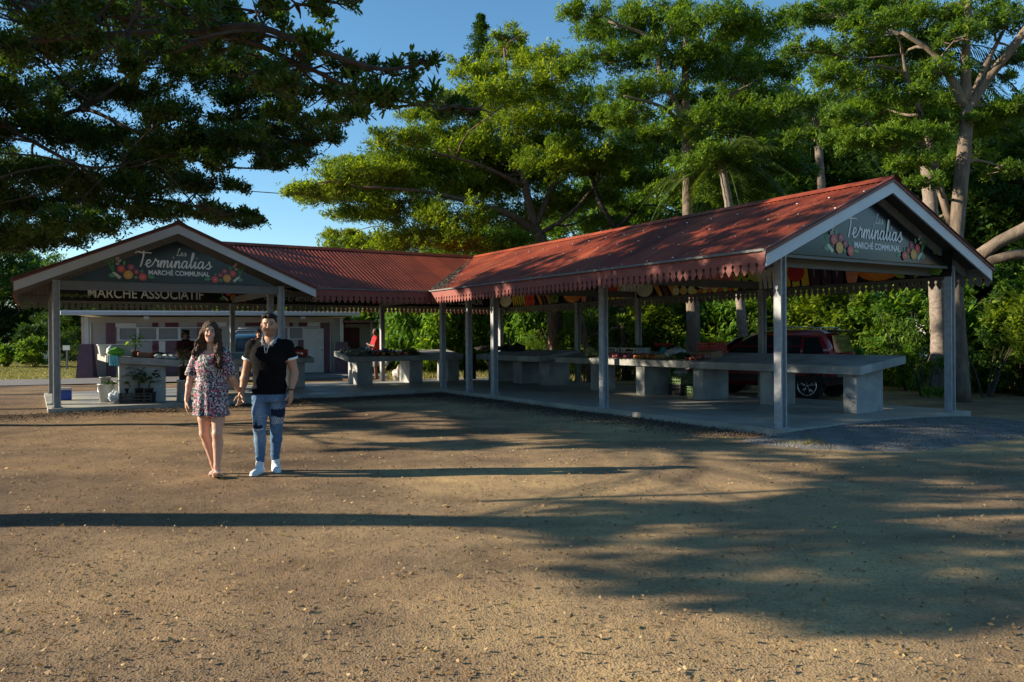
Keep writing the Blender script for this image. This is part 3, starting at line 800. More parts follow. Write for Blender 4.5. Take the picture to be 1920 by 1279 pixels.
# ---------------------------------------------------------------- goods
def pm(name, col, rough=.5, var=.12, **k):
    if name not in M: M[name] = mat(name, col, rough, var, 8, **k)
    return M[name]
pm('blue_plastic', (.02, .07, .4)); pm('green_plastic', (.10, .17, .05)); pm('red_plastic', (.42, .03, .02)); pm('white_plastic', (.5, .52, .52), .35)
pm('grey_plastic', (.36, .38, .37), .4); pm('teal_plastic', (.03, .22, .26)); pm('lime_plastic', (.18, .45, .05), .3); pm('cyan_cloth', (.15, .5, .55), .7)
pm('cardboard', (.28, .17, .09), .9); pm('terracotta', (.22, .09, .05), .8); pm('black_pot', (.025, .022, .02), .6); pm('blue_tarp', (.10, .35, .55), .4)
pm('tomato_skin', (.40, .03, .02), .25); pm('orange_skin', (.42, .14, .03), .4); pm('aubergine_skin', (.03, .015, .05), .2); pm('green_skin', (.12, .2, .05), .35)
pm('melon_skin', (.28, .30, .10), .4); pm('potato_skin', (.30, .17, .09), .8); pm('coconut_skin', (.16, .17, .13), .6); pm('pale_bag', (.6, .57, .5), .35)
pm('dark_cloth', (.02, .02, .022), .9); pm('clear_bag', (.55, .6, .65), .15)

def crate(loc, rz, d, m, label, group=None, cat='crate', name='crate', fill=None):
    w, l, h = d
    r = empty(name, loc, rz, label, cat, group)
    q = MB(); t_ = .014
    q.box((0, 0, .012), (w, l, .024))
    for s in (-1, 1):
        for z_ in (.12, .42, .74): q.box((s * (w / 2 - t_ / 2), 0, z_ * h), (t_, l - .03, h * .15)); q.box((0, s * (l / 2 - t_ / 2), z_ * h), (w - .03, t_, h * .15))
        for k in np.linspace(-.5, .5, 6):
            q.box((s * (w / 2 - t_ / 2), k * (l - .03), h / 2), (t_ + .004, .02, h)); q.box((k * (w - .03), s * (l / 2 - t_ / 2), h / 2), (.02, t_ + .004, h))
    q.build('crate_body', m, r)
    q = MB()
    for s in (-1, 1): q.box((s * w / 2, 0, h), (.026, l + .026, .022)); q.box((0, s * l / 2, h + .001), (w, .026, .02))
    q.build('rim', m, r)
    return r
def bucket(loc, r0, r1, h, m, label, handle=True, group=None):
    r = empty('bucket', loc, random.uniform(-.4, .4), label, 'bucket', group)
    q = MB(); q.lathe((0, 0, 0), [(r0, 0), (r1 * .97, h * .93), (r1 * 1.04, h * .93), (r1 * 1.04, h), (r1 * .95, h), (r1 * .9, h * .8), (.001, h * .8)], 20); q.build('bucket_body', m, r, True)
    if handle:
        q = MB(); q.tube([(r1 * 1.03 * math.cos(t_), -.02 - .12 * math.sin(t_), h * .93 - h * .45 * math.sin(t_)) for t_ in np.linspace(0, math.pi, 12)], .005, 6); q.build('handle', M['chrome'], r, True)
    return r
def lump_bag(name, loc, d, m, label, cat, seed=0, group=None):
    rr_ = np.random.default_rng(seed); q = MB(); q.ball((0, 0, .5), .5, 22, 14)
    V = q.V[0]; n = V - [0, 0, .5]
    f_ = 1 + .13 * np.sin(n @ rr_.normal(size=3) * 9 + 1) + .09 * np.sin(n @ rr_.normal(size=3) * 17) + .05 * np.sin(n @ rr_.normal(size=3) * 31)
    V = n * f_[:, None] + [0, 0, .5]; V[:, 2] = np.maximum(V[:, 2], 0.02)
    top = V[:, 2] > .86; V[top, 0] *= .5; V[top, 1] *= .5; V[top, 2] += .12
    q.V[0] = V * np.array(d)
    o_ = q.build(name, m, None, True); o_.location = loc; o_.rotation_euler = (0, 0, rr_.uniform(0, 3)); return tag(o_, label, cat, group)
def heap_leaves(name, loc, rad, h, n, m, label, cat, size=.07, seed=1):
    rr_ = np.random.default_rng(seed); V = []; F = []
    for i in range(n):
        a_ = rr_.uniform(0, 6.28); r_ = rad * math.sqrt(rr_.uniform()); z_ = h * (1 - (r_ / rad) ** 2) * rr_.uniform(.2, 1) + .01
        d_ = rr_.normal(size=3); d_ /= np.linalg.norm(d_); e_ = np.cross(d_, rr_.normal(size=3)); e_ /= np.linalg.norm(e_)
        c_ = np.array([r_ * math.cos(a_), r_ * math.sin(a_), z_]); k = len(V)
        V += [c_ - d_ * size, c_ + e_ * size * .4, c_ + d_ * size, c_ - e_ * size * .4]; F.append([k, k + 1, k + 2, k + 3])
    V = np.array(V); V[:, 2] = np.maximum(V[:, 2], .005)
    o_ = mesh_np(name, V, F, m); o_.location = loc; return tag(o_, label, cat)
def potplant(loc, pr, ph, height, label, pot='black_pot', leaf='leafR', nl=26, lsz=.11, spread=.2, drop=.3, seed=0, sx=1, stems=3):
    rr_ = random.Random(seed)
    r = empty('potted_plant', loc, rr_.uniform(0, 6), label, 'potted plant')
    q = MB(); q.lathe((0, 0, 0), [(pr * .75, 0), (pr, ph * .92), (pr * 1.08, ph * .92), (pr * 1.08, ph), (pr * .92, ph), (pr * .9, ph * .9), (.001, ph * .9)], 16); q.build('pot', M[pot], r, True)
    q = MB(); tips = []
    for k in range(stems):
        a_ = k * 2.1 + rr_.random(); e_ = (spread * .5 * math.cos(a_), spread * .5 * math.sin(a_))
        pts = [(e_[0] * t_ * t_, e_[1] * t_ * t_, ph * .85 + (height - ph * .85) * t_ * (1 - .1 * k)) for t_ in (0, .35, .7, 1)]
        q.tube(pts, [.008, .007, .005, .004], 6); tips.append(pts)
    q.build('stem', M['leafK'], r, True)
    V = []; F = []
    for i in range(nl):
        pts = tips[i % stems]; t_ = .35 + .65 * rr_.random(); p = np.array(pts[0]) * (1 - t_) + np.array(pts[-1]) * t_
        a_ = rr_.uniform(0, 6.28); out = np.array([math.cos(a_), math.sin(a_), 0]); L_ = lsz * rr_.uniform(.7, 1.3); sd = np.array([-out[1], out[0], 0]) * L_ * .2
        base = p + out * .02; el = rr_.uniform(.1, .7)
        m1 = base + out * L_ * .5 + np.array([0, 0, el * L_ * .5]); tip = base + out * L_ * 1.05 + np.array([0, 0, (el - drop * 1.6) * L_])
        k = len(V); V += [base, m1 + sd - [0, 0, .01], tip, m1 - sd - [0, 0, .01], m1]; F += [[k, k + 1, k + 4], [k + 1, k + 2, k + 4], [k, k + 4, k + 3], [k + 4, k + 2, k + 3]]
    mesh_np('leaves', np.array(V), F, M[leaf], r)
    return r
def veg_pile(kind, m, n, bf, af, zf, rad, sc_, label, group, seed=0, layers=2):
    rr_ = random.Random(seed); q = MB(); q.ball((0, 0, 0), 1, 12, 8, sc=sc_); V = q.V[0]
    V *= (1 + .05 * np.sin(V[:, :1] * 5 + V[:, 1:2] * 4))
    o0 = q.build(kind, m, None, True); tag(o0, label, kind.replace('_', ' '), group)
    for i in range(n):
        o_ = o0 if i == 0 else o0.copy()
        if i: C.objects.link(o_)
        s_ = rad * rr_.uniform(.8, 1.15); b_ = rr_.uniform(*bf); a_ = rr_.uniform(*af)
        o_.scale = (s_,) * 3; o_.rotation_euler = (rr_.uniform(-.5, .5), rr_.uniform(-.5, .5), rr_.uniform(0, 6))
        lay = rr_.random() * layers if layers > 1 else 0
        o_.location = pl(b_, a_, zf(b_, a_) + s_ * min(sc_) * (1 + .75 * int(lay)))
tb = lambda b, a: zRT(b, a) + .002
# long right-hand table
a1 = ab(1106, 3.0); q = MB(); q.ball((0, 0, 0), .12, 16, 10, sc=(1, 1, 1.05)); q.cyl((0, 0, .12), (.01, 0, .15), .008, .006, 6)
o = q.build('melon', M['melon_skin'], None, True); o.location = pl(3.0, a1, tb(3.0, a1) + .12); tag(o, 'round yellow-green melon on the long table left of the near post', 'melon')
def span(u0, u1, b): x = sorted((ab(u0, b), ab(u1, b))); return x
veg_pile('small_melon', M['melon_skin'], 5, (2.8, 3.1), span(1110, 1128, 3), tb, .07, (1, 1, 1), 'small green melon beside the big round melon on the long table', 'small melons on the long table', 3, 1)
veg_pile('radish', pm('radish_skin', (.42, .10, .12), .4), 26, (2.75, 3.05), span(1142, 1180, 2.9), tb, .045, (1, 1, .9), 'pinkish red radish heaped in front of the white crates', 'radishes on the long table', 4)
veg_pile('orange', M['orange_skin'], 30, (2.74, 3.0), span(1196, 1240, 2.85), tb, .045, (1, 1, .95), 'orange fruit in the heap at the front edge of the long table', 'orange fruits on the long table', 5)
veg_pile('pineapple_fruit', pm('pineapple_skin', (.34, .26, .10), .7, .4), 6, (2.75, 3.05), span(1236, 1258, 2.9), tb, .075, (1, .8, .8), 'rough yellow-brown fruit beside the scale on the long table', 'yellow-brown fruits by the scale', 6, 1)
veg_pile('sweet_potato', pm('sweet_potato_skin', (.30, .08, .06), .7), 22, (2.76, 3.05), span(1291, 1322, 2.9), tb, .05, (1.3, .8, .75), 'reddish tuber in the small heap near the empty end of the long table', 'reddish tubers on the long table', 7)
q = MB()
for i in range(7): q.box((-.02 + .012 * math.sin(i), i * .02, .0), (.01, .01, .01))
for u0, lab in ((1158, 'long low white slatted crate on the table just right of the second post'), (1192, 'low white slatted crate behind the orange fruit')):
    a_ = ab(u0, 3.45); crate(pl(3.45, a_, tb(3.45, a_) + .03), AR, (.42, .62, .13), M['white_plastic'], lab, 'low white crates on the long table')
    heap_leaves('leafy_greens', pl(3.45, a_, tb(3.45, a_) + .08), .26, .16, 160, M['leafK'], 'dark leafy greens filling ' + ('the left white crate' if u0 == 1158 else 'the white crate behind the orange fruit'), 'greens', .06, u0)
a_ = ab(1244, 3.3); sr = empty('kitchen_scale', pl(3.3, a_, tb(3.3, a_)), AR + .4, 'teal market scale carrying a wide red tray, on the long table', 'scale')
q = MB(); q.lathe((0, 0, 0), [(.13, 0), (.15, .02), (.13, .05), (.10, .14), (.045, .2), (.045, .23)], 20); q.build('scale_body', M['teal_plastic'], sr, True)
q = MB(); q.cyl((0, -.135, .09), (0, -.12, .1), .06, .06, 18); q.build('dial', M['white_plastic'], sr, True)
q = MB(); q.lathe((0, 0, .23), [(.12, 0), (.2, .05), (.235, .075), (.24, .07), (.2, .035), (.001, .015)], 24); q.build('tray', M['red_plastic'], sr, True)
a_ = ab(1270, 3.35); lump_bag('plastic_bag', pl(3.35, a_, tb(3.35, a_)), (.4, .42, .2), M['clear_bag'], 'crumpled pale blue plastic bag to the right of the red scale tray', 'bag', 3)
a_ = ab(1279, 2.95); heap_leaves('herb_bunch', pl(2.95, a_, tb(2.95, a_)), .24, .15, 320, M['leafK'], 'dark green heap of herbs at the front of the long table', 'greens', .05, 8)
a_ = ab(1252, 3.0); lump_bag('plastic_bag', pl(3.0, a_, tb(3.0, a_)), (.2, .22, .16), M['pale_bag'], 'small whitish plastic bag of fruit in front of the scale', 'bag', 5)
a_ = ab(1325, 3.1); lump_bag('plastic_bag', pl(3.1, a_, tb(3.1, a_)), (.25, .3, .08), M['clear_bag'], 'flat empty clear plastic bag beside the reddish tubers', 'bag', 6)
a_ = ab(1335, 3.7); crate(pl(3.7, a_, tb(3.7, a_) + .02), AR, (.4, .55, .24), M['red_plastic'], 'red crate at the back of the long table, right of the tree trunk', name='crate')
q = MB(); q.box((0, 0, .07), (.36, .5, .14), bev=.01); o = q.build('cardboard_box', M['cardboard'], None); a_ = ab(1330, 3.25); o.location = pl(3.25, a_, tb(3.25, a_) + .002); o.rotation_euler = (0, R(-7), AR); tag(o, 'low brown cardboard box in front of the red crate', 'box')
a_ = ab(1276, 3.5, 720)
crate(pl(3.55, a_, SL), AR, (.5, .4, .26), M['blackpl'], 'black crate on the floor, under the green crate below the long table')
crate(pl(3.55, a_, SL + .275), AR, (.5, .42, .24), M['green_plastic'], 'olive green crate stacked on a black one under the long table')
lump_bag('plastic_bag', pl(3.5, a_, SL + .44), (.34, .3, .2), M['white_plastic'], 'white plastic bag bulging out of the olive crate under the table', 'bag', 9)
crate(pl(3.6, ab(1297, 3.5, 720) + .05, SL), AR, (.32, .3, .22), M['green_plastic'], 'small green crate on the floor right of the black crate under the table')

# inner corner table: black bundles, chair behind, black cloth
for i, (u, s_) in enumerate(((905, .5), (930, .4), (950, .5), (970, .4))):
    a_ = ab(u, 3.5); lump_bag('black_sack', pl(3.5, a_, 1.05), (.55, .5, .14 + .03 * i), M['dark_cloth'], ['flat black sack at the far left end of the corner table', 'black sack second from the left on the corner table', 'black sack beside the leaning white stick', 'black sack nearest the empty part of the corner table'][i], 'sack', 20 + i, 'black sacks on the corner table')
q = MB(); q.cyl((0, 0, 0), (-.12, .1, .62), .014, .012, 8); q.ball((-.12, .1, .63), .022, 8, 6); o = q.build('walking_stick', M['white_plastic'], None, True); o.location = pl(3.7, ab(959, 3.7), 1.06); tag(o, 'thin white stick leaning among the black sacks', 'stick')
ch = empty('chair', pl(5.6, 14.2, 0), AR + 1.2, 'wooden chair back seen behind the black sacks', 'chair')
q = MB(); q.box((0, 0, .5), (.45, .45, .04)); q.build('seat', M['cardboard'], ch)
for sx in (-1, 1):
    for sy in (-1, 1): q = MB(); q.box((sx * .19, sy * .19, .25 if sy < 0 else .62), (.04, .04, .48 if sy < 0 else 1.24)); q.build('leg', M['cardboard'], ch)
q = MB(); q.box((0, .19, 1.0), (.4, .03, .34)); q.build('backrest', M['cardboard'], ch)
def cloth(name, loc, rz, w, h, m, label, cat, fold=5, th=.012, amp=.02, lean=0):
    nx, nz = 24, 12; V = []
    for k in range(nz + 1):
        for i in range(nx + 1):
            x = (i / nx - .5) * w; z_ = -k / nz * h
            V.append((x * (1 - .15 * k / nz * math.sin(i)), amp * math.sin(i / nx * fold * 6.28) * (k / nz) + lean * k / nz, z_ - .01 * math.sin(i * .9) * (k == nz)))
    F = [[k * (nx + 1) + i, k * (nx + 1) + i + 1, (k + 1) * (nx + 1) + i + 1, (k + 1) * (nx + 1) + i] for k in range(nz) for i in range(nx)]
    o_ = mesh_np(name, V, F, m, None, smooth=True); o_.location = loc; o_.rotation_euler = (0, 0, rz)
    s_ = o_.modifiers.new('solid', 'SOLIDIFY'); s_.thickness = th
    return tag(o_, label, cat)
cloth('black_cloth', pl(ba(880, 14.30), 14.30, .99), AR, .42, .84, M['dark_cloth'], 'black cloth hanging to the floor at the right end of the back table', 'cloth')

# back table vegetables
zb_ = lambda b, a: zBT(b, a) + .002
veg_pile('coconut', M['coconut_skin'], 30, (-1.6, -.75), (14.5, 15.3), zb_, .062, (1, 1, 1.05), 'dark bluish-green fruit in the heap at the left end of the back table', 'dark fruits at the left end of the back table', 11)
veg_pile('aubergine', M['aubergine_skin'], 22, (-1.0, -.1), (14.5, 15.3), zb_, .06, (1.6, .8, .8), 'dark purple aubergine in the middle heap on the back table', 'aubergines on the back table', 12)
veg_pile('tomato', M['tomato_skin'], 26, (-.75, .6), (14.45, 15.2), zb_, .05, (1, 1, .85), 'red tomato in front of the man in red on the back table', 'tomatoes on the back table', 13)
veg_pile('yellow_fruit', pm('yellow_skin', (.5, .3, .05), .4), 18, (-.55, .3), (14.45, 14.9), zb_, .05, (1, 1, .9), 'orange-yellow fruit at the front edge of the back table', 'yellow fruits on the back table', 14, 1)
heap_leaves('herb_bunch', pl(.55, 14.9, zBT(0, 14.9)), .3, .16, 260, M['leafR'], 'pale green heap of leaves at the right end of the vegetables on the back table', 'greens', .07, 31)
nb = onz(748, 713, SL); lump_bag('net_bag', (nb[0], nb[1], SL), (.44, .4, .42), pm('mixed_waste_bag', (.42, .38, .34), .3, .7), 'full transparent bag on the floor under the back table', 'bag', 15)

# table behind the man
for (b_, a_, lab) in ((-6.05, 14.85, 'red crate at the left end of the table behind the couple'), (-5.45, 14.8, 'red crate between the couple, nearest the roll bar of the blue truck'), (-3.1, 14.85, 'red crate full of dark sacks at the right end of the table behind the man')):
    crate(pl(b_, a_, zBT(b_, a_ - .2) + .03), AR, (.55, .4, .17), M['red_plastic'], lab, 'red crates on the table behind the couple')
lump_bag('black_sack', pl(-3.05, 14.9, 1.1), (.5, .36, .16), M['dark_cloth'], 'black sack lying in the red crate at the right end of the table', 'sack', 41)
lump_bag('black_sack', pl(-3.4, 14.75, 1.02), (.3, .3, .2), M['blue_plastic'], 'dark blue bundle beside the right-hand red crate', 'bundle', 42)
lump_bag('blue_bundle', pl(-5.2, 14.85, 1.08), (.35, .3, .2), M['blue_plastic'], 'blue bundle with pale straps on the red crate between the couple', 'bundle', 43)
q = MB(); q.box((0, 0, .17), (.5, .3, .34), bev=.01); o = q.build('cardboard_box', M['cardboard'], None); o.location = pl(-5.75, 15.25, zBT(0, 15.25)); o.rotation_euler = (0, 0, AR + .3); tag(o, 'brown cardboard box behind the woman\'s shoulder', 'box')
oc = empty('traffic_cone', pl(-3.75, 14.5, SL), AR, 'orange plastic cone on the floor behind the man\'s elbow', 'cone')
q = MB(); q.lathe((0, 0, .03), [(.14, 0), (.12, .1), (.05, .5), (.03, .52)], 16); q.build('cone_body', M['orange'], oc, True)
q = MB(); q.box((0, 0, .016), (.34, .34, .03), bev=.01); q.build('base', M['orange'], oc)

# left table goods
zl_ = lambda b, a: zLT(b, a) + .002
def on_left(b_, a_, dz=0): return pl(b_, a_, zl_(b_, a_) + dz)
tr = MB(); nx, ny = 20, 20; V = []
for j in range(ny + 1):
    for i in range(nx + 1):
        b_ = -7.75 + .95 * i / nx; a_ = 11.75 + 2.3 * j / ny
        V.append((b_, a_, zl_(b_, a_) + .006 + .012 * (math.sin(i * 1.3 + j * .7) * math.sin(j * 1.9) + 1)))
o = mesh_np('blue_tarp', [(W2(*v)) for v in V], [[j * (nx + 1) + i, j * (nx + 1) + i + 1, (j + 1) * (nx + 1) + i + 1, (j + 1) * (nx + 1) + i] for j in range(ny) for i in range(nx)], M['blue_tarp'], smooth=True)
o.modifiers.new('solid', 'SOLIDIFY').thickness = .004; tag(o, 'light blue tarp spread over the left table', 'tarp')
q = MB(); q.tube([(i * .13 - .55, .03 * math.sin(i * 1.7), .05 + .012 * math.sin(i * 2.3)) for i in range(9)], [.03, .05, .055, .045, .055, .06, .05, .05, .03], 12)
o = q.build('rolled_cloth', M['dark_cloth'], None, True); o.location = on_left(-7.35, 12.9, .02); o.rotation_euler = (0, 0, AR); tag(o, 'dark rolled-up cloth lying along the blue tarp', 'cloth')
wb = empty('storage_bin', on_left(-8.02, 12.1), AR, 'long whitish plastic bin standing behind the potted plant on the left table', 'bin')
q = MB(); q.hexa([(-.38, -.2, 0), (.38, -.2, 0), (.38, .2, 0), (-.38, .2, 0), (-.42, -.24, .24), (.42, -.24, .24), (.42, .24, .24), (-.42, .24, .24)]); q.build('bin_body', M['white_plastic'], wb, bevel=.02)
q = MB(); q.box((0, 0, .255), (.88, .52, .03), bev=.01); q.build('lid', M['white_plastic'], wb)
potplant(on_left(-7.72, 11.55), .08, .15, .52, 'young papaya-like plant in a brown pot standing on the left table', 'terracotta', 'leafB', 24, .17, .22, .35, 51)
lump_bag('green_bag', on_left(-8.12, 11.5), (.4, .3, .17), M['lime_plastic'], 'bright lime green bag at the left end of the left table', 'bag', 52)
q = MB(); q.box((0, 0, .06), (.3, .22, .12), bev=.01); o = q.build('cardboard_box', M['terracotta'], None); o.location = on_left(-7.55, 11.45); o.rotation_euler = (0, R(4), AR); tag(o, 'small dark brown box beside the papaya pot', 'box')
veg_pile('tomato', M['tomato_skin'], 4, (-7.42, -7.3), (11.25, 11.35), zl_, .038, (1, 1, .9), 'red tomato by the white bags on the left table', 'tomatoes on the left table', 53, 1)
for i, b_ in enumerate((-7.28, -7.12, -6.96)):
    lump_bag('produce_bag', on_left(b_ - .0, 11.32 + .06 * i), (.22, .2, .10), M['pale_bag'], ['white bag of produce next to the tomatoes on the left table', 'middle white bag of produce on the left table', 'white bag of produce at the right end of the left table'][i], 'bag', 60 + i, 'white produce bags on the left table')
lump_bag('glass_jar_bag', on_left(-8.2, 11.75), (.2, .2, .22), M['clear_bag'], 'clear bag standing behind the lime green bag', 'bag', 66)
cloth('cyan_cloth', pl(-8.2, 11.13, 1.16), AR, .17, .22, M['cyan_cloth'], 'cyan cloth hanging over the corner of the left table', 'cloth', 3, .008, .02)
# floor of the left wing
cb = empty('cool_box', tuple(onz(121, 751, SL)), AR, 'small blue cool box with white lid behind the left front post', 'cool box')
q = MB(); q.box((0, .12, .12), (.3, .24, .24), bev=.02); q.build('box_body', M['blue_plastic'], cb)
q = MB(); q.box((0, .12, .265), (.31, .25, .05), bev=.015); q.build('lid', M['white_plastic'], cb)
p = onz(192, 755, SL); bucket((p[0], p[1] + .17, SL), .14, .18, .42, M['grey_plastic'], 'large pale grey bucket on the floor of the left wing')
heap_leaves('flower_cuttings', (p[0] + .12, p[1] + .1, SL + .40), .13, .07, 60, M['leafK'], 'dark reddish cuttings lying on the large grey bucket', 'cuttings', .05, 71)
bucket((p[0] - .02, p[1] + .17, SL + .37), .1, .12, .2, M['grey_plastic'], 'small grey bucket stacked on the large grey bucket', False)
p = onz(215, 744, SL); bucket((p[0], p[1] + .2, SL), .11, .14, .38, M['white_plastic'], 'white bucket standing behind the plastic bag', False)
p = onz(212, 756, SL); lump_bag('plastic_bag', (p[0], p[1] + .1, SL), (.3, .26, .26), M['clear_bag'], 'crumpled clear plastic bag on the floor by the black crate', 'bag', 73)
p = onz(250, 757, SL); crate((p[0], p[1] + .2, SL), AR - .35, (.66, .4, .22), M['blackpl'], 'black slatted crate holding potted plants at the front of the left wing')
for i, (u, h_, lf, sp, nl, lz, lab, st) in enumerate(((229, .62, 'leafR', .3, 60, .17, 'spiky green plant in the leftmost pot of the black crate', 4), (253, .78, 'leafK', .26, 30, .17, 'tall dark plant with a pinkish leaf in the middle pot of the crate', 3), (272, .66, 'leafK', .3, 26, .2, 'dark drooping plant in the right pot of the black crate', 3))):
    p = onz(u, 757, SL); potplant((p[0], p[1] + .2, SL + .03), .085, .3, h_, lab, leaf=lf, nl=nl, lsz=lz, spread=sp, seed=80 + i, stems=st)
p = onz(339, 752, SL); bucket((p[0], p[1] + .17, SL), .16, .15, .48, M['white_plastic'], 'tall white bin beside the woman, carrying a dark pot', False)
potplant((p[0], p[1] + .17, SL + .40), .12, .38, .85, 'plant in a tall dark brown pot on the white bin beside the woman', leaf='leafK', nl=40, lsz=.13, spread=.3, drop=.4, seed=91, stems=4)

# ---------------------------------------------------------------- toilet block behind
G0 = np.array([-17.42, 31.55]); GU = np.array([.949, .3153]); GU /= np.linalg.norm(GU); GN = np.array([-GU[1], GU[0]]); GA = math.atan2(GU[1], GU[0])
bl = empty('public_building', (G0[0], G0[1], 0), GA, 'low flat-roofed cream building with mauve and maroon painted panels behind the left wing', 'building')
def gs(u, off=0.0):
    r = ray(u, 650); k = (GN @ G0 + off) / (GN @ r[:2]); return float((r[:2] * k - G0) @ GU)
def gz(v, u=400, off=0.0):
    r = ray(u, v); k = (GN @ G0 + off) / (GN @ r[:2]); return float(CAMH + r[2] * k)
Lb = gs(643)
q = MB(); q.box((Lb / 2, 2.5, 1.2), (Lb, 5, 2.4)); q.build('wall', M['graywall'], bl)
q = MB(); q.box((Lb / 2, -.02, gz(600)), (Lb, .07, .22)); q.build('lintel_band', M['cream'], bl)
q = MB(); P = (gs(114, -.9), gs(675, -.9)); zt_ = gz(582, 400, -.9)
q.box(((P[0] + P[1]) / 2, 2.3, zt_ - .07), (P[1] - P[0], 6.4, .12)); q.build('roof', M['cream'], bl)
q = MB(); q.box(((P[0] + P[1]) / 2, -.93, zt_ - .13), (P[1] - P[0], .10, .17), bev=.02); q.build('gutter', M['whiteboard'], bl)
for u in (275, 569):
    q = MB(); q.box((gs(u, -.8), -.75, zt_ - .3), (.2, .16, .13), bev=.02); q.build('wall_lamp', M['white_plastic'], bl)
def panel(u0, u1, v0, v1, m, off=-.012):
    s0, s1 = gs(u0), gs(u1); z0_, z1_ = gz(v1), gz(v0)
    z0_ = max(z0_, 0.02)
    q = MB(); q.box(((s0 + s1) / 2, off, (z0_ + z1_) / 2), (s1 - s0, .05, z1_ - z0_)); q.build('painted_panel', M[m], bl)
pn = dict(mauve=.0)
for a_ in ((199, 217, 606, 712, 'mauve'), (217, 256, 606, 613.5, 'white'), (286, 297, 605, 613, 'maroon'), (310, 335, 605, 613, 'maroon'), (286, 297.5, 639, 680, 'mauve'), (298, 310, 639, 690, 'white'), (311, 338, 639, 712, 'mauve'),
           (370, 383, 605, 712, 'mauve'), (460, 490, 604, 612, 'maroon'), (400, 425, 604, 612, 'white'), (543, 549, 604, 612, 'maroon'), (560, 576, 604, 612, 'maroon'), (577, 600, 604, 612, 'white'), (545, 558.5, 637, 712, 'cream'), (560, 576.5, 637, 712, 'mauve'),
           (577, 600.5, 637, 712, 'white'), (601.5, 619, 605, 712, 'mauve'), (619.5, 642, 605, 712, 'cream')):
    panel(*a_)
q = MB(); s0 = gs(291.5); q.cyl((s0, -.06, gz(650)), (s0, -.03, gz(650)), .13, .13, 20); q.build('round_plaque', M['maroon'], bl)
for (u0, u1, panes) in ((221, 383, ((226, 255), (263, 292), (300, 333), (340, 372))), (503, 600, ((508, 539), (544, 567), (572, 594)))):
    q = MB(); s0, s1 = gs(u0), gs(u1); za, zc = gz(638), gz(613.5)
    q.box(((s0 + s1) / 2, -.02, za + .025), (s1 - s0, .09, .05)); q.box(((s0 + s1) / 2, -.02, zc - .02), (s1 - s0, .09, .04))
    edges = [u0 + 1.5] + [(panes[i][1] + panes[i + 1][0]) / 2 for i in range(len(panes) - 1)] + [u1 - 1.5]
    for e_ in edges: q.box((gs(e_), -.02, (za + zc) / 2), (.1, .088, zc - za - .09))
    wf = q.build('window', M['white'], bl)
    for p_ in panes:
        q = MB(); s2, s3 = gs(p_[0] - 2), gs(p_[1] + 2); q.box(((s2 + s3) / 2, -.005, (za + zc) / 2), (s3 - s2, .03, zc - za - .08)); q.build('pane', M['louvre'], wf)
def buttress(u0, u1, v):
    s0, s1 = gs(u0, -1.0), gs(u1, -1.0); w_ = .55
    q = MB(); c_ = (s0 + s1) / 2
    q.hexa([(c_ - .31, -1.0, 0), (c_ + .31, -1.0, 0), (c_ + .31, -.1, 0), (c_ - .31, -.1, 0), (c_ - .22, -.75, 1.35), (c_ + .22, -.75, 1.35), (c_ + .22, -.2, 1.35), (c_ - .22, -.2, 1.35)]); q.build('buttress', M['mauve'], bl)
    q = MB(); q.box((c_, -.4, 1.9), (.14, .14, 1.1)); q.build('column', M['white'], bl)
q = MB(); q.cyl((gs(171), -.06, 0), (gs(171), -.06, 2.2), .035, .035, 8); q.cyl((gs(620), -.06, 0), (gs(620), -.06, 2.2), .035, .035, 8); q.build('downpipe', M['grey_plastic'], bl)
q = MB(); s2 = gs(589); q.box((s2 - .02, -.045, .98), (.86, .05, 1.94)); dr_ = q.build('door', M['white'], bl); q = MB(); q.ball((s2 + .32, -.10, 1.0), .035, 8, 6); q.build('handle', M['chrome'], dr_)
buttress(142, 173, 0); buttress(632, 655, 0)
# lean-to annex at the right end
ax_ = empty('annex', (G0[0] + GU[0] * (Lb + .15), G0[1] + GU[1] * (Lb + .15), 0), GA, 'small dark lean-to with a rusty sheet roof at the right end of the building', 'shed')
q = MB(); q.box((.75, 2.2, 1.08), (1.5, 3.4, 2.16)); q.build('wall', M['cream'], ax_)
q = MB(); q.box((.95, 1.6, 2.25), (2.3, 4.4, .10)); q.build('roof', M['flash'], ax_)
q = MB(); q.box((.3, .49, 1.0), (.7, .05, 2.0)); q.build('door', M['maroon'], ax_)
q = MB(); q.box((1.15, .2, 1.1), (.1, .1, 2.2)); q.build('post', M['white'], ax_)

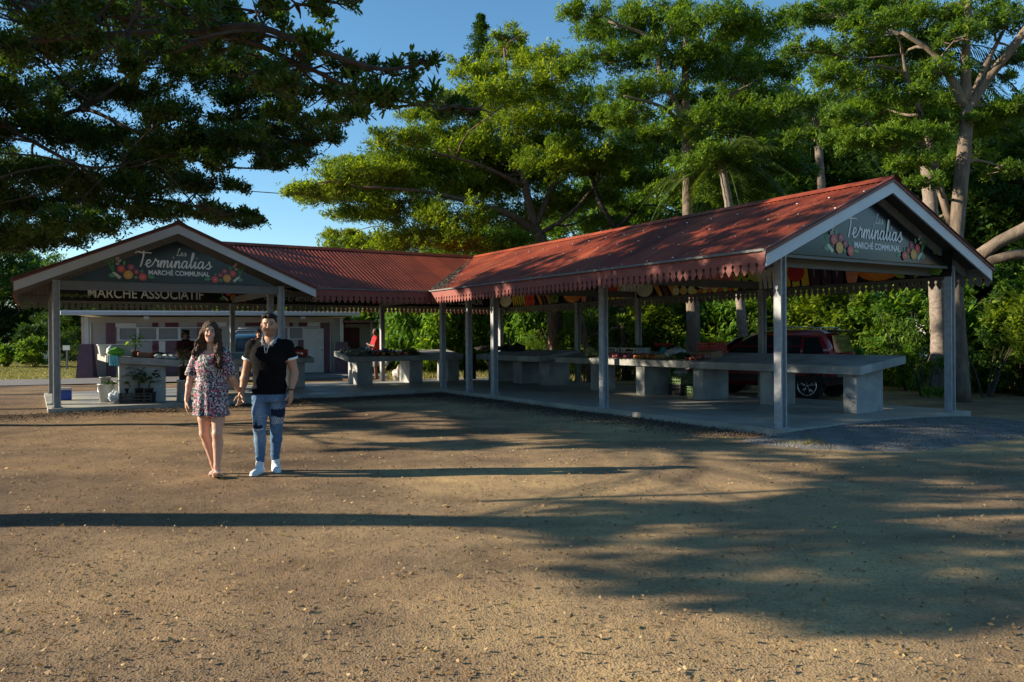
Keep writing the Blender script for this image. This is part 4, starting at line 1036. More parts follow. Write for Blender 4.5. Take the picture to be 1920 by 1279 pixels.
# ---------------------------------------------------------------- vehicles
def loft(q, secs, m=0, caps=True):
    """secs: list of rings (same count)"""
    n = len(secs[0]); V = [p for s_ in secs for p in s_]; F = []
    for i in range(len(secs) - 1):
        for k in range(n): j = (k + 1) % n; F.append([i * n + k, i * n + j, i * n + n + j, i * n + n + k])
    if caps: F += [list(range(n))[::-1], [(len(secs) - 1) * n + k for k in range(n)]]
    q.add(V, F, m)
def wheel(par, x, y, r, w):
    s = 1 if y > 0 else -1
    t_ = MB(); t_.lathe((0, 0, 0), [(r * .66, -w / 2), (r * .93, -w / 2), (r, -w * .36), (r, w * .36), (r * .93, w / 2), (r * .66, w / 2)], 28)
    V = t_.V[0]; t_.V[0] = np.stack([V[:, 0], V[:, 2], V[:, 1]], 1) + [x, y, r]
    ty = t_.build('wheel', M['rubber'], par, True)
    g = MB(); yo = y + s * w * .5
    g.lathe((0, 0, 0), [(r * .67, -.02), (r * .68, .015), (r * .6, .02), (r * .57, -.05), (.001, -.05)], 24)
    V = g.V[0]; g.V[0] = np.stack([V[:, 0], s * V[:, 2], V[:, 1]], 1) + [x, yo, r]
    for k in range(5):
        a_ = k * 1.2566 + .3
        for d_ in (-.16, .16):
            p0 = (x + .1 * r * math.cos(a_), yo + s * .0, r + .1 * r * math.sin(a_)); p1 = (x + .62 * r * math.cos(a_ + d_), yo + s * .0, r + .62 * r * math.sin(a_ + d_)); g.cyl(p0, p1, .022, .018, 6)
    g.cyl((x, yo - .03, r), (x, yo + s * .02, r), .05, .04, 10)
    g.build('rim', M['chrome'], ty, True)
def suv(loc, rz, label):
    """x forward, y left; origin on the ground below the rear axle"""
    r = empty('parked_suv', loc, rz, label, 'car')
    # body sections along x: (x, half width bottom, half width shoulder, z bottom, z shoulder, z top(hood))
    q = MB(); S = [(-.86, .70, .74, .50, .86, .98), (-.80, .82, .86, .36, .9, 1.02), (-.4, .88, .92, .30, .92, 1.05), (.6, .89, .93, .27, .9, 1.02), (1.6, .89, .93, .27, .88, 1.0), (2.3, .89, .93, .28, .86, 1.0), (2.6, .88, .92, .30, .84, .98), (3.2, .86, .88, .32, .78, .9), (3.5, .76, .78, .38, .7, .78), (3.58, .66, .68, .45, .62, .68)]
    secs = []
    for x, wb_, ws, z0_, z1_, z2_ in S:
        h = [(wb_ * .9, z0_), (wb_, z0_ + .08), (ws + .01, (z0_ + z1_) / 2), (ws, z1_), (ws * .95, z2_ - .02), (ws * .8, z2_)]
        secs.append([(x, y, z) for y, z in h] + [(x, -y, z) for y, z in h[::-1]])
    loft(q, secs); bd = q.build('body', M['carred'], r, True); bd.modifiers.new('sub', 'SUBSURF').render_levels = 1
    # greenhouse
    def ring(x0, x1, z, w): return (x0, x1, z, w)
    q = MB(); G = [(-.74, 2.55, 1.00, .87), (-.66, 2.15, 1.25, .81), (-.48, 1.72, 1.50, .72), (-.36, 1.45, 1.60, .64), (-.2, 1.2, 1.645, .52)]
    secs = []
    for xa, xb, z, w in G:
        e_ = .12
        secs.append([(xa, -w + e_, z), (xa + e_, -w, z), (xb - e_ * 3, -w, z), (xb, -w + e_ * 3, z), (xb, w - e_ * 3, z), (xb - e_ * 3, w, z), (xa + e_, w, z), (xa, w - e_, z)])
    loft(q, secs); q.build('cabin', M['carred'], r, True)
    # side glass: follow the greenhouse planes
    def sidepoint(x, z, s, off=.012):
        zs = [g[2] for g in G]; ws = [g[3] for g in G]; return (x, s * (float(np.interp(z, zs, ws)) + off), z)
    for s in (-1, 1):
        for poly in ([(-.52, 1.10), (.12, 1.06), (.12, 1.46), (-.28, 1.46)], [(.18, 1.06), (1.0, 1.05), (1.0, 1.49), (.18, 1.48)], [(1.06, 1.05), (2.02, 1.05), (1.62, 1.36), (1.42, 1.49), (1.06, 1.49)]):
            q = MB(); P = [sidepoint(x, z, s) for x, z in poly] + [sidepoint(x, z, s, -.01) for x, z in poly]; n = len(poly)
            q.add(P, [list(range(n)) if s < 0 else list(range(n))[::-1], [n + i for i in range(n)][::-1]] + [[i, n + i, n + (i + 1) % n, (i + 1) % n] for i in range(n)]); q.build('side_window', M['glass'], r)
        q = MB(); q.box((.3, s * .945, .5), (3.4, .03, .14)); q.build('sill_trim', M['blackpl'], r)
        q = MB(); q.tube([(-.3, s * .60, 1.62), (-.25, s * .61, 1.68), (.9, s * .61, 1.70), (1.25, s * .6, 1.66), (1.3, s * .6, 1.62)], .016, 6); q.build('roof_rail', M['chrome'], r, True)
        q = MB(); q.box((.55, s * .955, .86), (.2, .03, .03), bev=.01); q.box((1.5, s * .955, .85), (.2, .03, .03), bev=.01); q.build('door_handle', M['chrome'], r)
        q = MB(); q.ball((1.95, s * 1.0, 1.08), .1, 10, 8, sc=(.7, 1, .7)); q.build('wing_mirror', M['carred'], r, True)
        q = MB(); q.hexa([(-.86, s * .56, .92), (-.7, s * .9, .92), (-.62, s * .9, .92), (-.7, s * .5, .92), (-.80, s * .56, 1.12), (-.66, s * .86, 1.12), (-.6, s * .84, 1.12), (-.66, s * .5, 1.12)]); q.build('tail_lamp', M['redlight'], r)
        for x in (0, 2.62):
            wheel(r, x, s * .80, .345, .23)
            q = MB(); q.tube([(x + .43 * math.cos(t_), s * .925, .36 + .43 * math.sin(t_)) for t_ in np.linspace(-.1, math.pi + .1, 14)], .045, 6); q.build('wheel_arch', M['blackpl'], r, True)
    q = MB(); q.hexa([(-.73, -.62, 1.1), (-.60, -.56, 1.5), (-.60, .56, 1.5), (-.73, .62, 1.1), (-.745, -.62, 1.1), (-.615, -.56, 1.5), (-.615, .56, 1.5), (-.745, .62, 1.1)]); q.build('rear_window', M['glass'], r)
    q = MB(); q.hexa([(2.46, -.66, 1.03), (1.82, -.6, 1.46), (1.82, .6, 1.46), (2.46, .66, 1.03), (2.49, -.66, 1.04), (1.85, -.6, 1.475), (1.85, .6, 1.475), (2.49, .66, 1.04)]); q.build('windscreen', M['glass'], r)
    q = MB(); q.box((-.62, 0, 1.60), (.34, 1.1, .04), bev=.015); q.build('rear_spoiler', M['blackpl'], r)
    q = MB(); q.box((-.84, 0, .5), (.16, 1.62, .22), bev=.05); q.build('rear_bumper', M['blackpl'], r)
    for ch_ in r.children:
        if ch_.name.startswith(('wheel',)): continue
        for v_ in ch_.data.vertices:
            if v_.co.x < 0: v_.co.x *= .72
    return r
hd = math.atan2(.669, -.743)
suv((6.75 + .62, 18.0 + .56, 0), hd, 'dark red estate car parked behind the right wing')
def pickup(loc, rz, m, label, rollbar=True, name='pickup_truck'):
    """x forward; origin at ground centre under the rear bumper"""
    r = empty(name, loc, rz, label, 'pickup truck')
    q = MB(); q.box((1.0, 0, .72), (1.9, 1.72, .42), bev=.06); q.build('load_bed', m, r)
    q = MB(); q.box((.03, 0, .80), (.06, 1.6, .5), bev=.03); q.box((-.01, 0, 1.0), (.05, .3, .06), bev=.01); q.build('tailgate', m, r)
    q = MB(); q.box((-.06, 0, .48), (.16, 1.7, .16), bev=.03); q.build('rear_bumper', M['chrome'], r)
    q = MB(); q.box((-.15, 0, .62), (.02, .46, .12)); q.build('number_plate', M['white_plastic'], r)
    q = MB(); q.box((4.0, 0, .74), (1.3, 1.7, .52), bev=.1); q.build('bonnet', m, r)
    q = MB(); q.box((2.75, 0, .72), (1.9, 1.74, .56), bev=.05); q.build('cab_base', m, r)
    q = MB(); secs = []
    for xa, xb, z, w in ((1.98, 3.75, .95, .84), (2.04, 3.5, 1.2, .79), (2.14, 3.0, 1.62, .68), (2.3, 2.8, 1.70, .58)):
        secs.append([(xa, -w, z), (xb, -w, z), (xb, w, z), (xa, w, z)])
    loft(q, secs); q.build('cab', m, r, True, bevel=.04)
    q = MB(); q.hexa([(2.0, -.68, 1.08), (2.09, -.6, 1.54), (2.09, .6, 1.54), (2.0, .68, 1.08), (1.98, -.68, 1.08), (2.07, -.6, 1.54), (2.07, .6, 1.54), (1.98, .68, 1.08)]); q.build('rear_window', M['glass'], r)
    q = MB(); q.hexa([(3.64, -.7, 1.06), (3.1, -.62, 1.55), (3.1, .62, 1.55), (3.64, .7, 1.06), (3.68, -.7, 1.08), (3.14, -.62, 1.57), (3.14, .62, 1.57), (3.68, .7, 1.08)]); q.build('windscreen', M['glass'], r)
    for s in (-1, 1):
        q = MB(); q.hexa([(2.15, s * .80, 1.06), (3.4, s * .80, 1.06), (3.0, s * .70, 1.54), (2.25, s * .70, 1.54), (2.15, s * .835, 1.06), (3.4, s * .835, 1.06), (3.0, s * .725, 1.54), (2.25, s * .725, 1.54)]); q.build('side_window', M['glass'], r)
        q = MB(); q.box((0.0, s * .8, .86), (.06, .12, .34), bev=.02); q.build('tail_lamp', M['redlight'], r)
        q = MB(); q.box((4.64, s * .68, .84), (.06, .28, .15), bev=.02); q.build('headlight', M['chrome'], r)
        q = MB(); q.box((3.3, s * .98, 1.12), (.1, .2, .15), bev=.03); q.build('wing_mirror', M['blackpl'], r)
        for x in (.95, 3.9): wheel(r, x, s * .76, .34, .22)
    q = MB(); q.box((4.66, 0, .5), (.14, 1.7, .2), bev=.04); q.box((4.66, 0, .78), (.04, .8, .18), bev=.02); q.build('front_bumper', M['chrome'], r)
    if rollbar:
        q = MB()
        for x, ww in ((1.72, .74), (1.55, .70)):
            q.tube([(x - .28, -ww - .04, .95), (x - .1, -ww, 1.35), (x, -ww + .06, 1.68), (x, -ww + .2, 1.80), (x, ww - .2, 1.80), (x, ww - .06, 1.68), (x - .1, ww, 1.35), (x - .28, ww + .04, .95)], .032, 8)
        q.tube([(1.72, -.5, 1.9), (1.72, .5, 1.9)], .015, 6)
        q.build('roll_bar', pm('roll_bar_steel', (.12, .17, .22), .3, .2), r, True)
    return r
# blue truck seen from behind, white truck seen from the front
p = onz(478, 716, 0); pt_ = at(476, 650, 27.5)
pickup((pt_[0], 27.0, 0), math.pi / 2 - .05 + .3, M['carblue'], 'dark blue pickup truck with tubular roll bar, parked behind the couple')
pt_ = at(722, 650, 33.5)
wt_ = pickup((pt_[0] + .05, 36.5, 0), -math.pi / 2 - .12, M['carwhite'], 'old white pickup truck behind the man in the red shirt', False)
wt_.scale = (.82, .82, .82)

# utility pole, wire, small sign, bins, far house
up = empty('utility_pole', (at(1283, 400, 70)[0], 70, 0), 0, 'thin utility pole far behind the tall pale trunk', 'pole')
q = MB(); q.cyl((0, 0, 0), (0, 0, 14.2), .14, .1, 8); q.build('pole', M['barkdark'], up); q = MB(); q.box((0, 0, 13.2), (2.6, .12, .12)); q.box((0, 0, 12.4), (1.6, .12, .1)); q.build('crossarm', M['barkdark'], up)
q = MB(); P = [at(380, 352, 60), at(480, 359.5, 60), at(640, 371, 61), at(900, 384, 63), at(1120, 378, 66), at(1290, 383, 70)]
q.tube(P, .035, 5); tag(q.build('power_line', M['blackpl'], None), 'thin black power line crossing the sky behind the trees', 'cable')
p = onz(891 / 7.1, 660, 0); sg = empty('notice_sign', (at(125.5, 650, 40)[0], 40, 0), 0, 'small white notice board on a post on the lawn', 'sign')
q = MB(); q.box((0, 0, .5), (.07, .07, 1.0)); q.build('post', M['beam'], sg); q = MB(); q.box((0, -.05, 1.12), (.36, .03, .24)); q.build('board', M['white'], sg)
tn = empty('water_tank', (at(90, 650, 49)[0], 49, 0), 0, 'pale grey cylindrical tank on the lawn at the far left', 'tank')
q = MB(); q.lathe((0, 0, 0), [(.42, 0), (.43, .1), (.41, .5), (.43, .55), (.41, .9), (.43, .95), (.4, 1.25), (.1, 1.3)], 20); q.build('tank_body', M['grey_plastic'], tn, True)
fh = empty('far_house', (at(1885, 600, 42)[0], 42, 0), .1, 'pale house wall glimpsed through the trees at the far right', 'house')
q = MB(); q.box((0, 2, 1.4), (6, 4, 2.8)); q.build('wall', M['white'], fh)
q = MB(); q.hexa([(-3.4, -.5, 2.8), (3.4, -.5, 2.8), (3.4, 4.5, 2.8), (-3.4, 4.5, 2.8), (-3.0, 1.9, 4.0), (3.0, 1.9, 4.0), (3.0, 2.1, 4.0), (-3.0, 2.1, 4.0)]); q.build('roof', M['flash'], fh)
q = MB(); q.box((.6, -.01, 1.5), (1.2, .06, 1.0)); q.build('window', M['glass'], fh)

# ---------------------------------------------------------------- trees
def rosette(L=6, wid=.42, tilt=.35, droop=0.0, seed=0):
    """a spray of L leaves, unit leaf length: (L*4,3)"""
    g = np.random.default_rng(seed); out = []
    for k in range(L):
        a_ = 2 * math.pi * k / L + g.uniform(-.5, .5); el = g.uniform(-.1, 2 * tilt)
        d_ = np.array([math.cos(a_) * math.cos(el), math.sin(a_) * math.cos(el), math.sin(el)])
        s_ = np.cross(d_, [0, 0, 1.]); s_ /= np.linalg.norm(s_); up = np.cross(s_, d_)
        r0 = g.uniform(.05, .35); sh = np.array([g.uniform(-.25, .25), g.uniform(-.25, .25), g.uniform(-.3, .3)])
        b0 = d_ * r0 + sh; tip = d_ * (r0 + 1) + sh + np.array([0, 0, -droop])
        md = d_ * (r0 + .62) + sh + up * .05
        out += [b0, md + s_ * wid / 2, tip, md - s_ * wid / 2]
    return np.array(out)
def leaves_np(centers, size, T, g, tiltamp=.5):
    """instances of template T (k*4,3) at centers -> V,F"""
    n = len(centers); yaw = g.uniform(0, 6.283, n); tx = g.normal(0, tiltamp, n); ty = g.normal(0, tiltamp, n)
    cy_, sy_ = np.cos(yaw), np.sin(yaw); s_ = size * g.uniform(.7, 1.3, n)
    V = np.empty((n, len(T), 3), dtype=np.float32)
    X = T[None, :, 0] * cy_[:, None] - T[None, :, 1] * sy_[:, None]; Y = T[None, :, 0] * sy_[:, None] + T[None, :, 1] * cy_[:, None]; Z = np.broadcast_to(T[None, :, 2], X.shape)
    Z2 = Z + X * np.sin(tx)[:, None] + Y * np.sin(ty)[:, None]
    V[..., 0] = centers[:, :1] + X * s_[:, None]; V[..., 1] = centers[:, 1:2] + Y * s_[:, None]; V[..., 2] = centers[:, 2:3] + Z2 * s_[:, None]
    V = V.reshape(-1, 3); F = np.arange(len(V), dtype=np.int32).reshape(-1, 4)
    return V, F
def pad_points(c, rx, ry, rz, n, g, arch=.25):
    """points in a flattened, slightly arched foliage pad, gathered in clumps"""
    k = max(3, int(n / 22)); u = g.normal(size=(k, 2)); u /= np.maximum(1, np.linalg.norm(u, axis=1) / 1.0)[:, None]
    r_ = np.sqrt(g.uniform(0, 1, k)); a_ = g.uniform(0, 6.283, k)
    cc = np.stack([r_ * np.cos(a_), r_ * np.sin(a_)], 1)
    idx = g.integers(0, k, n); p = cc[idx] + g.normal(0, .11, (n, 2))
    rr_ = np.linalg.norm(p, axis=1)
    z = g.normal(0, .42, n) + g.normal(0, .45, k)[idx] - arch * rr_ ** 2 * 1.2
    return np.stack([c[0] + p[:, 0] * rx, c[1] + p[:, 1] * ry, c[2] + z * rz], 1)
def branch_pts(p0, p1, n=6, sag=.0, wob=.06, g=rng):
    p0, p1 = np.array(p0, float), np.array(p1, float); L = np.linalg.norm(p1 - p0); P = []
    w = g.normal(0, wob * L, 3) * .6; w2 = g.normal(0, wob * L, 3) * .4
    for i in range(n):
        t_ = i / (n - 1); P.append(p0 + (p1 - p0) * t_ + w * math.sin(math.pi * t_) + w2 * math.sin(2 * math.pi * t_) + np.array([0, 0, sag * L * math.sin(math.pi * t_)]))
    return P
TEMPL = [rosette(7, .42, .35, 0, s_) for s_ in range(3)]
TBROAD = [rosette(5, .36, .1, .55, 10 + s_) for s_ in range(3)]
def tree(name, label, trunk, radii, limbs, pads, lsize, n_per, leaf, bark, group=None, seed=0, cat='tree', arch=.3, templ=None, twigs=True, tilt=.85, capr=.045):
    """trunk: path; limbs: list of (path, r0, r1); pads: list of (centre, rx, ry, rz); all world coordinates"""
    g = np.random.default_rng(seed + 100)
    base = np.array(trunk[0], float); root = empty(name, tuple(base), 0, label, cat, group)
    q = MB(); n0 = catmull([np.array(p) - base for p in trunk], 4) if len(trunk) > 2 else [np.array(p) - base for p in trunk]
    rr_ = np.interp(np.linspace(0, 1, len(n0)), np.linspace(0, 1, len(radii)), radii)
    q.tube(n0, list(rr_), 12); q.build('trunk', M[bark], root, True)
    q = MB(); nodes_ = [np.array(n0[int(len(n0) * k_)]) for k_ in (.45, .6, .75, .9)] + [np.array(n0[-1])]
    nr = [float(np.interp(k_, np.linspace(0, 1, len(radii)), radii)) for k_ in (.45, .6, .75, .9, 1)]
    has = False
    for path, r0, r1 in limbs:
        P = catmull([np.array(p) - base for p in path], 4); q.tube(P, list(np.linspace(r0, r1, len(P))), 8); has = True
        for k_ in (.35, .6, .8, .99):
            nodes_.append(P[int((len(P) - 1) * k_)]); nr.append(r0 + (r1 - r0) * k_)
    nodes_ = np.array(nodes_); V = []; F = []; off = 0
    for pd_ in pads:
        c, rx, ry, rz = pd_[:4]; mult = pd_[4] if len(pd_) > 4 else 1.0
        c = np.array(c, float) - base
        # attach to a node that lies lower or level and near
        d_ = nodes_ - c; cost = np.linalg.norm(d_, axis=1) + 1.6 * np.maximum(d_[:, 2] - .2, 0)
        j = int(np.argmin(cost)); p0 = nodes_[j]; L_ = np.linalg.norm(c - p0)
        if twigs:
            r0 = min(nr[j] * .7, .015 + .014 * L_, capr); P = branch_pts(p0, c - [0, 0, rz * .5], 7, .05, .07, g)
            q.tube(P, list(np.linspace(r0, .012, 7)), 6); has = True
            for k_ in range(5):
                a_ = g.uniform(0, 6.28); e_ = c + np.array([rx * .8 * math.cos(a_), ry * .8 * math.sin(a_), -rz * .4]); q.tube(branch_pts(P[4 if k_ < 3 else 5], e_, 5, .03, .08, g), [.016, .013, .01, .008, .005], 4)
        n_ = int(n_per * rx * ry * mult)
        pts = pad_points(c, rx, ry, rz, n_, g, arch)
        for s_ in range(3):
            v, f = leaves_np(pts[s_::3], lsize, (templ or TEMPL)[s_], g, tilt); V.append(v); F.append(f + off); off += len(v)
    if has: q.build('branches', M[bark], root, True)
    V = np.vstack(V); F = np.vstack(F)
    mesh_np('crown', V, F, M[leaf], root, smooth=False)
    return root, len(F)
def PX(lst, Y, dY, s_=0, ru=1.0):
    """pads given as (u, v, half width, half height[, depth]) on the photograph -> world pads with real depth"""
    g = np.random.default_rng(s_); out = []
    for t_ in lst:
        u, v, a_, b_ = t_[:4]; y = t_[4] if len(t_) > 4 else Y + g.uniform(-dY, dY)
        c = at(u, v, y); k = y / FPX
        out.append((c, a_ * k * ru, a_ * k * ru * g.uniform(.75, 1.0), b_ * k * .62))
    return out
tot = 0
# big sunlit tree in the middle
Yc = 28.5
tr_ = [at(1043, 716, Yc) * [1, 1, 0], at(1043, 640, Yc), at(1037, 560, Yc), at(1028, 500, Yc), at(1015, 455, Yc), at(1002, 425, Yc)]
lim = [([at(1010, 440, Yc), at(960, 405, Yc - .6), at(900, 385, Yc - 1.2), at(800, 360, Yc - 2), at(680, 350, Yc - 2.5)], .17, .03),
       ([at(1012, 445, Yc), at(950, 452, Yc + .5), at(860, 452, Yc), at(740, 440, Yc - .5)], .13, .03),
       ([at(1003, 426, Yc), at(985, 350, Yc), at(975, 260, Yc + .3), at(955, 170, Yc + .5), at(945, 90, Yc)], .17, .04),
       ([at(985, 350, Yc), at(900, 310, Yc - 1), at(810, 285, Yc - 2)], .09, .03),
       ([at(1003, 426, Yc), at(1040, 340, Yc + .6), at(1075, 250, Yc + 1), at(1100, 170, Yc + 1)], .14, .03),
       ([at(1010, 440, Yc), at(1070, 400, Yc - 1), at(1130, 330, Yc - 1.5)], .10, .03)]
padsC = [(628, 362, 92, 15), (585, 358, 50, 9), (700, 330, 105, 22), (680, 400, 70, 18), (690, 455, 80, 17), (640, 440, 45, 10), (790, 445, 90, 30), (750, 385, 85, 30), (850, 405, 80, 35), (905, 452, 90, 20), (960, 400, 70, 34),
         (760, 300, 90, 30), (720, 345, 80, 22), (840, 330, 90, 32), (745, 262, 60, 18), (900, 275, 90, 34), (820, 250, 70, 26), (985, 235, 90, 34), (930, 175, 70, 30), (900, 128, 58, 20), (1040, 180, 85, 34), (962, 62, 40, 20), (948, 98, 44, 18), (1010, 112, 60, 24), (1062, 130, 55, 26),
         (1120, 235, 80, 32), (1130, 295, 85, 28), (1055, 300, 90, 32), (975, 330, 90, 34), (895, 355, 85, 25), (1180, 262, 55, 24), (1100, 370, 70, 22), (1040, 385, 60, 22), (1185, 340, 60, 18), (1140, 415, 50, 16), (980, 160, 60, 24), (870, 180, 50, 16), (660, 305, 60, 14), (800, 215, 55, 16), (940, 300, 70, 24), (1010, 270, 60, 24), (860, 290, 60, 22)]
r_, n_ = tree('layered_tree', 'broad layered tree with sunlit yellow-green foliage, rising behind the corner of the pavilion', tr_, [.36, .30, .27, .25, .24, .2], lim, PX(padsC, Yc, 3.2, 1), .092, 700, 'leafC', 'barkred', seed=1); tot += n_
# tall tree with straight pale trunk
Yt = 23.0
tr_ = [at(1297, 720, Yt) * [1, 1, 0], at(1300, 600, Yt), at(1291, 450, Yt), at(1289, 300, Yt), at(1285, 160, Yt), at(1288, 30, Yt)]
lim = [([at(1289, 250, Yt), at(1265, 190, Yt - .3), at(1235, 120, Yt - .5), at(1265, 40, Yt), at(1285, -20, Yt)], .10, .04),
       ([at(1287, 240, Yt), at(1240, 200, Yt - 1), at(1170, 180, Yt - 1.6)], .07, .03), ([at(1289, 235, Yt), at(1335, 200, Yt + .5), at(1420, 150, Yt + 1)], .09, .03),
       ([at(1290, 345, Yt), at(1330, 315, Yt), at(1400, 285, Yt - 1)], .06, .02), ([at(1286, 120, Yt), at(1350, 70, Yt), at(1430, 50, Yt)], .08, .03), ([at(1287, 130, Yt), at(1220, 70, Yt), at(1140, 40, Yt)], .08, .03)]
padsT = [(1100, 22, 55, 16), (1150, 55, 80, 24), (1230, 30, 80, 28), (1330, 35, 90, 32), (1420, 45, 75, 26), (1140, 112, 70, 20), (1205, 165, 80, 22), (1285, 110, 80, 24), (1375, 135, 90, 28), (1450, 125, 60, 24), (1185, 215, 70, 20), (1250, 250, 55, 16), (1350, 225, 85, 28), (1425, 225, 70, 28), (1480, 195, 50, 20), (1335, 300, 80, 24), (1420, 300, 80, 26), (1480, 315, 50, 20), (1375, 355, 80, 22), (1445, 372, 60, 20), (1260, 350, 45, 12), (1400, 180, 60, 22), (1300, 190, 55, 20), (1190, 90, 60, 20), (1500, 260, 50, 20), (1250, 70, 50, 20), (1390, 80, 70, 24)]
r_, n_ = tree('tall_tree', 'tall tree with a straight pale trunk standing behind the middle of the right wing', tr_, [.23, .20, .17, .15, .12, .06], lim, PX(padsT, Yt, 2.5, 2), .080, 880, 'leafR', 'barkpale', seed=2); tot += n_
# forked slender tree between them
Yf = 27
tr_ = [at(1175, 716, Yf) * [1, 1, 0], at(1168, 560, Yf), at(1155, 430, Yf)]
lim = [([at(1155, 430, Yf), at(1125, 380, Yf), at(1112, 340, Yf), at(1095, 290, Yf), at(1060, 250, Yf)], .10, .03), ([at(1155, 430, Yf), at(1200, 385, Yf), at(1240, 350, Yf), at(1330, 315, Yf)], .09, .03), ([at(1240, 350, Yf), at(1225, 300, Yf), at(1250, 240, Yf)], .05, .02)]
r_, n_ = tree('forked_tree', 'slender dark tree forking low just above the red roof', tr_, [.15, .13, .12], lim, PX([(1075, 262, 50, 16), (1120, 322, 50, 16), (1210, 330, 50, 14), (1320, 330, 50, 16), (1250, 285, 50, 16), (1180, 395, 40, 12), (1290, 405, 40, 12), (1345, 380, 50, 14)], Yf, 1.5, 3), .09, 550, 'leafR', 'barkdark', seed=3); tot += n_
# right-hand tree, near trunk
Y1 = 17.2
tr_ = [at(1803, 757, Y1) * [1, 1, 0], at(1797, 640, Y1), at(1790, 500, Y1), at(1798, 380, Y1), at(1808, 280, Y1), at(1815, 200, Y1)]
lim = [([at(1815, 205, Y1), at(1850, 150, Y1), at(1890, 100, Y1 - .4), at(1950, 20, Y1 - .8)], .12, .08), ([at(1812, 190, Y1), at(1810, 110, Y1), at(1815, 20, Y1), at(1820, -60, Y1)], .12, .06),
       ([at(1810, 200, Y1), at(1785, 150, Y1), at(1750, 100, Y1), at(1690, 60, Y1)], .11, .04), ([at(1783, 420, Y1 + .1), at(1755, 330, Y1 + .3), at(1735, 240, Y1 + .3), at(1700, 140, Y1), at(1690, 90, Y1)], .09, .03),
       ([at(1783, 420, Y1 + .1), at(1768, 370, Y1 + .1), at(1752, 290, Y1)], .06, .04), ([at(1815, 205, Y1), at(1840, 140, Y1 + .4), at(1880, 60, Y1 + .6)], .08, .04)]
padsR = [(1560, 28, 75, 24), (1650, 18, 85, 26), (1745, 28, 75, 24), (1850, 25, 60, 22), (1600, 90, 80, 26), (1700, 75, 70, 24), (1565, 142, 55, 20), (1655, 150, 75, 24), (1640, 208, 80, 24), (1585, 212, 45, 18), (1745, 208, 65, 20), (1845, 212, 85, 22), (1905, 205, 60, 18), (1615, 262, 70, 18), (1705, 255, 75, 20), (1790, 225, 60, 20), (1875, 240, 60, 20), (1720, 300, 50, 16), (1510, 90, 45, 16), (1770, 130, 55, 20), (1530, 20, 45, 18), (1640, 40, 60, 22), (1690, 180, 60, 20), (1740, 340, 40, 14), (1800, 300, 60, 18), (1880, 320, 50, 14), (1720, 415, 36, 10), (1850, 150, 50, 16), (1800, 60, 55, 18), (1900, 110, 50, 16), (1890, 40, 50, 18)]
r_, n_ = tree('shade_tree', 'tall tree with thick pale forked trunk right behind the front right post', tr_, [.20, .165, .15, .15, .14, .13], lim, PX(padsR, Y1, 2.3, 4), .066, 1350, 'leafR', 'barkpale', seed=4); tot += n_
# leaning dead limb at the right edge
q = MB(); q.tube([at(1838, 478, 15), at(1870, 455, 14.9), at(1925, 428, 14.6), at(2000, 380, 14.2), at(2090, 330, 14)], [.13, .12, .13, .15, .18], 10); q.tube([at(2090, 330, 14), at(2110, 600, 14), at(2115, 800, 14) * [1, 1, 0]], [.18, .24, .3], 10); q.tube([at(1845, 492, 15.6), at(1900, 478, 15.5), at(2090, 470, 15), at(2105, 560, 14)], [.09, .1, .12, .14], 8)
tag(q.build('leaning_tree', M['barkpale'], None, True), 'thick bare pale limb reaching in from the right edge above the gable end', 'tree')
# left tree carrying the low dark layers above the left wing
Y2 = 14.0
tr_ = [(-13.6, 13.6, 0), (-13.5, 13.6, 1.6), (-13.2, 13.5, 3.0), (-13.0, 13.5, 4.6), (-12.8, 13.4, 6.6)]
lim = [([at(-300, 300, Y2), at(-100, 250, Y2), at(60, 245, Y2), at(150, 205, Y2), at(230, 235, Y2 - .5), at(330, 280, Y2 - .5), at(440, 278, Y2)], .065, .015), ([at(150, 205, Y2), at(200, 175, Y2), at(280, 110, Y2 + .3)], .06, .02),
       ([at(-250, 330, Y2 - 1), at(-20, 240, Y2 - 1), at(40, 255, Y2 - 1.4), at(150, 310, Y2 - 1.6), at(230, 312, Y2 - 1.8)], .055, .015), ([at(-200, 420, Y2 + 1), at(20, 395, Y2 + 1), at(130, 370, Y2 + 1.6), at(300, 375, Y2 + 2), at(420, 402, Y2 + 2)], .08, .015), ([at(330, 280, Y2 - .5), at(400, 310, Y2), at(520, 318, Y2 + .3)], .03, .012)]
padsL = [(430, 410, 62, 9), (350, 392, 70, 18), (450, 398, 35, 8), (240, 392, 80, 26), (130, 420, 90, 30), (40, 438, 80, 28), (190, 345, 100, 28), (300, 335, 85, 24), (70, 335, 100, 32), (400, 350, 60, 16), (20, 385, 80, 30), (130, 380, 70, 22), (-60, 350, 90, 40), (-60, 430, 90, 40), (100, 452, 60, 14), (20, 460, 60, 14),
         (565, 252, 76, 18), (600, 228, 48, 12), (505, 282, 80, 18), (430, 258, 90, 24), (525, 305, 48, 13), (340, 268, 95, 26), (210, 262, 95, 28), (90, 245, 95, 32), (330, 215, 70, 18), (540, 210, 50, 12), (470, 190, 75, 22), (460, 225, 60, 16), (385, 140, 80, 26), (260, 180, 80, 24), (150, 160, 85, 28), (30, 180, 80, 36), (380, 300, 60, 16), (250, 300, 70, 18),
         (300, 75, 90, 36), (170, 80, 85, 34), (50, 90, 80, 40), (400, 60, 80, 30), (240, 20, 90, 30), (90, 15, 90, 40), (-60, 90, 80, 50), (-70, 220, 80, 50), (380, 10, 70, 24), (450, 120, 60, 20), (530, 160, 60, 18), (340, 110, 70, 24)]
padsL2 = PX(padsL, Y2, 2.4, 5); g_ = np.random.default_rng(12); cnt_ = 0
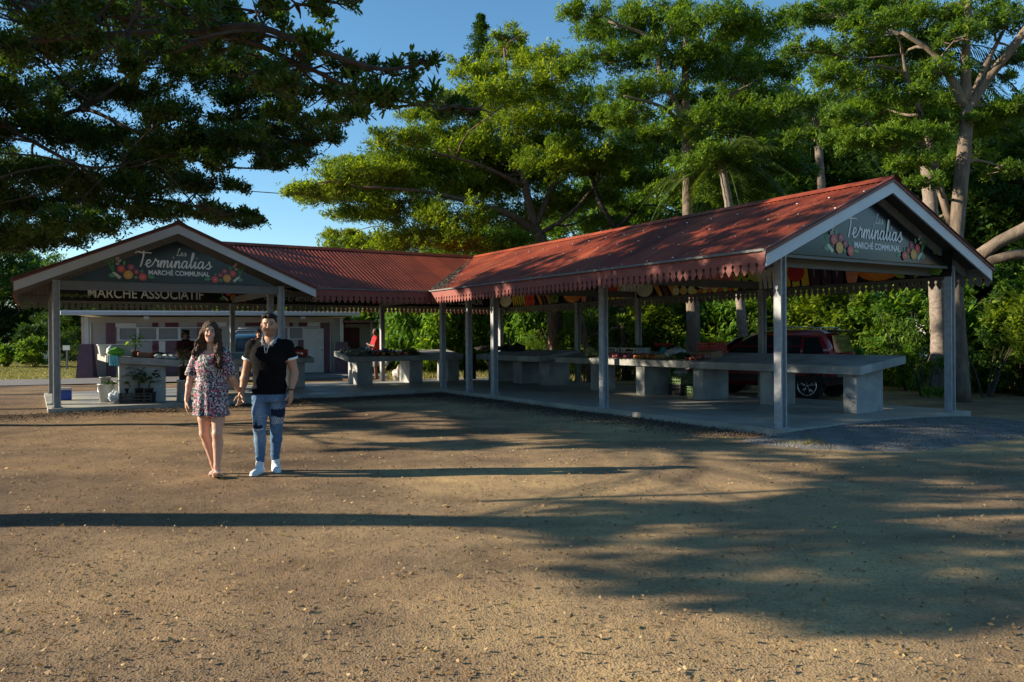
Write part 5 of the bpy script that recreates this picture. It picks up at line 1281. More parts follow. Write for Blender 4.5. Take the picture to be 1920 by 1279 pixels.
while cnt_ < 80:      # upper crown, above and beside the frame
    x = g_.uniform(-17, -6.5); y = g_.uniform(11.2, 18.5); z = g_.uniform(4.2, 11.0)
    if abs(x) < (y * .66 + .6) + .9 and z < 1.5 + y * .44 + .6: continue
    xs = x + 2.67 * z
    if z < 8 and (xs < -4.5 or xs > 9 or (y < 12.6 and xs < 1.5)): continue
    if z > 6.5 and math.sin(y * 2.2 + z) > .2: continue
    padsL2.append((np.array([x, y, z]), .6, .6, .12, .45)); cnt_ += 1
cnt_ = 0
while cnt_ < 60:       # lowest boughs beside the frame: they shade the yard in front of the slab
    y = g_.uniform(10.2, 17.0); xs = g_.uniform(-3.8, 5.0); x = -(.66 * y + 1.5) - g_.uniform(0, 3.5); z = (xs - x) / 2.67
    if z < 2.8 or math.sin(xs * 1.9 + y * 1.3) > .55: continue
    padsL2.append((np.array([x, y, z]), .6, .5, .1, .7)); cnt_ += 1
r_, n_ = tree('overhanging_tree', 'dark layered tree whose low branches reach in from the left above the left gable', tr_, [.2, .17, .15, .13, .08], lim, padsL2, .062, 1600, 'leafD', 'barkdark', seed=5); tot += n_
# nearest tree, outside the frame on the left: long near bough at the top, long trunk shadow on the ground
trn = [(-9.8, 6.3, 0), (-9.8, 6.2, 1.2), (-9.7, 6.22, 2.2), (-9.6, 6.0, 3.4), (-9.4, 5.9, 4.8), (-9.2, 6.0, 6.2)]
Yn = 7.6
lim = [([(-9.4, 6.8, 3.4), (-7, 7.2, 4.0), (-5.0, 7.5, 4.35), at(380, 60, Yn), at(560, 120, Yn), at(660, 165, Yn), at(780, 195, Yn), at(860, 200, Yn)], .04, .010),
       ([at(380, 60, Yn), at(480, 50, Yn - .3), at(600, 95, Yn - .4), at(720, 130, Yn - .4), at(810, 113, Yn - .4)], .04, .012), ([(-9.2, 6.8, 4.4), (-6, 6.3, 4.7), at(420, -10, 7), at(560, -8, 7)], .05, .012)]
padsN = PX([(490, 62, 75, 30), (560, 88, 70, 24), (600, 130, 75, 30), (680, 118, 62, 22), (738, 132, 48, 15), (795, 116, 42, 9), (700, 182, 75, 26), (620, 188, 70, 26), (775, 190, 72, 22), (835, 202, 58, 17), (555, 168, 65, 30), (470, 130, 60, 30), (890, 208, 38, 12), (560, 10, 70, 12), (635, 2, 52, 9), (470, 12, 70, 22), (380, 40, 70, 30), (650, 225, 50, 12), (400, 100, 50, 26), (740, 160, 45, 16), (60, 30, 90, 30), (160, 50, 90, 30), (270, 25, 80, 26), (330, 90, 70, 26), (90, 110, 80, 26), (220, 110, 70, 22), (350, -10, 70, 26), (10, 90, 80, 30), (430, 70, 60, 26)], Yn, .7, 6)
# crown above and outside the frame (throws the broad shade over the right of the yard)
cnt_ = 0
while cnt_ < 520:
    x = g_.uniform(-15, -4.3); y = 2.1 + 10.5 * g_.uniform() ** 1.2
    z = 3.8 + g_.uniform(0, 1) * 4.6 * (1 - ((x + 9.4) / 6.5) ** 2 * .6)
    if abs(x) < (y * .66 + .5) + .85 and z < 1.5 + y * .44 + .5: continue
    xs = x + 2.67 * z; ys = y + .117 * z
    if xs < float(np.interp(ys, [3.0, 3.5, 4.2, 4.9, 5.8, 6.9, 7.3, 9.5, 10.8, 12.0], [5.0, 3.0, 1.0, .4, .2, .7, 3.0, 3.2, 2.2, .5])): continue
    if ys > 6.8 and math.sin(xs * 2.1 + 1.7 * math.sin(ys * 2.3)) > .3: continue
    if ys <= 6.8 and math.sin(xs * 2.4 + 1.7 * math.sin(ys * 2.9)) > .6: continue
    padsN.append((np.array([x, y, z]), .42, .42, .09, .55)); cnt_ += 1
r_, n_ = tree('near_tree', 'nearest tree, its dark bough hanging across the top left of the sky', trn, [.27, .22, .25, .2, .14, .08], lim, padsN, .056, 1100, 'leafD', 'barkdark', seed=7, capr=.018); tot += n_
# two more trees outside the left edge: they dapple the roofs and shade the yard in front of the slab
for k_, (x, y, h_, rr0, np_) in enumerate(((-13.5, 17.0, 5.4, 3.4, 38), (-17.5, 21.5, 5.0, 3.8, 38))):
    pads = []
    for i in range(np_):
        a_ = g_.uniform(0, 6.28); d_ = rr0 * math.sqrt(g_.uniform()); z = h_ + g_.uniform(-.6, 2.6) * (1 - (d_ / rr0) ** 2 * .5)
        pads.append((np.array([x + d_ * math.cos(a_), y + d_ * math.sin(a_) * .9, z + .6]), .9, .9, .15))
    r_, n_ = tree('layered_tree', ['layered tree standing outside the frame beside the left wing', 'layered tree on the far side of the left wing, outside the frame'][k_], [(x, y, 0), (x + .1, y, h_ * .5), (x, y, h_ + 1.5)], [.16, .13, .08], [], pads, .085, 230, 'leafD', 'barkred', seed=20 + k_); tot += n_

# palms
def palm(label, base, top, r0, r1, nf, fl_, seed):
    g = np.random.default_rng(seed); base = np.array(base, float); top = np.array(top, float)
    root = empty('palm_tree', tuple(base), 0, label, 'palm tree')
    q = MB(); P = branch_pts(np.zeros(3), top - base, 40, 0, .01, g); q.tube(P, [r0 + (r1 - r0) * i / 39 + (.012 if i % 2 else 0) for i in range(40)], 10); q.build('trunk', M['barkpalm'], root, True)
    for k in range(nf):
        a_ = k * 2.4 + g.uniform(-.2, .2); el = g.uniform(-.35, 1.1); L_ = fl_ * g.uniform(.85, 1.1); V = []; F = []
        d_ = np.array([math.cos(a_), math.sin(a_), 0]); sd = np.array([-d_[1], d_[0], 0]); spine = []
        for i in range(25):
            t_ = i / 24; spine.append(top - base + d_ * L_ * (t_ * math.cos(el) * (1 - .15 * t_)) + np.array([0, 0, L_ * (math.sin(el) * t_ - .55 * t_ * t_)]))
        for i in range(1, 25):
            for rep in (0, .5):
                p = spine[i] * (1 - rep) + spine[i - 1] * rep; t_ = (i - rep) / 24
                ll = .62 * math.sin(math.pi * min(1, .18 + .8 * t_)) * fl_ / 2.8
                for s in (-1, 1):
                    tip = p + sd * s * ll * .75 + d_ * ll * .35 + np.array([0, 0, -ll * (.45 + .2 * g.uniform())]); md = (p + tip) / 2 + np.array([0, 0, .04]); kk = len(V)
                    V += [p, md + d_ * .016, tip, md - d_ * .016]; F.append([kk, kk + 1, kk + 2, kk + 3])
        q = MB(); q.add(V, F); q.tube(spine, list(np.linspace(.025, .004, 25)), 4); q.build('frond', M['frond'], root)
palm('leaning ringed palm trunk behind the red car, crown among the tree tops', at(1400, 700, 21.5) * [1, 1, 0], at(1352, 300, 21.5), .13, .10, 16, 2.6, 3)
palm('palm with rough trunk just left of the thick forked trunk at the right', at(1762, 735, 19.6) * [1, 1, 0], at(1735, 95, 19.8), .20, .13, 20, 3.0, 4)
palm('palm crown rising behind the ridge between the tall trees', at(1570, 700, 27) * [1, 1, 0], at(1530, 215, 27), .15, .12, 18, 3.3, 5)

# curving pale trunk beside the brown one, behind the corner
q = [at(1106, 712, 26) * [1, 1, 0], at(1100, 660, 26), at(1092, 610, 26), at(1083, 575, 26), at(1080, 520, 26)]
r_, n_ = tree('young_tree', 'small pale leaning tree with a side branch, between the posts behind the corner', q, [.12, .10, .10, .09, .07], [([at(1096, 640, 26), at(1110, 628, 26), at(1125, 626, 25.8), at(1160, 612, 25.5)], .05, .02)], PX([(1080, 500, 40, 12), (1170, 600, 30, 10), (1110, 540, 30, 10)], 26, .6, 9), .09, 200, 'leafR', 'barkpale', seed=9)
q = [at(1307, 700, 19.0) * [1, 1, 0], at(1304, 560, 19.2)]

# bushes and hedge behind the pavilion
def bush(name, label, c, r, h, n, leaf, lsize, seed, broad=False, group=None, cat='bush', stems=5):
    g = np.random.default_rng(seed); root = empty(name, (c[0], c[1], 0), 0, label, cat, group)
    q = MB()
    for k in range(stems):
        a_ = g.uniform(0, 6.28); q.tube([(0.1 * math.cos(a_), .1 * math.sin(a_), 0), (.3 * r * math.cos(a_), .3 * r * math.sin(a_), h * .4), (.6 * r * math.cos(a_), .6 * r * math.sin(a_), h * .8)], [.03, .022, .01], 5)
    q.build('stems', M['barkdark'], root)
    k = max(6, n // 34); d_ = g.normal(size=(k, 3)); d_ /= np.linalg.norm(d_, axis=1)[:, None]; rad = g.uniform(.3, 1.0, k) ** .6
    cc = d_ * rad[:, None]; cc[:, 2] = (cc[:, 2] * .5 + .5)
    idx = g.integers(0, k, n); P = cc[idx] + g.normal(0, .085, (n, 3)) * [1, 1, .6]; P[:, 0] *= r; P[:, 1] *= r; P[:, 2] = np.maximum(P[:, 2] * h, .05)
    V = []; F = []; off = 0
    for s_ in range(3):
        v, f = leaves_np(P[s_::3], lsize, (TBROAD if broad else TEMPL)[s_], g, .6); V.append(v); F.append(f + off); off += len(v)
    mesh_np('foliage', np.vstack(V), np.vstack(F), M[leaf], root)
    return root, len(F)
lab_b = ['bright broad-leaved bush behind the back table, left of the first grey post', 'tall bright bush seen between the two inner posts', 'glossy broad-leaved bush just left of the brown tree trunk', 'bright bush behind the white pickup', 'pale sunlit bush far behind the empty right end of the back table', 'rounded bright bush beyond the corner posts']
for i, (u, v, Y, r, h) in enumerate(((800, 690, 33, 2.2, 4.4), (890, 690, 34, 2.2, 3.6), (985, 690, 33, 2.0, 3.7), (735, 690, 39, 2.6, 5.2), (845, 690, 38, 2.6, 5.0), (940, 690, 37, 2.4, 4.6))):
    c = at(u, v, Y); bush('broadleaf_bush', lab_b[i], c, r, h, 1500, 'leafB', .26, 200 + i, True, 'broad-leaved bushes behind the pavilion')
hedge = [(1060, 30, 1.8, 3.2, 'leafR'), (1130, 29, 1.9, 3.4, 'leafR'), (1200, 28, 1.9, 3.6, 'leafK'), (1262, 27, 1.8, 3.5, 'leafR'), (1335, 26, 1.8, 3.6, 'leafR'), (1400, 26.5, 1.9, 3.8, 'leafK'), (1465, 26, 1.8, 3.8, 'leafR'), (1530, 25, 1.8, 3.7, 'leafR'), (1595, 24, 1.8, 3.6, 'leafR'), (1655, 23, 1.7, 3.5, 'leafR'), (1712, 22, 1.5, 3.6, 'leafR'),
         (1640, 20.6, .9, 1.3, 'leafB'), (1705, 20.2, 1.0, 1.35, 'leafB'), (1735, 19.4, .6, 1.1, 'leafB'), (1835, 20.5, 1.5, 3.6, 'leafR'), (1900, 20.8, 1.6, 4.4, 'leafR'), (1850, 18.6, .9, 1.5, 'leafK'), (1912, 18.4, 1.1, 1.9, 'leafK'), (1990, 19, 1.6, 3.2, 'leafR')]
lab_h = ['leafy shrub between the brown trunk and the second post', 'shrub behind the gap left of the long table', 'dark shrub behind the white crates', 'green shrub left of the tall straight pale trunk', 'green shrub between the tall pale trunk and the palm trunk', 'dark shrub behind the roof of the red car', 'dense shrub right above the rear of the red car', 'dense shrub behind the near front post', 'dense shrub behind the empty end of the long table', 'shrub left of the palm with the rough trunk', 'shrub against the palm trunk at the right',
         'low bright bush behind the last pedestal', 'low bright bush in the sun left of the front right post', 'small bright bush at the foot of the rough palm trunk', 'shrub right of the thick forked trunk', 'tall shrub at the right edge hiding the house', 'low dark weeds right of the front right post', 'dark undergrowth at the right edge', 'shrub beyond the right edge']
for i, (u, Y, r, h, lf) in enumerate(hedge):
    c = at(u, 700, Y + (i * 37 % 5 - 2) * .35); h = h * (.72 + .13 * (i * 29 % 5)) if h > 2 else h; n_ = int((1000 if h > 2 else 700) * r * h / 3.2); bush('shrub', lab_h[i], c, r * 1.05, h, n_, ('leafR', 'leafK', 'leafB', 'leafR', 'leafC')[i * 3 % 5] if h > 2 else lf, (.10, .16, .12, .19, .085)[i * 2 % 5] if h > 2 else .09, 300 + i, i % 3 == 1, 'shrubs behind the right wing', 'shrub')
for i, (u, Y, r, h, lab) in enumerate(((12, 45, 1.1, 1.5, 'small glossy bush at the left edge of the lawn'), (66, 44, 1.25, 1.6, 'round glossy bush on the lawn left of the front post'), (48, 52, 2.2, 2.6, 'dark bush behind the round bush on the left lawn'), (135, 55, 3.0, 4.2, 'dark shrub seen between the left post and the building'), (5, 62, 3, 4.5, 'dark shrub at the far left edge'))):
    c = at(u, 690, Y); bush('lawn_bush', lab, c, r, h, 700, 'leafR' if h < 2 else 'leafK', .17, 400 + i)
# background trees (share a few crown meshes)
def bgtree(label, c, r, h, leaf, seed, lsize=.26, n=3600):
    g = np.random.default_rng(seed); root = empty('background_tree', (c[0], c[1], 0), 0, label, 'tree', 'trees in the background')
    q = MB(); q.tube([(0, 0, 0), (.1, 0, h * .3), (.0, .1, h * .75)], [.3, .22, .08], 8)
    for k in range(7):
        a_ = k * .9; q.tube([(0, 0, h * (.25 + .06 * k)), (r * .6 * math.cos(a_), r * .6 * math.sin(a_), h * (.45 + .07 * k))], [.1, .03], 5)
    q.build('trunk', M['barkdark'], root, True)
    k = 90; d_ = g.normal(size=(k, 3)); d_ /= np.linalg.norm(d_, axis=1)[:, None]; cc = d_ * (g.uniform(.35, 1, k) ** .5)[:, None]
    idx = g.integers(0, k, n); P = cc[idx] + g.normal(0, .10, (n, 3)) * [1, 1, .6]; P[:, 0] *= r; P[:, 1] *= r; P[:, 2] = h * .58 + P[:, 2] * h * .42
    V = []; F = []; off = 0
    for s_ in range(3):
        v, f = leaves_np(P[s_::3], lsize, TEMPL[s_], g, .6); V.append(v); F.append(f + off); off += len(v)
    mesh_np('crown', np.vstack(V), np.vstack(F), M[leaf], root); return root
bg = [(1120, 38, 3.4, 10.0, 'leafR', 'loose green tree behind the forked tree'), (1235, 36, 3.4, 12.0, 'leafR', 'green tree behind the left side of the tall pale trunk'), (1370, 34, 3.3, 13.0, 'leafR', 'green tree behind the right side of the tall pale trunk'), (1470, 36, 3.2, 13.5, 'leafR', 'green tree high above the middle of the right roof'), (-8, 60, 3.8, 9, 'leafK', 'dark tree at the far left behind the lawn'), (70, 66, 4, 9, 'leafR', 'green tree behind the left lawn'), (160, 58, 3.6, 6.5, 'leafK', 'tree behind the left end of the building'), (700, 62, 3.6, 6.2, 'leafR', 'tree far behind the lean-to'), (800, 52, 3.8, 8, 'leafR', 'tree behind the bright bushes'), (900, 50, 4, 8.5, 'leafR', 'tree behind the inner corner posts'), (1000, 44, 3.8, 8.5, 'leafK', 'dark tree behind the sunlit tree trunk'), (1090, 46, 3.5, 7.4, 'leafR', 'tree behind the leaning pale tree'), (1200, 45, 3.5, 7.2, 'leafK', 'dark tree behind the middle of the right wing'),
      (1330, 40, 3.4, 8.0, 'leafK', 'dark tree behind the palm'), (1430, 38, 3.5, 10.5, 'leafK', 'dark tree left of the gable peak'), (1520, 36, 3.6, 11.5, 'leafK', 'tall dark tree behind the ridge end'), (1610, 34, 3.4, 12.0, 'leafK', 'tall dark tree above the gable peak'), (1700, 33, 3.4, 12, 'leafK', 'tall dark tree behind the rough palm'), (1790, 31, 3.4, 11.0, 'leafK', 'dark tree behind the thick forked trunk'), (1880, 29, 3.2, 10, 'leafK', 'dark tree at the upper right edge'), (1960, 27, 3, 10, 'leafK', 'dark tree beyond the right edge')]
for i, (u, Y, r, h, lf, lab) in enumerate(bg): bgtree(lab, at(u, 640, Y), r, h, lf, 500 + i, .2 if Y < 45 else .26, 5200 if Y < 45 else 3600)
for i, (u, r) in enumerate(((215, 3.6), (290, 3.4), (360, 3.8), (430, 3.4), (500, 3.6), (570, 3.5), (640, 3.6))):
    bgtree(['tree behind the left window strip of the building', 'tree behind the left part of the building roof', 'tree behind the building, beyond the woman', 'tree behind the building, beyond the roll bar of the truck', 'tree behind the building, beyond the man', 'tree behind the right window strip', 'tree behind the right end of the building'][i], at(u, 640, 60), r, 5.6 + (i % 3) * .35, 'leafR', 540 + i, .26, 2600)
# far conifer tip
c = at(905, 500, 60); root = empty('conifer', (c[0], 60, 0), 0, 'narrow dark column pine tip poking above the sunlit tree', 'tree')
q = MB(); q.cyl((0, 0, 0), (0, 0, 26.0), .3, .05, 8); q.build('trunk', M['barkdark'], root)
g = np.random.default_rng(5); z = g.uniform(14, 26.2, 2600); rad = np.minimum(1.5, .12 + (26.4 - z) * .42) * (.75 + .25 * np.sign(np.sin(z * 7))) * np.sqrt(g.uniform(0, 1, 2600)); a_ = g.uniform(0, 6.28, 2600)
v, f = leaves_np(np.stack([rad * np.cos(a_), rad * np.sin(a_), z], 1), .22, TEMPL[0], g, .3); mesh_np('crown', v, f, M['leafK'], root)
# far woodland as one mass
g = np.random.default_rng(6); V = []; F = []; off = 0
n = 26000; ang = g.uniform(-1.0, 1.0, n); dist = g.uniform(80, 100, n); x = dist * np.sin(ang); y = dist * np.cos(ang)
hh = 7.5 + 1.8 * np.sin(ang * 23) + 1.2 * np.sin(ang * 57 + 1) + .8 * np.sin(ang * 131); gap = (ang > -.62) & (ang < -.25)
hh = np.where(gap, hh * .45, hh)
z = g.uniform(0, 1, n) ** .8 * hh
v, f = leaves_np(np.stack([x, y, z], 1), .8, TEMPL[1], g, .7); o = mesh_np('woodland', v, f, M['leafK']); tag(o, 'dense far woodland closing the horizon', 'woodland', kind='stuff')

n = 30000; ang = g.uniform(1.3, 4.98, n); dist = g.uniform(48, 62, n); x = dist * np.sin(ang); y = dist * np.cos(ang); hh = 5.6 + 2.4 * np.sin(ang * 9) + 1.2 * np.sin(ang * 23 + 1) + .8 * np.sin(ang * 61)  # unseen trees added behind the camera: darken sign reflections, cut sky fill
v, f = leaves_np(np.stack([x, y, g.uniform(0, 1, n) ** .8 * hh], 1), .7, TEMPL[2], g, .7); o = mesh_np('woodland', v, f, M['leafK']); tag(o, 'unseen woodland added behind the viewer to darken the sign reflections', 'woodland', kind='stuff')

# ---------------------------------------------------------------- ground clutter
def visible_ground(n, g, y0, y1, pw=1.0, xr=.72):
    y = y0 + (y1 - y0) * g.uniform(0, 1, n) ** pw; x = g.uniform(-xr, xr, n) * y; return x, y
def in_slab(x, y):
    dx, dy = x - PO[0], y - PO[1]; b_ = dx * BV[0] + dy * BV[1]; a_ = dx * AV[0] + dy * AV[1]
    return ((b_ > -.25) & (b_ < 5.05) & (a_ > -.3) & (a_ < 16.6)) | ((b_ > -9.5) & (b_ < .1) & (a_ > 11.2) & (a_ < 16.6)) | ((b_ > -9.55) & (b_ < -4.4) & (a_ > 10.5) & (a_ < 16.6))
g = np.random.default_rng(31)
x, y = visible_ground(13000, g, 3.2, 22, 1.25); k = ~in_slab(x, y); x, y = x[k], y[k]; n = len(x)
L_ = g.uniform(.007, .019, n) * np.where(g.uniform(0, 1, n) < .1, 1.6, 1); a_ = g.uniform(0, 6.28, n); w_ = L_ * g.uniform(.25, .5, n); d_ = np.stack([np.cos(a_), np.sin(a_)], 1); s2 = np.stack([-d_[:, 1], d_[:, 0]], 1)
zc = und(x, y) + .006
V = np.zeros((n, 4, 3)); P = np.stack([x, y], 1)
for j, (cd, cs, cz) in enumerate(((-1, 0, g.uniform(0, .012, n)), (.1, 1, g.uniform(0, .02, n)), (1, 0, g.uniform(0, .022, n)), (.1, -1, g.uniform(0, .006, n)))):
    V[:, j, :2] = P + d_ * (cd * L_)[:, None] + s2 * (cs * w_)[:, None]; V[:, j, 2] = zc + cz
o = mesh_np('leaf_litter', V.reshape(-1, 3), np.arange(n * 4).reshape(-1, 4), M['litter']); tag(o, 'dry fallen leaves scattered over the dirt yard', 'leaf litter', kind='stuff')
def stones(name, label, x, y, z, r, m, g):
    n = len(x); T = np.array([(1, 0, 0), (0, 1, 0), (-1, 0, 0), (0, -1, 0), (0, 0, .8), (0, 0, -.5)]); Fq = np.array([(0, 1, 4), (1, 2, 4), (2, 3, 4), (3, 0, 4), (1, 0, 5), (2, 1, 5), (3, 2, 5), (0, 3, 5)])
    a_ = g.uniform(0, 6.28, n); V = T[None] * (r[:, None, None] * g.uniform(.6, 1.3, (n, 6, 1))); c_, s_ = np.cos(a_)[:, None], np.sin(a_)[:, None]
    W = np.stack([V[..., 0] * c_ - V[..., 1] * s_ + x[:, None], V[..., 0] * s_ + V[..., 1] * c_ + y[:, None], V[..., 2] + z[:, None]], -1)
    F = (Fq[None] + 6 * np.arange(n)[:, None, None]).reshape(-1, 3); o_ = mesh_np(name, W.reshape(-1, 3), F, m); tag(o_, label, 'gravel', kind='stuff')
x, y = visible_ground(60000, g, 3.4, 19, 1.25); dens = .5 + .5 * np.sin(x * .7 + 1.3 * np.sin(y * .5)) * np.sin(y * .55 + .8); k = (~in_slab(x, y)) & (g.uniform(0, 1, len(x)) < .25 + .75 * np.clip(dens - .25 * (x / 4), 0, 1)); x, y = x[k], y[k]
stones('loose_gravel', 'small brown stones scattered over the dirt yard', x, y, und(x, y) + .001, g.uniform(.0025, .006, len(x)) * np.where(g.uniform(0, 1, len(x)) < .04, 1.7, 1), M['pebble'], g)
# grey gravel apron in front of the right gable
V = []; nb_, na_ = 60, 40
def apron(b_, a_): 
    r_ = ((b_ - 1.9) / 3.0) ** 2 + ((a_ + .6) / 1.75) ** 2
    return .085 * np.clip(1 - r_, -.35, 1) * (1 if True else 0)
bs, as_ = np.meshgrid(np.linspace(-1.2, 5.2, nb_), np.linspace(-2.9, -.16, na_)); hz = apron(bs, as_) + .006 * np.sin(bs * 9) * np.sin(as_ * 7)
P = PO[None, None] + bs[..., None] * BV + as_[..., None] * AV; P[..., 2] = hz
i = np.arange(nb_ - 1)[None, :] + nb_ * np.arange(na_ - 1)[:, None]
o = mesh_np('gravel_apron', P.reshape(-1, 3), np.stack([i.ravel(), i.ravel() + 1, i.ravel() + 1 + nb_, i.ravel() + nb_], 1), M['gravel'], smooth=True); tag(o, kind='structure')
n = 9000; b_ = g.uniform(-1.1, 5.0, n); a_ = g.uniform(-2.6, -.2, n); hz = apron(b_, a_); k = hz > .0; b_, a_, hz = b_[k], a_[k], hz[k]
P = PO[None] + b_[:, None] * BV + a_[:, None] * AV; stones('grey_gravel', 'grey gravel heaped against the slab below the right gable', P[:, 0], P[:, 1], hz + .002, g.uniform(.008, .018, len(hz)), M['gravel'], g)
# dark mulch along the slab edges
n = 26000; t_ = g.uniform(0, 1, n); L_ = t_ * 26; b_ = np.where(L_ < 11.5, -.3 - np.abs(g.normal(0, .55, n)), np.where(L_ < 16, -(L_ - 11.5), -4.4 - (L_ - 16))); a_ = np.where(L_ < 11.5, L_, np.where(L_ < 16, 11.1 - np.abs(g.normal(0, .7, n)), 10.4 - np.abs(g.normal(0, .6, n))))
P = PO[None] + b_[:, None] * BV + a_[:, None] * AV; k = ~in_slab(P[:, 0], P[:, 1]); P = P[k]
v, f = leaves_np(np.stack([P[:, 0], P[:, 1], und(P[:, 0], P[:, 1]) + g.uniform(.0, .03, len(P))], 1), .03, rosette(2, .5, .1, 0, 3), g, .5)
o = mesh_np('leaf_mulch', v, f, M['mulch']); tag(o, 'dark decayed leaves banked along the slab edge', 'leaf litter', kind='stuff')
# grass tuft by the apron, lawn grass
def grass(name, label, x, y, z, h, m, g, w=.006):
    n = len(x); a_ = g.uniform(0, 6.28, n); l_ = g.uniform(0, .6, n) * h; V = np.zeros((n, 3, 3)); V[:, 0] = np.stack([x - w * np.sin(a_), y + w * np.cos(a_), z], 1); V[:, 1] = np.stack([x + w * np.sin(a_), y - w * np.cos(a_), z], 1); V[:, 2] = np.stack([x + l_ * np.cos(a_), y + l_ * np.sin(a_), z + h], 1)
    o_ = mesh_np(name, V.reshape(-1, 3), np.arange(3 * n).reshape(-1, 3), m); tag(o_, label, 'grass', kind='stuff')
c = onz(1522, 832); n = 4200; rr_ = np.sqrt(g.uniform(0, 1, n)); a_ = g.uniform(0, 6.28, n); x = c[0] + .5 * rr_ * np.cos(a_) * (1 + .3 * np.sin(3 * a_)); y = c[1] + .45 * rr_ * np.sin(a_) * (1 + .3 * np.cos(2 * a_))
grass('grass_tuft', 'low green grass patch in front of the near corner of the slab', x, y, und(x, y) + .004, g.uniform(.02, .10, n) * (1.05 - rr_), M['grassblade'], g, .005)
n = 60000; y = g.uniform(30, 62, n); x = -y * g.uniform(.40, .72, n); grass('lawn_grass', 'dry lawn grass beyond the road at the left', x, y, np.full(n, -.03), g.uniform(.02, .08, n), M['grassblade'], g, .02)
n = 50000; y = g.uniform(27, 46, n); x = y * g.uniform(-.16, .75, n); grass('rough_grass', 'rough grass under the bushes behind the pavilion', x, y, np.full(n, -.03), g.uniform(.05, .3, n), M['grassblade'], g, .03)
n = 16000; y = g.uniform(15.5, 24, n); x = 11.2 + (y - 15.5) * .35 + np.abs(g.normal(0, 2.0, n)); grass('verge_grass', 'tangled grass and weeds under the trees at the right edge', x, y, np.full(n, .0), g.uniform(.08, .5, n), M['grassblade'], g, .012)
print('leaf quads', tot)

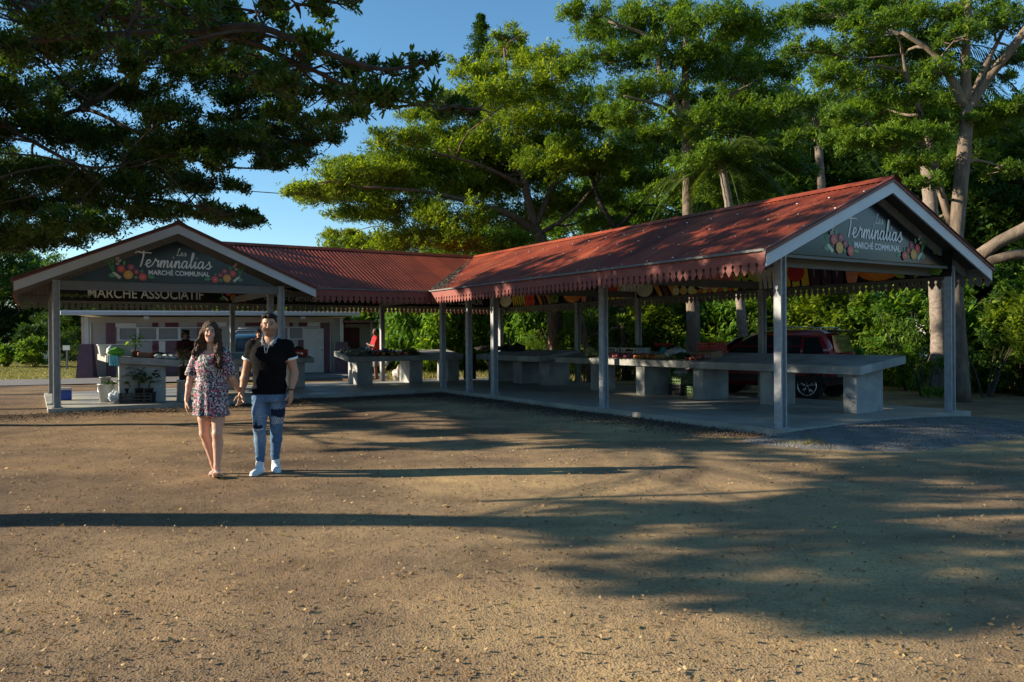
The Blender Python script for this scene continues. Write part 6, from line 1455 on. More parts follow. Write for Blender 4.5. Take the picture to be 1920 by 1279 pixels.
# ---------------------------------------------------------------- people (one continuous implicit surface per body)
class SDF:
    def __init__(s, lo, hi, h):
        s.h = h; s.lo = np.array(lo, float); s.n = np.ceil((np.array(hi) - s.lo) / h).astype(int) + 1
        s.D = np.full(s.n, .06, dtype=np.float32)
    def sub(s, lo, hi, pad):
        i0 = np.maximum(np.floor((np.array(lo) - pad - s.lo) / s.h).astype(int), 0); i1 = np.minimum(np.ceil((np.array(hi) + pad - s.lo) / s.h).astype(int) + 1, s.n)
        if (i1 <= i0).any(): return None
        ax = [s.lo[k] + s.h * np.arange(i0[k], i1[k]) for k in range(3)]
        X, Y, Z = np.meshgrid(*ax, indexing='ij'); return (slice(i0[0], i1[0]), slice(i0[1], i1[1]), slice(i0[2], i1[2])), X, Y, Z
    def _mix(s, sl, d, k, op='u'):
        a = s.D[sl]
        if op == 'u':
            h_ = np.clip(.5 + .5 * (a - d) / k, 0, 1); s.D[sl] = a * (1 - h_) + d * h_ - k * h_ * (1 - h_)
        else:
            h_ = np.clip(.5 - .5 * (a + d) / k, 0, 1); s.D[sl] = a * (1 - h_) + (-d) * h_ + k * h_ * (1 - h_)
    def cap(s, p0, p1, r0, r1, k=.02, sc=(1, 1, 1), op='u'):
        p0, p1 = np.array(p0, float), np.array(p1, float); R_ = max(r0, r1) * max(sc)
        q = s.sub(np.minimum(p0, p1) - R_, np.maximum(p0, p1) + R_, .05)
        if q is None: return s
        sl, X, Y, Z = q; sc = np.array(sc, float)
        P = np.stack([X, Y, Z], -1); d = p1 - p0; t = np.clip(((P - p0) @ d) / (d @ d), 0, 1)
        v = (P - p0 - t[..., None] * d) / sc; s._mix(sl, ((np.linalg.norm(v, axis=-1) - (r0 + (r1 - r0) * t)) * min(sc)).astype(np.float32), k, op); return s
    def ell(s, c, r, k=.02, op='u', rot=None):
        c, r = np.array(c, float), np.array(r, float); q = s.sub(c - r.max(), c + r.max(), .05)
        if q is None: return s
        sl, X, Y, Z = q; P = np.stack([X, Y, Z], -1) - c
        if rot is not None: P = P @ np.array(rot)
        l = np.linalg.norm(P / r, axis=-1); g_ = np.linalg.norm(P / r ** 2, axis=-1) + 1e-6
        s._mix(sl, (l * (l - 1) / g_).astype(np.float32), k, op); return s
    def chain(s, pts, rs, k=.02, sc=(1, 1, 1)):
        for i in range(len(pts) - 1): s.cap(pts[i], pts[i + 1], rs[i], rs[i + 1], k, sc)
        return s
    def rings(s, R_, k=.02, p=2.3):
        """stack of superelliptic sections (x, y, z, rx, ry) sorted by z -> solid"""
        R_ = np.array(sorted(R_, key=lambda q_: q_[2]), float)
        lo = [(R_[:, 0] - R_[:, 3]).min(), (R_[:, 1] - R_[:, 4]).min(), R_[0, 2]]; hi = [(R_[:, 0] + R_[:, 3]).max(), (R_[:, 1] + R_[:, 4]).max(), R_[-1, 2]]
        sl, X, Y, Z = s.sub(lo, hi, .05); z = Z[0, 0, :]
        f = [np.interp(z, R_[:, 2], R_[:, j]) for j in (0, 1, 3, 4)]
        u = np.abs((X - f[0]) / f[2]); v = np.abs((Y - f[1]) / f[3]); l = (u ** p + v ** p) ** (1 / p)
        d = (l - 1) * np.minimum(f[2], f[3]); dz = np.maximum(R_[0, 2] - Z, Z - R_[-1, 2]); d = np.where(dz > 0, np.sqrt(np.maximum(d, 0) ** 2 + dz ** 2), np.maximum(d, dz))
        s._mix(sl, d.astype(np.float32), k); return s
    def cut(s, p, n):
        """remove the half space in direction n from p"""
        n = np.array(n, float); n /= np.linalg.norm(n); ax = [s.lo[k] + s.h * np.arange(s.n[k]) for k in range(3)]; X, Y, Z = np.meshgrid(*ax, indexing='ij')
        d = (X - p[0]) * n[0] + (Y - p[1]) * n[1] + (Z - p[2]) * n[2]; s.D = np.maximum(s.D, d.astype(np.float32)); return s
    def disp(s, f):
        ax = [s.lo[k] + s.h * np.arange(s.n[k]) for k in range(3)]; X, Y, Z = np.meshgrid(*ax, indexing='ij'); s.D = s.D + f(X, Y, Z).astype(np.float32); return s
    def mesh(s):
        D = s.D; D[0] = D[-1] = .05; D[:, 0] = D[:, -1] = .05; D[:, :, 0] = D[:, :, -1] = .05
        S = D < 0; n = D.shape
        c = [S[i:n[0] - 1 + i, j:n[1] - 1 + j, k:n[2] - 1 + k] for i in (0, 1) for j in (0, 1) for k in (0, 1)]
        sm = sum(x.astype(np.int8) for x in c); act = (sm > 0) & (sm < 8); idx = np.full(act.shape, -1, dtype=np.int64); A_ = np.argwhere(act); idx[act] = np.arange(len(A_))
        acc = np.zeros((len(A_), 3)); cnt = np.zeros(len(A_))
        cor = [(i, j, k) for i in (0, 1) for j in (0, 1) for k in (0, 1)]
        for a in range(8):
            for b in range(a + 1, 8):
                if sum(abs(cor[a][q_] - cor[b][q_]) for q_ in range(3)) != 1: continue
                da = D[tuple((A_ + cor[a]).T)]; db = D[tuple((A_ + cor[b]).T)]; m_ = (da < 0) != (db < 0); t = da[m_] / (da[m_] - db[m_])
                acc[m_] += np.array(cor[a]) + t[:, None] * (np.array(cor[b]) - np.array(cor[a])); cnt[m_] += 1
        V = s.lo + s.h * (A_ + acc / cnt[:, None]); F = []
        for ax in range(3):
            o1, o2 = [q_ for q_ in range(3) if q_ != ax]
            sl0 = [slice(None)] * 3; sl1 = [slice(None)] * 3; sl0[ax] = slice(0, -1); sl1[ax] = slice(1, None)
            E_ = S[tuple(sl0)] != S[tuple(sl1)]; e = np.argwhere(E_); e = e[(e[:, o1] > 0) & (e[:, o2] > 0) & (e[:, o1] < n[o1] - 1) & (e[:, o2] < n[o2] - 1)]
            fl_ = S[tuple(e.T)]; q4 = []
            for d1, d2 in ((0, 0), (1, 0), (1, 1), (0, 1)):
                w = e.copy(); w[:, o1] -= d1; w[:, o2] -= d2; q4.append(idx[tuple(w.T)])
            q4 = np.stack(q4, 1); flip = fl_ if ax != 1 else ~fl_; q4[flip] = q4[flip][:, ::-1]; F.append(q4)
        F = np.vstack(F); F = F[(F >= 0).all(1)][:, ::-1]; return V, F
def smooth_verts(V, F, it=1, lam=.5):
    for _ in range(it):
        acc = np.zeros_like(V); cnt = np.zeros(len(V))
        for a in range(4):
            for b in ((a + 1) % 4, (a + 3) % 4): np.add.at(acc, F[:, a], V[F[:, b]]); np.add.at(cnt, F[:, a], 1)
        V = V * (1 - lam) + lam * acc / np.maximum(cnt, 1)[:, None]
    return V
def sdf_obj(name, s, m, parent, colf=None, it=1):
    V, F = s.mesh(); V = smooth_verts(V, F, it)
    col = colf(V) if colf is not None else None
    return mesh_np(name, V, F, M[m], parent, smooth=True, col=col)

M['skin'] = attr_mat('skin', .5, .35, .0, .1, 25., .15, 300.)
M['hair'] = None
def hair_mat(name, d, l):
    m, t, b = nodes(name); co = coords(t); mp = N(t, "ShaderNodeMapping"); mp.inputs['Scale'].default_value = (60, 60, 9); t.links.new(co, mp.inputs[0])
    n = N(t, "ShaderNodeTexNoise", i_Scale=1.6, i_Detail=5.0, i_Distortion=1.2); t.links.new(mp.outputs[0], n.inputs['Vector'])
    r = ramp(t, n.outputs[0], [(.35, d), (.7, l)]); t.links.new(r.outputs[0], b.inputs['Base Color']); b.inputs['Roughness'].default_value = .55; b.inputs['Specular IOR Level'].default_value = .18
    bp = N(t, "ShaderNodeBump", i_Strength=.9, i_Distance=.02); t.links.new(n.outputs[0], bp.inputs['Height']); t.links.new(bp.outputs[0], b.inputs['Normal']); return m
M['hair'] = hair_mat('dark_brown_hair', (.022, .012, .008), (.13, .068, .038))
M['hairblack'] = hair_mat('black_hair', (.006, .005, .005), (.03, .024, .02))
def cloth_mat(name, c1, c2, sc_=220, rough=.85, bump=.25):
    m, t, b = nodes(name); co = coords(t); n = N(t, "ShaderNodeTexNoise", i_Scale=9.0, i_Detail=4.0); t.links.new(co, n.inputs['Vector'])
    r = ramp(t, n.outputs[0], [(.3, c1), (.7, c2)]); t.links.new(r.outputs[0], b.inputs['Base Color']); b.inputs['Roughness'].default_value = rough; b.inputs['Specular IOR Level'].default_value = .2
    n2 = N(t, "ShaderNodeTexNoise", i_Scale=22.0, i_Detail=4.0, i_Distortion=.6); t.links.new(co, n2.inputs['Vector']); bp = N(t, "ShaderNodeBump", i_Strength=bump, i_Distance=.03); t.links.new(n2.outputs[0], bp.inputs['Height']); t.links.new(bp.outputs[0], b.inputs['Normal']); return m
M['polo'] = cloth_mat('black_polo_cotton', (.0045, .0045, .005), (.008, .008, .009), bump=.22)
M['polo'].node_tree.nodes['Principled BSDF'].inputs['Specular IOR Level'].default_value = .08
M['redshirt'] = cloth_mat('red_tee_cotton', (.42, .02, .02), (.50, .03, .03), bump=.4)
M['darkshirt'] = cloth_mat('dark_maroon_cotton', (.035, .008, .012), (.05, .012, .016))
M['shorts'] = cloth_mat('grey_patterned_shorts', (.12, .11, .11), (.2, .19, .19))
M['denim'] = attr_mat('denim', .85, .2, 0, .3, 35., .5, 120.)
M['shoe'] = cloth_mat('white_trainer', (.62, .63, .65), (.72, .73, .75), bump=.3)
M['leather'] = mat('sandal_leather', (.35, .22, .12), .6, .2, 20)
# floral dress print: dark navy ground, white, pink, green and red flowers
m, t, b = nodes('floral_print_cotton'); co = coords(t)
v1 = N(t, "ShaderNodeTexVoronoi", i_Scale=38.0, i_Randomness=1.0); t.links.new(co, v1.inputs['Vector'])
v2 = N(t, "ShaderNodeTexVoronoi", i_Scale=95.0, i_Randomness=1.0); t.links.new(co, v2.inputs['Vector'])
s1 = N(t, "ShaderNodeSeparateColor"); t.links.new(v1.outputs['Color'], s1.inputs[0]); s2_ = N(t, "ShaderNodeSeparateColor"); t.links.new(v2.outputs['Color'], s2_.inputs[0])
r1 = ramp(t, s1.outputs[0], [(0, (.42, .03, .09)), (.2, (.5, .12, .2)), (.34, (.5, .48, .46)), (.55, (.012, .018, .03)), (.85, (.03, .11, .08))], 'CONSTANT')
r2 = ramp(t, s2_.outputs[1], [(0, (.46, .44, .43)), (.27, (.012, .016, .028)), (.62, (.36, .30, .42)), (.74, (.04, .15, .10)), (.84, (.42, .03, .09)), (.93, (.012, .016, .03))], 'CONSTANT')
msk = ramp(t, v1.outputs['Distance'], [(.0, (1, 1, 1)), (.42, (0, 0, 0))], 'CONSTANT')
mx = N(t, "ShaderNodeMix", data_type='RGBA'); t.links.new(msk.outputs[0], mx.inputs[0]); t.links.new(r2.outputs[0], mx.inputs[6]); t.links.new(r1.outputs[0], mx.inputs[7])
t.links.new(mx.outputs[2], b.inputs['Base Color']); b.inputs['Roughness'].default_value = .8
n2 = N(t, "ShaderNodeTexNoise", i_Scale=14.0, i_Detail=3.0); t.links.new(co, n2.inputs['Vector']); bp = N(t, "ShaderNodeBump", i_Strength=.35, i_Distance=.03); t.links.new(n2.outputs[0], bp.inputs['Height']); t.links.new(bp.outputs[0], b.inputs['Normal'])
M['dress'] = m

def rotz(p, a): c_, s_ = math.cos(a), math.sin(a); return np.array([p[0] * c_ - p[1] * s_, p[0] * s_ + p[1] * c_, p[2]])
def add_head(S, c, yaw, sc_=1.0, jaw=1.0, k=.012, nose=1.0):
    """head centre c (mid skull), face looks towards -y turned by yaw"""
    f = lambda x, y, z: np.array(c) + rotz((x * sc_, y * sc_, z * sc_), yaw)
    ca, sa = math.cos(yaw), math.sin(yaw); Rm = np.array([[ca, -sa, 0], [sa, ca, 0], [0, 0, 1]])
    S.ell(f(0, .018, .035), np.array([.076, .094, .088]) * sc_, k, rot=Rm)
    S.ell(f(0, -.022, -.035), np.array([.060 * jaw, .066, .080]) * sc_, .025, rot=Rm)
    S.ell(f(0, -.052, -.098), np.array([.028 * jaw, .024, .020]) * sc_, .022, rot=Rm)
    for s in (-1, 1):
        S.cap(f(s * .055 * jaw, .01, -.045), f(s * .026 * jaw, -.045, -.092), .018 * sc_, .016 * sc_, .02)
        S.ell(f(s * .036, -.070, -.030), np.array([.020, .014, .018]) * sc_, .02, rot=Rm)
        S.ell(f(s * .0315, -.092, .008), np.array([.017, .013, .011]) * sc_, .008, 's', rot=Rm)
        S.cap(f(s * .014, -.082, .028), f(s * .048, -.070, .027), .0075 * sc_, .006 * sc_, .012)
        S.ell(f(s * .078, .012, -.006), np.array([.009, .018, .030]) * sc_, .006, rot=Rm)
    S.cap(f(0, -.082, .018), f(0, -.104 - .004 * nose, -.022), .008 * sc_, .0105 * sc_, .010)
    for s in (-1, 1): S.ell(f(s * .010, -.092, -.027), np.array([.008, .009, .007]) * sc_, .006, rot=Rm)
    S.cap(f(-.020, -.080, -.055), f(.020, -.080, -.055), .0065 * sc_, .0065 * sc_, .006); S.cap(f(-.015, -.079, -.065), f(.015, -.079, -.065), .0065 * sc_, .0065 * sc_, .006)
    return f
def add_hand(S, w, d, pn, side, L=.175, curl=.5, r=.0085, spread=.25, thumb=True):
    """w wrist, d direction of hand, pn palm normal, side direction of thumb"""
    w, d, pn, side = [np.array(q_, float) for q_ in (w, d, pn, side)]; d /= np.linalg.norm(d); pn /= np.linalg.norm(pn); side /= np.linalg.norm(side)
    pl_ = L * .5; across = side
    for t_ in (-.028, -.009, .010, .027): S.cap(w + across * t_ * .55, w + d * pl_ + across * t_, .015, .0125, .010)
    for i, (t_, ln) in enumerate(((.028, .41), (.010, .46), (-.009, .43), (-.027, .34))):
        p = w + d * pl_ + across * t_; dd = d + across * t_ * spread * 6; dd /= np.linalg.norm(dd); l1 = L * ln; c_ = curl * (1 + .12 * i)
        prev = p
        for seg, (fr, ang) in enumerate(((.42, .35), (.32, .9), (.26, 1.3))):
            a_ = c_ * ang; v = dd * math.cos(a_) + pn * math.sin(a_); nx_ = prev + v * l1 * fr; S.cap(prev, nx_, r * (1.08 - .1 * seg), r * (1.0 - .1 * seg), .004); prev = nx_
    if thumb:
        p = w + d * L * .16 + across * .022; v = d * .62 + across * .62 + pn * .35; v /= np.linalg.norm(v); p1 = p + v * .042; v2 = d * .85 + across * .25 + pn * .42; v2 /= np.linalg.norm(v2)
        S.cap(p, p1, .013, .0105, .010); S.cap(p1, p1 + v2 * .048, .0105, .008, .004)
SKM, SKF, SKD = (.47, .255, .16), (.58, .33, .23), (.16, .075, .045)
def face_color(V, f, yaw, base, sc_=1.0, beard=0., lip=(.42, .12, .11), brow=(.05, .03, .02), smile=False):
    c0 = f(0, 0, 0); ca, sa = math.cos(-yaw), math.sin(-yaw); P = (V - c0) / sc_; x = P[:, 0] * ca - P[:, 1] * sa; y = P[:, 0] * sa + P[:, 1] * ca; z = P[:, 2]
    col = np.tile(np.array(base), (len(V), 1)); front = (y < -.045) & (np.abs(z) < .14)
    def mixm(mk, c, a=1.0): col[mk] = col[mk] * (1 - a) + np.array(c) * a
    mixm(front & (np.abs(x) < .055) & (z < .0) & (z > -.05), np.array(base) * [1.08, .92, .9], .6)
    if beard:
        bm = (y < .01) & (y > -.13) & (z < -.035) & (z > -.125) & ((z < -.07 + np.abs(x) * .9) | ((np.abs(z + .043) < .007) & (np.abs(x) < .03))) & ~((np.abs(x) < .022) & (z > -.075) & (z < -.05)); mixm(bm, (.07, .042, .03), beard)
    br = front & (np.abs(np.abs(x) - .032) < .020) & (np.abs(z - (.030 - .15 * (np.abs(x) - .03))) < .0055); mixm(br, brow, .9)
    ey = front & (np.abs(np.abs(x) - .0315) < .0155) & (np.abs(z - .008) < .0075); mixm(ey, (.10, .06, .045), .75)
    lp = front & (np.abs(x) < (.027 if smile else .023)) & (np.abs(z + .060 - (x * x * 14 if smile else 0)) < .0085) & (y < -.07); mixm(lp, lip, .8)
    if smile: mixm(front & (np.abs(x) < .019) & (np.abs(z + .059 - x * x * 14) < .0038) & (y < -.07), (.75, .72, .68), 1)
    else: mixm(front & (np.abs(x) < .021) & (np.abs(z + .060) < .0022) & (y < -.07), (.15, .05, .04), 1)
    return col
def eyes(f, par, sc_=1.0):
    for s in (-1, 1):
        q = MB(); q.ball(f(s * .0315, -.0715, .008), .0092 * sc_, 12, 8); e_ = q.build('eye', pm('eye_white', (.30, .27, .25), .3, .05), par, True)
        q = MB(); d_ = f(s * .0330, -.0795, .008) ; q.ball(d_, .0056 * sc_, 8, 6); q.build('iris', M['blackpl'], e_, True)

def figure_root(u, v, label, z=0.0):
    p = onz(u, v, z); return p, empty('person', (p[0], p[1], z), 0, label, 'person')

# ---- the man
# local axes: x to the right of the picture, y away from the camera, z up
pm_, man = figure_root(506, 887, 'man in a black polo and ripped blue jeans, walking hand in hand')
ua = {'sl': (-.185, .0, 1.445), 'el': (-.272, .045, 1.125), 'wl': (-.300, -.02, .905), 'sr': (.200, .02, 1.445), 'er': (.268, .06, 1.12), 'wr': (.252, -.03, .915)}
HC = (.012, -.030, 1.652); YAWM = .22
S = SDF((-.42, -.30, -.02), (.40, .26, 1.84), .0062)
f_m = add_head(S, HC, YAWM, 1.02, 1.08)
S.cap((.01, .02, 1.46), (.012, .008, 1.60), .062, .056, .025); S.ell((.012, -.045, 1.43), (.07, .052, .06), .03)
S.rings([(.005, 0, .86, .16, .105), (.005, 0, .95, .165, .105), (.005, 0, 1.08, .155, .10), (.006, 0, 1.2, .17, .11), (.006, 0, 1.32, .188, .12), (.006, .005, 1.40, .18, .105), (.006, .01, 1.47, .11, .07), (.008, .012, 1.505, .065, .06)], .03)
for sh, e_, w_ in (('sl', 'el', 'wl'), ('sr', 'er', 'wr')):
    s_, el_, wr_ = map(np.array, (ua[sh], ua[e_], ua[w_])); m1 = s_ * .55 + el_ * .45; m2 = el_ * .68 + wr_ * .32
    S.ell(s_ + [0, 0, -.03], (.058, .062, .062), .03); S.chain([s_, m1, el_, m2, wr_], [.056, .059, .043, .046, .027], .022)
    S.ell(m1 + [0, -.018, 0], (.042, .036, .085), .02)
add_hand(S, ua['wr'], (-.02, .05, -1), (-1, -.3, 0), (-.25, -1, 0), .185, .7)
hl = np.array(ua['wl']); add_hand(S, hl, (-.05, -.1, -1), (-.6, .5, 0), (-.9, -.5, .0), .185, .95)
kn = {'hl': (-.095, .0, .86), 'kl': (-.098, -.045, .50), 'al': (-.100, -.02, .10), 'hr': (.088, .02, .86), 'kr': (.052, .075, .495), 'ar': (.020, .13, .115)}
for a_, b_, c_ in (('hl', 'kl', 'al'), ('hr', 'kr', 'ar')):
    p, q_, r_ = map(np.array, (kn[a_], kn[b_], kn[c_])); S.chain([p, q_, q_ * .7 + r_ * .3 + [0, .02, 0], r_], [.078, .05, .05, .032], .02)
sdf_obj('body', S, 'skin', man, lambda V: face_color(V, f_m, YAWM, SKM, 1.02, .45))
eyes(f_m, man, 1.0)
# hair: short, brushed up
S = SDF((-.12, -.16, 1.58), (.14, .15, 1.86), .0045); ca, sa = math.cos(YAWM), math.sin(YAWM); Rm = np.array([[ca, -sa, 0], [sa, ca, 0], [0, 0, 1]])
S.ell(f_m(0, .030, .048), (.083, .098, .088), .01, rot=Rm)
for i in range(26):
    a_ = i * 2.4; rr_ = .058 * math.sqrt((i + .5) / 26); S.ell(f_m(rr_ * math.cos(a_), -.01 + rr_ * 1.2 * math.sin(a_), .118 - rr_ * rr_ * 6), (.021, .021, .024), .008)
for i in range(7): S.ell(f_m(-.048 + i * .016, -.058, .098 + .006 * (i % 2)), (.016, .018, .018), .008)
S.ell(f_m(0, -.105, -.005), (.068, .062, .088), .006, 's', rot=Rm); S.ell(f_m(0, -.09, -.06), (.1, .09, .06), .01, 's', rot=Rm)
for s in (-1, 1): S.ell(f_m(s * .085, -.02, -.035), (.02, .045, .032), .005, 's', rot=Rm)
S.cut(f_m(0, 0, -.045), (0, -.35, -1)); sdf_obj('hair', S, 'hairblack', man)
# polo shirt
S = SDF((-.36, -.20, .85), (.36, .22, 1.58), .0065)
S.rings([(.0, 0, .875, .186, .128), (.003, 0, .95, .186, .126), (.005, 0, 1.08, .178, .122), (.006, -.003, 1.2, .192, .132), (.006, -.004, 1.32, .212, .142), (.006, .002, 1.40, .205, .13), (.006, .01, 1.46, .15, .10), (.008, .012, 1.50, .09, .078)], .03)
for sh, e_ in (('sl', 'el'), ('sr', 'er')):
    s_, el_ = np.array(ua[sh]), np.array(ua[e_]); S.ell(s_ + [0, 0, -.03], (.066, .072, .066), .03); S.chain([s_ + [0, 0, -.02], s_ * .5 + el_ * .5], [.064, .070], .03); S.cap(s_ + [0, 0, -.012], (.008, .016, 1.478), .048, .050, .04)
S.disp(lambda X, Y, Z: .0035 * np.sin(Z * 38 + X * 30) * np.exp(-((Z - 1.0) / .12) ** 2) + .003 * np.sin((X * .8 + Z) * 60) * np.exp(-((np.abs(X) - .2) / .06) ** 2))
S.cut((0, 0, .885), (0, 0, -1))
for sh, e_ in (('sl', 'el'), ('sr', 'er')):
    s_, el_ = np.array(ua[sh]), np.array(ua[e_]); d_ = (el_ - s_) / np.linalg.norm(el_ - s_); c_ = s_ * .47 + el_ * .53
    ax = [S.lo[k] + S.h * np.arange(S.n[k]) for k in range(3)]; X, Y, Z = np.meshgrid(*ax, indexing='ij'); dd = (X - c_[0]) * d_[0] + (Y - c_[1]) * d_[1] + (Z - c_[2]) * d_[2]
    near = ((X - c_[0]) ** 2 + (Y - c_[1]) ** 2 < .105 ** 2) & (np.sign(X) == np.sign(c_[0])) & (np.abs(X) > .185) & (Z > 1.15)
    S.D = np.where(near, np.maximum(S.D, dd), S.D).astype(np.float32)
S.cap((.012, -.115, 1.50), (.012, -.128, 1.395), .078, .022, .006, op='s'); S.ell((.010, -.01, 1.54), (.074, .085, .060), .008, op='s')
shirt = sdf_obj('polo_shirt', S, 'polo', man, it=2)
for sh, e_ in (('sl', 'el'), ('sr', 'er')):
    s_, el_ = np.array(ua[sh]), np.array(ua[e_]); d_ = (el_ - s_) / np.linalg.norm(el_ - s_); c_ = s_ * .49 + el_ * .51; q = MB(); q.tube([c_ - d_ * .012, c_ - d_ * .010, c_ + d_ * .012, c_ + d_ * .014], [.071, .0775, .077, .070], 24); q.build('cuff', M['signwhite'], shirt, True)
for s in (-1, 1):
    q = MB(); P = [(.012 + s * .073, .05, 1.535), (.012 + s * .080, .0, 1.525), (.012 + s * .066, -.060, 1.490), (.012 + s * .035, -.098, 1.450)]
    V = []
    for i, p in enumerate(P):
        p = np.array(p); o_ = np.array([s * .030, -.018 if i > 1 else .0, -.042]); V += [p + [0, 0, .012], p + o_ + [0, 0, .0], p + o_ + [-s * .006, .006, -.004], p + [-s * .008, .004, .006]]
    F = [];
    for i in range(3):
        for k_ in range(4): F.append([i * 4 + k_, i * 4 + (k_ + 1) % 4, i * 4 + 4 + (k_ + 1) % 4, i * 4 + 4 + k_])
    q.add(V, F + [[0, 1, 2, 3], [12, 13, 14, 15]]); q.build('collar', pm('grey_collar_knit', (.24, .25, .27), .8, .4), shirt, True)
    q = MB(); q.tube([(.012 + s * .030, -.118, 1.445), (.012 + s * .016, -.138, 1.39), (.012 + s * .008, -.142, 1.345)], .0035, 6); q.build('placket_trim', M['signwhite'], shirt, True)
# jeans
def denim_col(V):
    x, y, z = V.T; g_ = np.random.default_rng(2); c = np.tile(np.array([.085, .17, .30]), (len(V), 1))
    fade = np.clip(np.exp(-((z - .66) / .18) ** 2) * (y < 0) * np.exp(-((np.abs(x) - .09) / .06) ** 2), 0, 1)[:, None]; c = c * (1 - .6 * fade) + np.array([.30, .40, .52]) * .6 * fade
    lw = np.exp(-((z - .40) / .10) ** 2)[:, None] * (y < .02)[:, None]; c = c * (1 - .45 * lw) + np.array([.30, .42, .54]) * .45 * lw
    jag = .012 * np.sin(x * 170) + .006 * np.sin(x * 410)
    pr_ = (x > .028) & (x < .165) & (z < .72 + jag * .4) & (z > .625 + .02 * np.sin(x * 30) + jag * .3) & (y < .04); c[pr_] = (.012, .02, .05)
    fr = (x > .02) & (x < .15) & (z < .625) & (z > .55) & (y < .05) & (np.sin(x * 300 + z * 90) > .1); c[fr] = (.52, .56, .6)
    pl2 = (x < -.05) & (x > -.15) & (z < .545 + jag * .3) & (z > .505 + 2.5 * (x + .1) ** 2) & (y < -.0); c[pl2] = (.012, .016, .035)
    pl3 = (np.abs(x + .115) < .017 * np.clip(1 - (z - .545) / .065, 0, 1)) & (z >= .53) & (z < .61) & (y < 0); c[pl3] = (.012, .016, .035)
    f2 = (x < -.04) & (z < .505 + 2.5 * (x + .1) ** 2) & (z > .49 + 2.5 * (x + .1) ** 2) & (y < 0); c[f2] = (.5, .54, .58)
    seam = (np.abs(z - .645) < .004) & (x < 0); c[seam] = (.3, .4, .5)
    return c
S = SDF((-.24, -.20, .06), (.24, .26, .96), .0062)
S.rings([(.0, .0, .80, .175, .115), (.0, 0, .88, .178, .12), (.002, 0, .935, .172, .116)], .03)
for a_, b_, c_ in (('hl', 'kl', 'al'), ('hr', 'kr', 'ar')):
    p, q_, r_ = map(np.array, (kn[a_], kn[b_], kn[c_])); S.chain([p, p * .5 + q_ * .5, q_, q_ * .68 + r_ * .32 + [0, .015, 0], r_ + [0, 0, .04]], [.098, .087, .066, .064, .048], .02)
S.disp(lambda X, Y, Z: .004 * np.sin(Z * 95 + X * 40) * np.exp(-((Z - .2) / .09) ** 2) + .003 * np.sin(Z * 70 - np.abs(X) * 60) * np.exp(-((Z - .52) / .07) ** 2) + .003 * np.sin(Z * 50 + np.abs(X) * 80) * np.exp(-((Z - .8) / .06) ** 2))
for c_ in ('al', 'ar'): pass
S.cut((0, 0, .125), (0, 0, -1)); sdf_obj('jeans', S, 'denim', man, denim_col)
def shoe(par, heel, toe, name='trainer', m='shoe', w=.043):
    heel, toe = np.array(heel, float), np.array(toe, float); S = SDF(np.minimum(heel, toe) - [.08, .08, .05], np.maximum(heel, toe) + [.08, .08, .16], .005)
    d_ = toe - heel; S.cap(heel + [0, 0, .04], heel + d_ * .35 + [0, 0, .043], .042, .044, .02); S.cap(heel + d_ * .35 + [0, 0, .036], toe + [0, 0, .030], .044, .036, .02, (1.05, 1.05, .9)); S.cap(heel + d_ * .1 + [0, 0, .04], heel + d_ * .12 + [0, 0, .12], .044, .043, .02)
    S.cap(heel + [0, 0, .014], toe + [0, 0, .012], .047, .043, .006, (1, 1, .32)); S.cut((0, 0, min(heel[2], toe[2])), (0, 0, -1)); return sdf_obj(name, S, m, par)
shoe(man, (-.100, -.01, .0), (-.118, -.20, .0)); shoe(man, (.018, .15, .0), (.088, -.01, .0))
q = MB(); w_ = np.array(ua['wr']); q.tube([w_ + [0, -.0, .012], w_ + [0, 0, .028]], [.033, .033], 20); q.build('wristband', M['rubber'], man, True)

# ---- the woman
pw_, wom = figure_root(398, 895, 'woman with long dark wavy hair in a short floral dress, walking hand in hand')
dx = (pm_[0] + ua['wl'][0]) - pw_[0]; dy = (pm_[1] + ua['wl'][1]) - pw_[1]      # the man's wrist in her frame
HCW = (.0, -.02, 1.575); YW = .30
wa = {'sl': (-.150, .01, 1.345), 'el': (-.240, .03, 1.075), 'wl': (-.262, -.03, .845), 'sr': (.150, .0, 1.345), 'er': (.215, .02, 1.075), 'wr': (dx - .035, dy + .04, .905)}
S = SDF((-.38, -.34, -.02), (.42, .28, 1.72), .006)
f_w = add_head(S, HCW, YW, .92, .86)
S.cap((-.0, .012, 1.38), (.0, .0, 1.51), .046, .046, .02)
S.rings([(.0, 0, .80, .140, .105), (.0, 0, .90, .142, .105), (0, 0, 1.02, .115, .085), (0, 0, 1.15, .122, .092), (0, -.005, 1.24, .132, .105), (0, .005, 1.32, .132, .082), (0, .01, 1.38, .085, .055)], .03)
for sh, e_, w2_ in (('sl', 'el', 'wl'), ('sr', 'er', 'wr')):
    s_, el_, wr_ = map(np.array, (wa[sh], wa[e_], wa[w2_])); S.chain([s_, s_ * .5 + el_ * .5, el_, el_ * .7 + wr_ * .3, wr_], [.048, .043, .035, .036, .022], .02)
add_hand(S, wa['wl'], (.0, .0, -1), (1, -.3, 0), (.5, -1, 0), .165, .55, .0075)
add_hand(S, wa['wr'], (.35, -.35, -.9), (.6, -.6, .0), (.3, -.9, .2), .16, .95, .0075)
kw = {'hl': (-.078, .01, .80), 'kl': (-.100, .045, .475), 'al': (-.040, .17, .085), 'hr': (.078, 0, .80), 'kr': (.080, -.06, .48), 'ar': (.072, -.05, .085)}
for a_, b_, c_ in (('hl', 'kl', 'al'), ('hr', 'kr', 'ar')):
    p, q_, r_ = map(np.array, (kw[a_], kw[b_], kw[c_])); calf = q_ * .7 + r_ * .3 + [0, .022, 0]; S.chain([p, p * .5 + q_ * .5, q_, calf, r_ + (q_ - r_) * .12, r_], [.076, .068, .050, .053, .032, .034], .02); S.ell(q_ + [0, -.028, .0], (.030, .024, .038), .02)
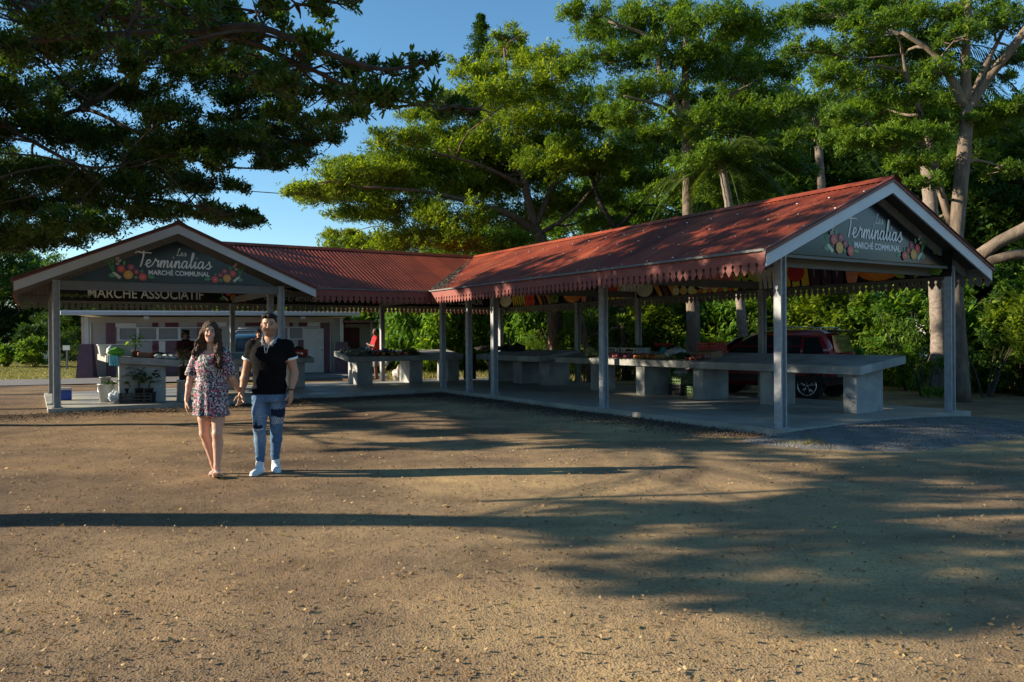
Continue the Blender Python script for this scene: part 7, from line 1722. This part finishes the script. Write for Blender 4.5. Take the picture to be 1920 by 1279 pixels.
def bare_foot(S, heel, toe, up=0.0):
    heel, toe = np.array(heel, float), np.array(toe, float); d_ = toe - heel; d_ /= np.linalg.norm(d_); sd = np.array([d_[1], -d_[0], 0]); S.cap(heel, heel + (toe - heel) * .55, .030, .030, .02, (1, 1, .8)); S.cap(heel + (toe - heel) * .3, toe - d_ * .03, .032, .034, .02, (1.1, 1, .6))
    for i in range(5): p = toe - d_ * .02 + sd * (i - 2) * .0165; S.cap(p - d_ * .01, p + d_ * (.026 - .004 * abs(i - 1)), .0095, .0085, .004)
fl_h, fl_t = np.array((-.040, .175, .034)), np.array((.0, .0, .026)); fr_h, fr_t = np.array((.072, -.03, .036)), np.array((.118, -.19, .075))
bare_foot(S, fl_h, fl_t); bare_foot(S, fr_h, fr_t)
sdf_obj('body', S, 'skin', wom, lambda V: face_color(V, f_w, YW, SKF, .92, 0, smile=True))
eyes(f_w, wom, .92)
for h_, t_ in ((fl_h, fl_t), (fr_h, fr_t)):
    d_ = (t_ - h_); L_ = np.linalg.norm(d_[:2]); q = MB(); a0 = h_ - d_ * .16 + [0, 0, -.026]; a1 = t_ + d_ * .14 + [0, 0, -.024]; sd = np.array([d_[1], -d_[0], 0]) / L_; P = []
    for dz in (-.012, 0):
        for k_, (tt, ww) in enumerate(((0, .022), (.12, .034), (.5, .03), (.8, .044), (1, .026))): P.append(a0 + (a1 - a0) * tt + sd * ww + [0, 0, dz])
        for k_, (tt, ww) in enumerate(((1, .026), (.8, .044), (.5, .03), (.12, .034), (0, .022))): P.append(a0 + (a1 - a0) * tt - sd * ww + [0, 0, dz])
    q.add(P, [list(range(10))[::-1], [10 + i for i in range(10)]] + [[i, (i + 1) % 10, 10 + (i + 1) % 10, 10 + i] for i in range(10)]); sn = q.build('sandal', M['leather'], wom)
    q = MB(); c_ = h_ + d_ * .72
    for off_ in (0, .25): c_ = h_ + d_ * (.50 + off_); q.tube([c_ + sd * .042 + [0, 0, -.02], c_ + sd * .032 + [0, 0, .015], c_ + [0, 0, .026], c_ - sd * .032 + [0, 0, .015], c_ - sd * .042 + [0, 0, -.02]], .005, 6)
    q.build('strap', M['signwhite'], sn, True)
# dress
S = SDF((-.34, -.22, .60), (.34, .24, 1.46), .0062)
S.rings([(-.01, .0, .655, .190, .155), (-.008, 0, .80, .184, .145), (-.004, 0, .95, .172, .130), (0, 0, 1.10, .152, .118), (0, -.005, 1.24, .156, .128), (0, .003, 1.32, .150, .102), (0, .01, 1.375, .11, .075)], .03)
for sh, e_ in (('sl', 'el'), ('sr', 'er')):
    s_, el_ = np.array(wa[sh]), np.array(wa[e_]); S.chain([s_, s_ * .15 + el_ * .85], [.056, .072], .03)
S.disp(lambda X, Y, Z: .006 * np.sin(np.arctan2(Y, X) * 11 + Z * 3) * np.clip((1.15 - Z) / .5, 0, 1) + .004 * np.sin(Z * 45 + X * 35) * np.exp(-((np.abs(X) - .17) / .05) ** 2))
S.cut((0, 0, .675), (-.05, 0, -1))
for sh, e_ in (('sl', 'el'), ('sr', 'er')):
    s_, el_ = np.array(wa[sh]), np.array(wa[e_]); d_ = (el_ - s_) / np.linalg.norm(el_ - s_); c_ = s_ * .10 + el_ * .90
    ax = [S.lo[k] + S.h * np.arange(S.n[k]) for k in range(3)]; X, Y, Z = np.meshgrid(*ax, indexing='ij'); dd = (X - c_[0]) * d_[0] + (Y - c_[1]) * d_[1] + (Z - c_[2]) * d_[2]
    near = ((X - c_[0]) ** 2 + (Y - c_[1]) ** 2 < .12 ** 2) & (np.abs(X) > .178) & (np.sign(X) == np.sign(c_[0])) & (Z > .96); S.D = np.where(near, np.maximum(S.D, dd), S.D).astype(np.float32)
S.ell((0, -.10, 1.39), (.072, .09, .062), .01, op='s'); S.ell((0, 0, 1.42), (.06, .06, .05), .01, op='s')
dr = sdf_obj('dress', S, 'dress', wom, it=2)
q = MB(); q.tube([(-.035, -.122, 1.335), (-.028, -.142, 1.27), (-.004, -.148, 1.215), (.03, -.147, 1.20), (.058, -.14, 1.225)], .0045, 6); q.build('neck_braid', M['pale_bag'], dr, True)
# hair: parted cap and long waves down both sides
S = SDF((-.26, -.20, 1.06), (.26, .20, 1.72), .0055); ca, sa = math.cos(YW), math.sin(YW); Rm = np.array([[ca, -sa, 0], [sa, ca, 0], [0, 0, 1]])
S.ell(f_w(0, .032, .042), (.085, .100, .092), .02, rot=Rm); S.ell(f_w(0, .06, -.04), (.085, .07, .12), .03, rot=Rm)
S.ell(f_w(0, -.118, -.012), (.061, .085, .102), .008, 's', rot=Rm); S.ell(f_w(0, -.10, -.14), (.085, .08, .08), .008, 's', rot=Rm)
g_ = np.random.default_rng(3)
for s, n_, zend, sprd in ((1, 26, 1.16, .060), (-1, 22, 1.26, .085)):
    for i in range(n_):
        x0 = s * g_.uniform(.062, .086); y0 = g_.uniform(-.035, .05); ph = g_.uniform(0, 6.28); ze = zend + g_.uniform(-.02, .1); P = []; R_ = []
        for t_ in np.linspace(0, 1, 9):
            z_ = HCW[2] + .03 + (ze - HCW[2] - .03) * t_; wv = .010 * math.sin(ph + t_ * 15)
            P.append((HCW[0] + (x0 + s * sprd * min(1, t_ * 1.3) * (i / n_)) + wv + (.012 * t_ if s > 0 else -.02 * t_), HCW[1] + y0 * (1 - .2 * t_) - (.105 * min(1, t_ * 1.2) if s > 0 else .05 * min(1, t_ * 1.2)) + .02 + .008 * math.cos(ph + t_ * 13), z_)); R_.append(.0125 * (1 - .5 * t_ ** 2))
        S.chain(P, R_, .010)
S.disp(lambda X, Y, Z: .0022 * np.sin(X * 260 + 6 * np.sin(Z * 45)) + .0015 * np.sin(Y * 230 + 5 * np.sin(Z * 52)))
sdf_obj('hair', S, 'hair', wom)

# ---- people behind the tables (smaller in the picture)
def bystander(u, v, z, label, shirt, trousers, skin, hgt, yaw, arms='cross', hair='hairblack', bushy=0.0, res=.010):
    p, r = figure_root(u, v, label, z); k = hgt / 1.75; f3 = lambda q_: rotz(np.array(q_) * k, yaw)
    def mk(lo, hi): return SDF(np.array(lo), np.array(hi), res)
    S = mk((-.45, -.45, -.02), (.45, .45, 1.9 * k)); fh_ = add_head(S, f3((0, -.01, 1.62)), yaw, k)
    S.cap(f3((0, .01, 1.4)), f3((0, 0, 1.54)), .055 * k, .05 * k, .02)
    ca_, sa_ = math.cos(yaw), math.sin(yaw); wx, wy = abs(ca_), abs(sa_)
    def tr_(S, infl=0.0, zlo=.85):
        for z_, rx, ry in ((.86, .155, .11), (.95, .15, .11), (1.08, .145, .105), (1.2, .16, .115), (1.32, .17, .11), (1.40, .13, .09)):
            if z_ < zlo: continue
            S.cap(f3((-rx + ry, 0, z_)), f3((rx - ry, 0, z_)), (ry + infl) * k, (ry + infl) * k, .05)
    tr_(S); AR_ = {}
    for s in (-1, 1):
        sh = (s * .185, .0, 1.38)
        if arms == 'cross': el_ = (s * .235, -.10, 1.13); wr_ = (-s * .06, -.23, 1.15 + .04 * s)
        elif arms == 'front': el_ = (s * .22, -.04, 1.10); wr_ = (s * .08, -.26, 1.08)
        else: el_ = (s * .24, .02, 1.10); wr_ = (s * .25, -.05, .85)
        AR_[s] = (sh, el_, wr_); S.chain([f3(sh), f3(el_), f3(wr_)], [.052 * k, .042 * k, .028 * k], .02)
        d_ = f3(wr_) - f3(el_); d_ = d_ / np.linalg.norm(d_); add_hand(S, f3(wr_), d_, f3((0, .6, -.6)), f3((0, -.3, 1)), .16 * k, .5, .010)
        S.chain([f3((s * .09, 0, .86)), f3((s * .1, -.01 - .03 * s, .48)), f3((s * .1, .02 - .05 * s, .07))], [.085 * k, .058 * k, .038 * k], .02)
        a_ = f3((s * .1, .03 - .05 * s, .035)); S.cap(a_, a_ + f3((0, -.17, -.01)), .036 * k, .034 * k, .02, (1, 1, .8))
    sdf_obj('body', S, 'skin', r, lambda V: face_color(V, fh_, yaw, skin, k))
    S = mk((-.42, -.42, .8 * k), (.42, .42, 1.6 * k)); tr_(S, .014)
    for s in (-1, 1):
        sh, el_, wr_ = AR_[s]; S.chain([f3(sh), f3(np.array(sh) * .35 + np.array(el_) * .65)], [.072 * k, .066 * k], .03)
    S.cut((0, 0, .88 * k), (0, 0, -1)); sdf_obj('shirt', S, shirt, r)
    S = mk((-.3, -.3, .3 * k), (.3, .3, 1.0 * k)); S.cap(f3((-.05, 0, .88)), f3((.05, 0, .88)), .125 * k, .125 * k, .04)
    for s in (-1, 1): S.chain([f3((s * .09, 0, .86)), f3((s * .1, -.01 - .03 * s, .46))], [.10 * k, .088 * k], .03)
    S.cut((0, 0, .44 * k), (0, 0, -1)); sdf_obj('shorts', S, trousers, r)
    S = mk((-.2, -.2, 1.45 * k), (.2, .2, 1.95 * k)); S.ell(fh_(0, .03, .045), np.array((.088, .100, .092)) * k * (1 + bushy), .01)
    if bushy:
        for i in range(22): a_ = i * 2.4; S.ell(fh_(.085 * math.cos(a_), .035 + .09 * math.sin(a_), .02 + .1 * math.sin(i * 1.3)), (.035, .035, .035), .01)
    S.ell(fh_(0, -.12, -.02), np.array((.062, .075, .09)) * k, .008, 's'); S.cut(fh_(0, 0, -.05 - bushy * .35), (0, -.3, -1)); sdf_obj('hair', S, hair, r)
    return r
bystander(705, 712, SL, 'man in a bright red T-shirt standing with folded arms behind the vegetable table', 'redshirt', 'shorts', SKD, 1.76, -1.15, 'cross')
bystander(349, 733, SL, 'dark-haired vendor in a dark shirt behind the left table', 'darkshirt', 'dark_cloth', SKD, 1.66, .55, 'front', bushy=.12)
bystander(486, 722, SL, 'shaded person half hidden behind the man in the black polo', 'darkshirt', 'dark_cloth', SKM, 1.70, .6, 'down')
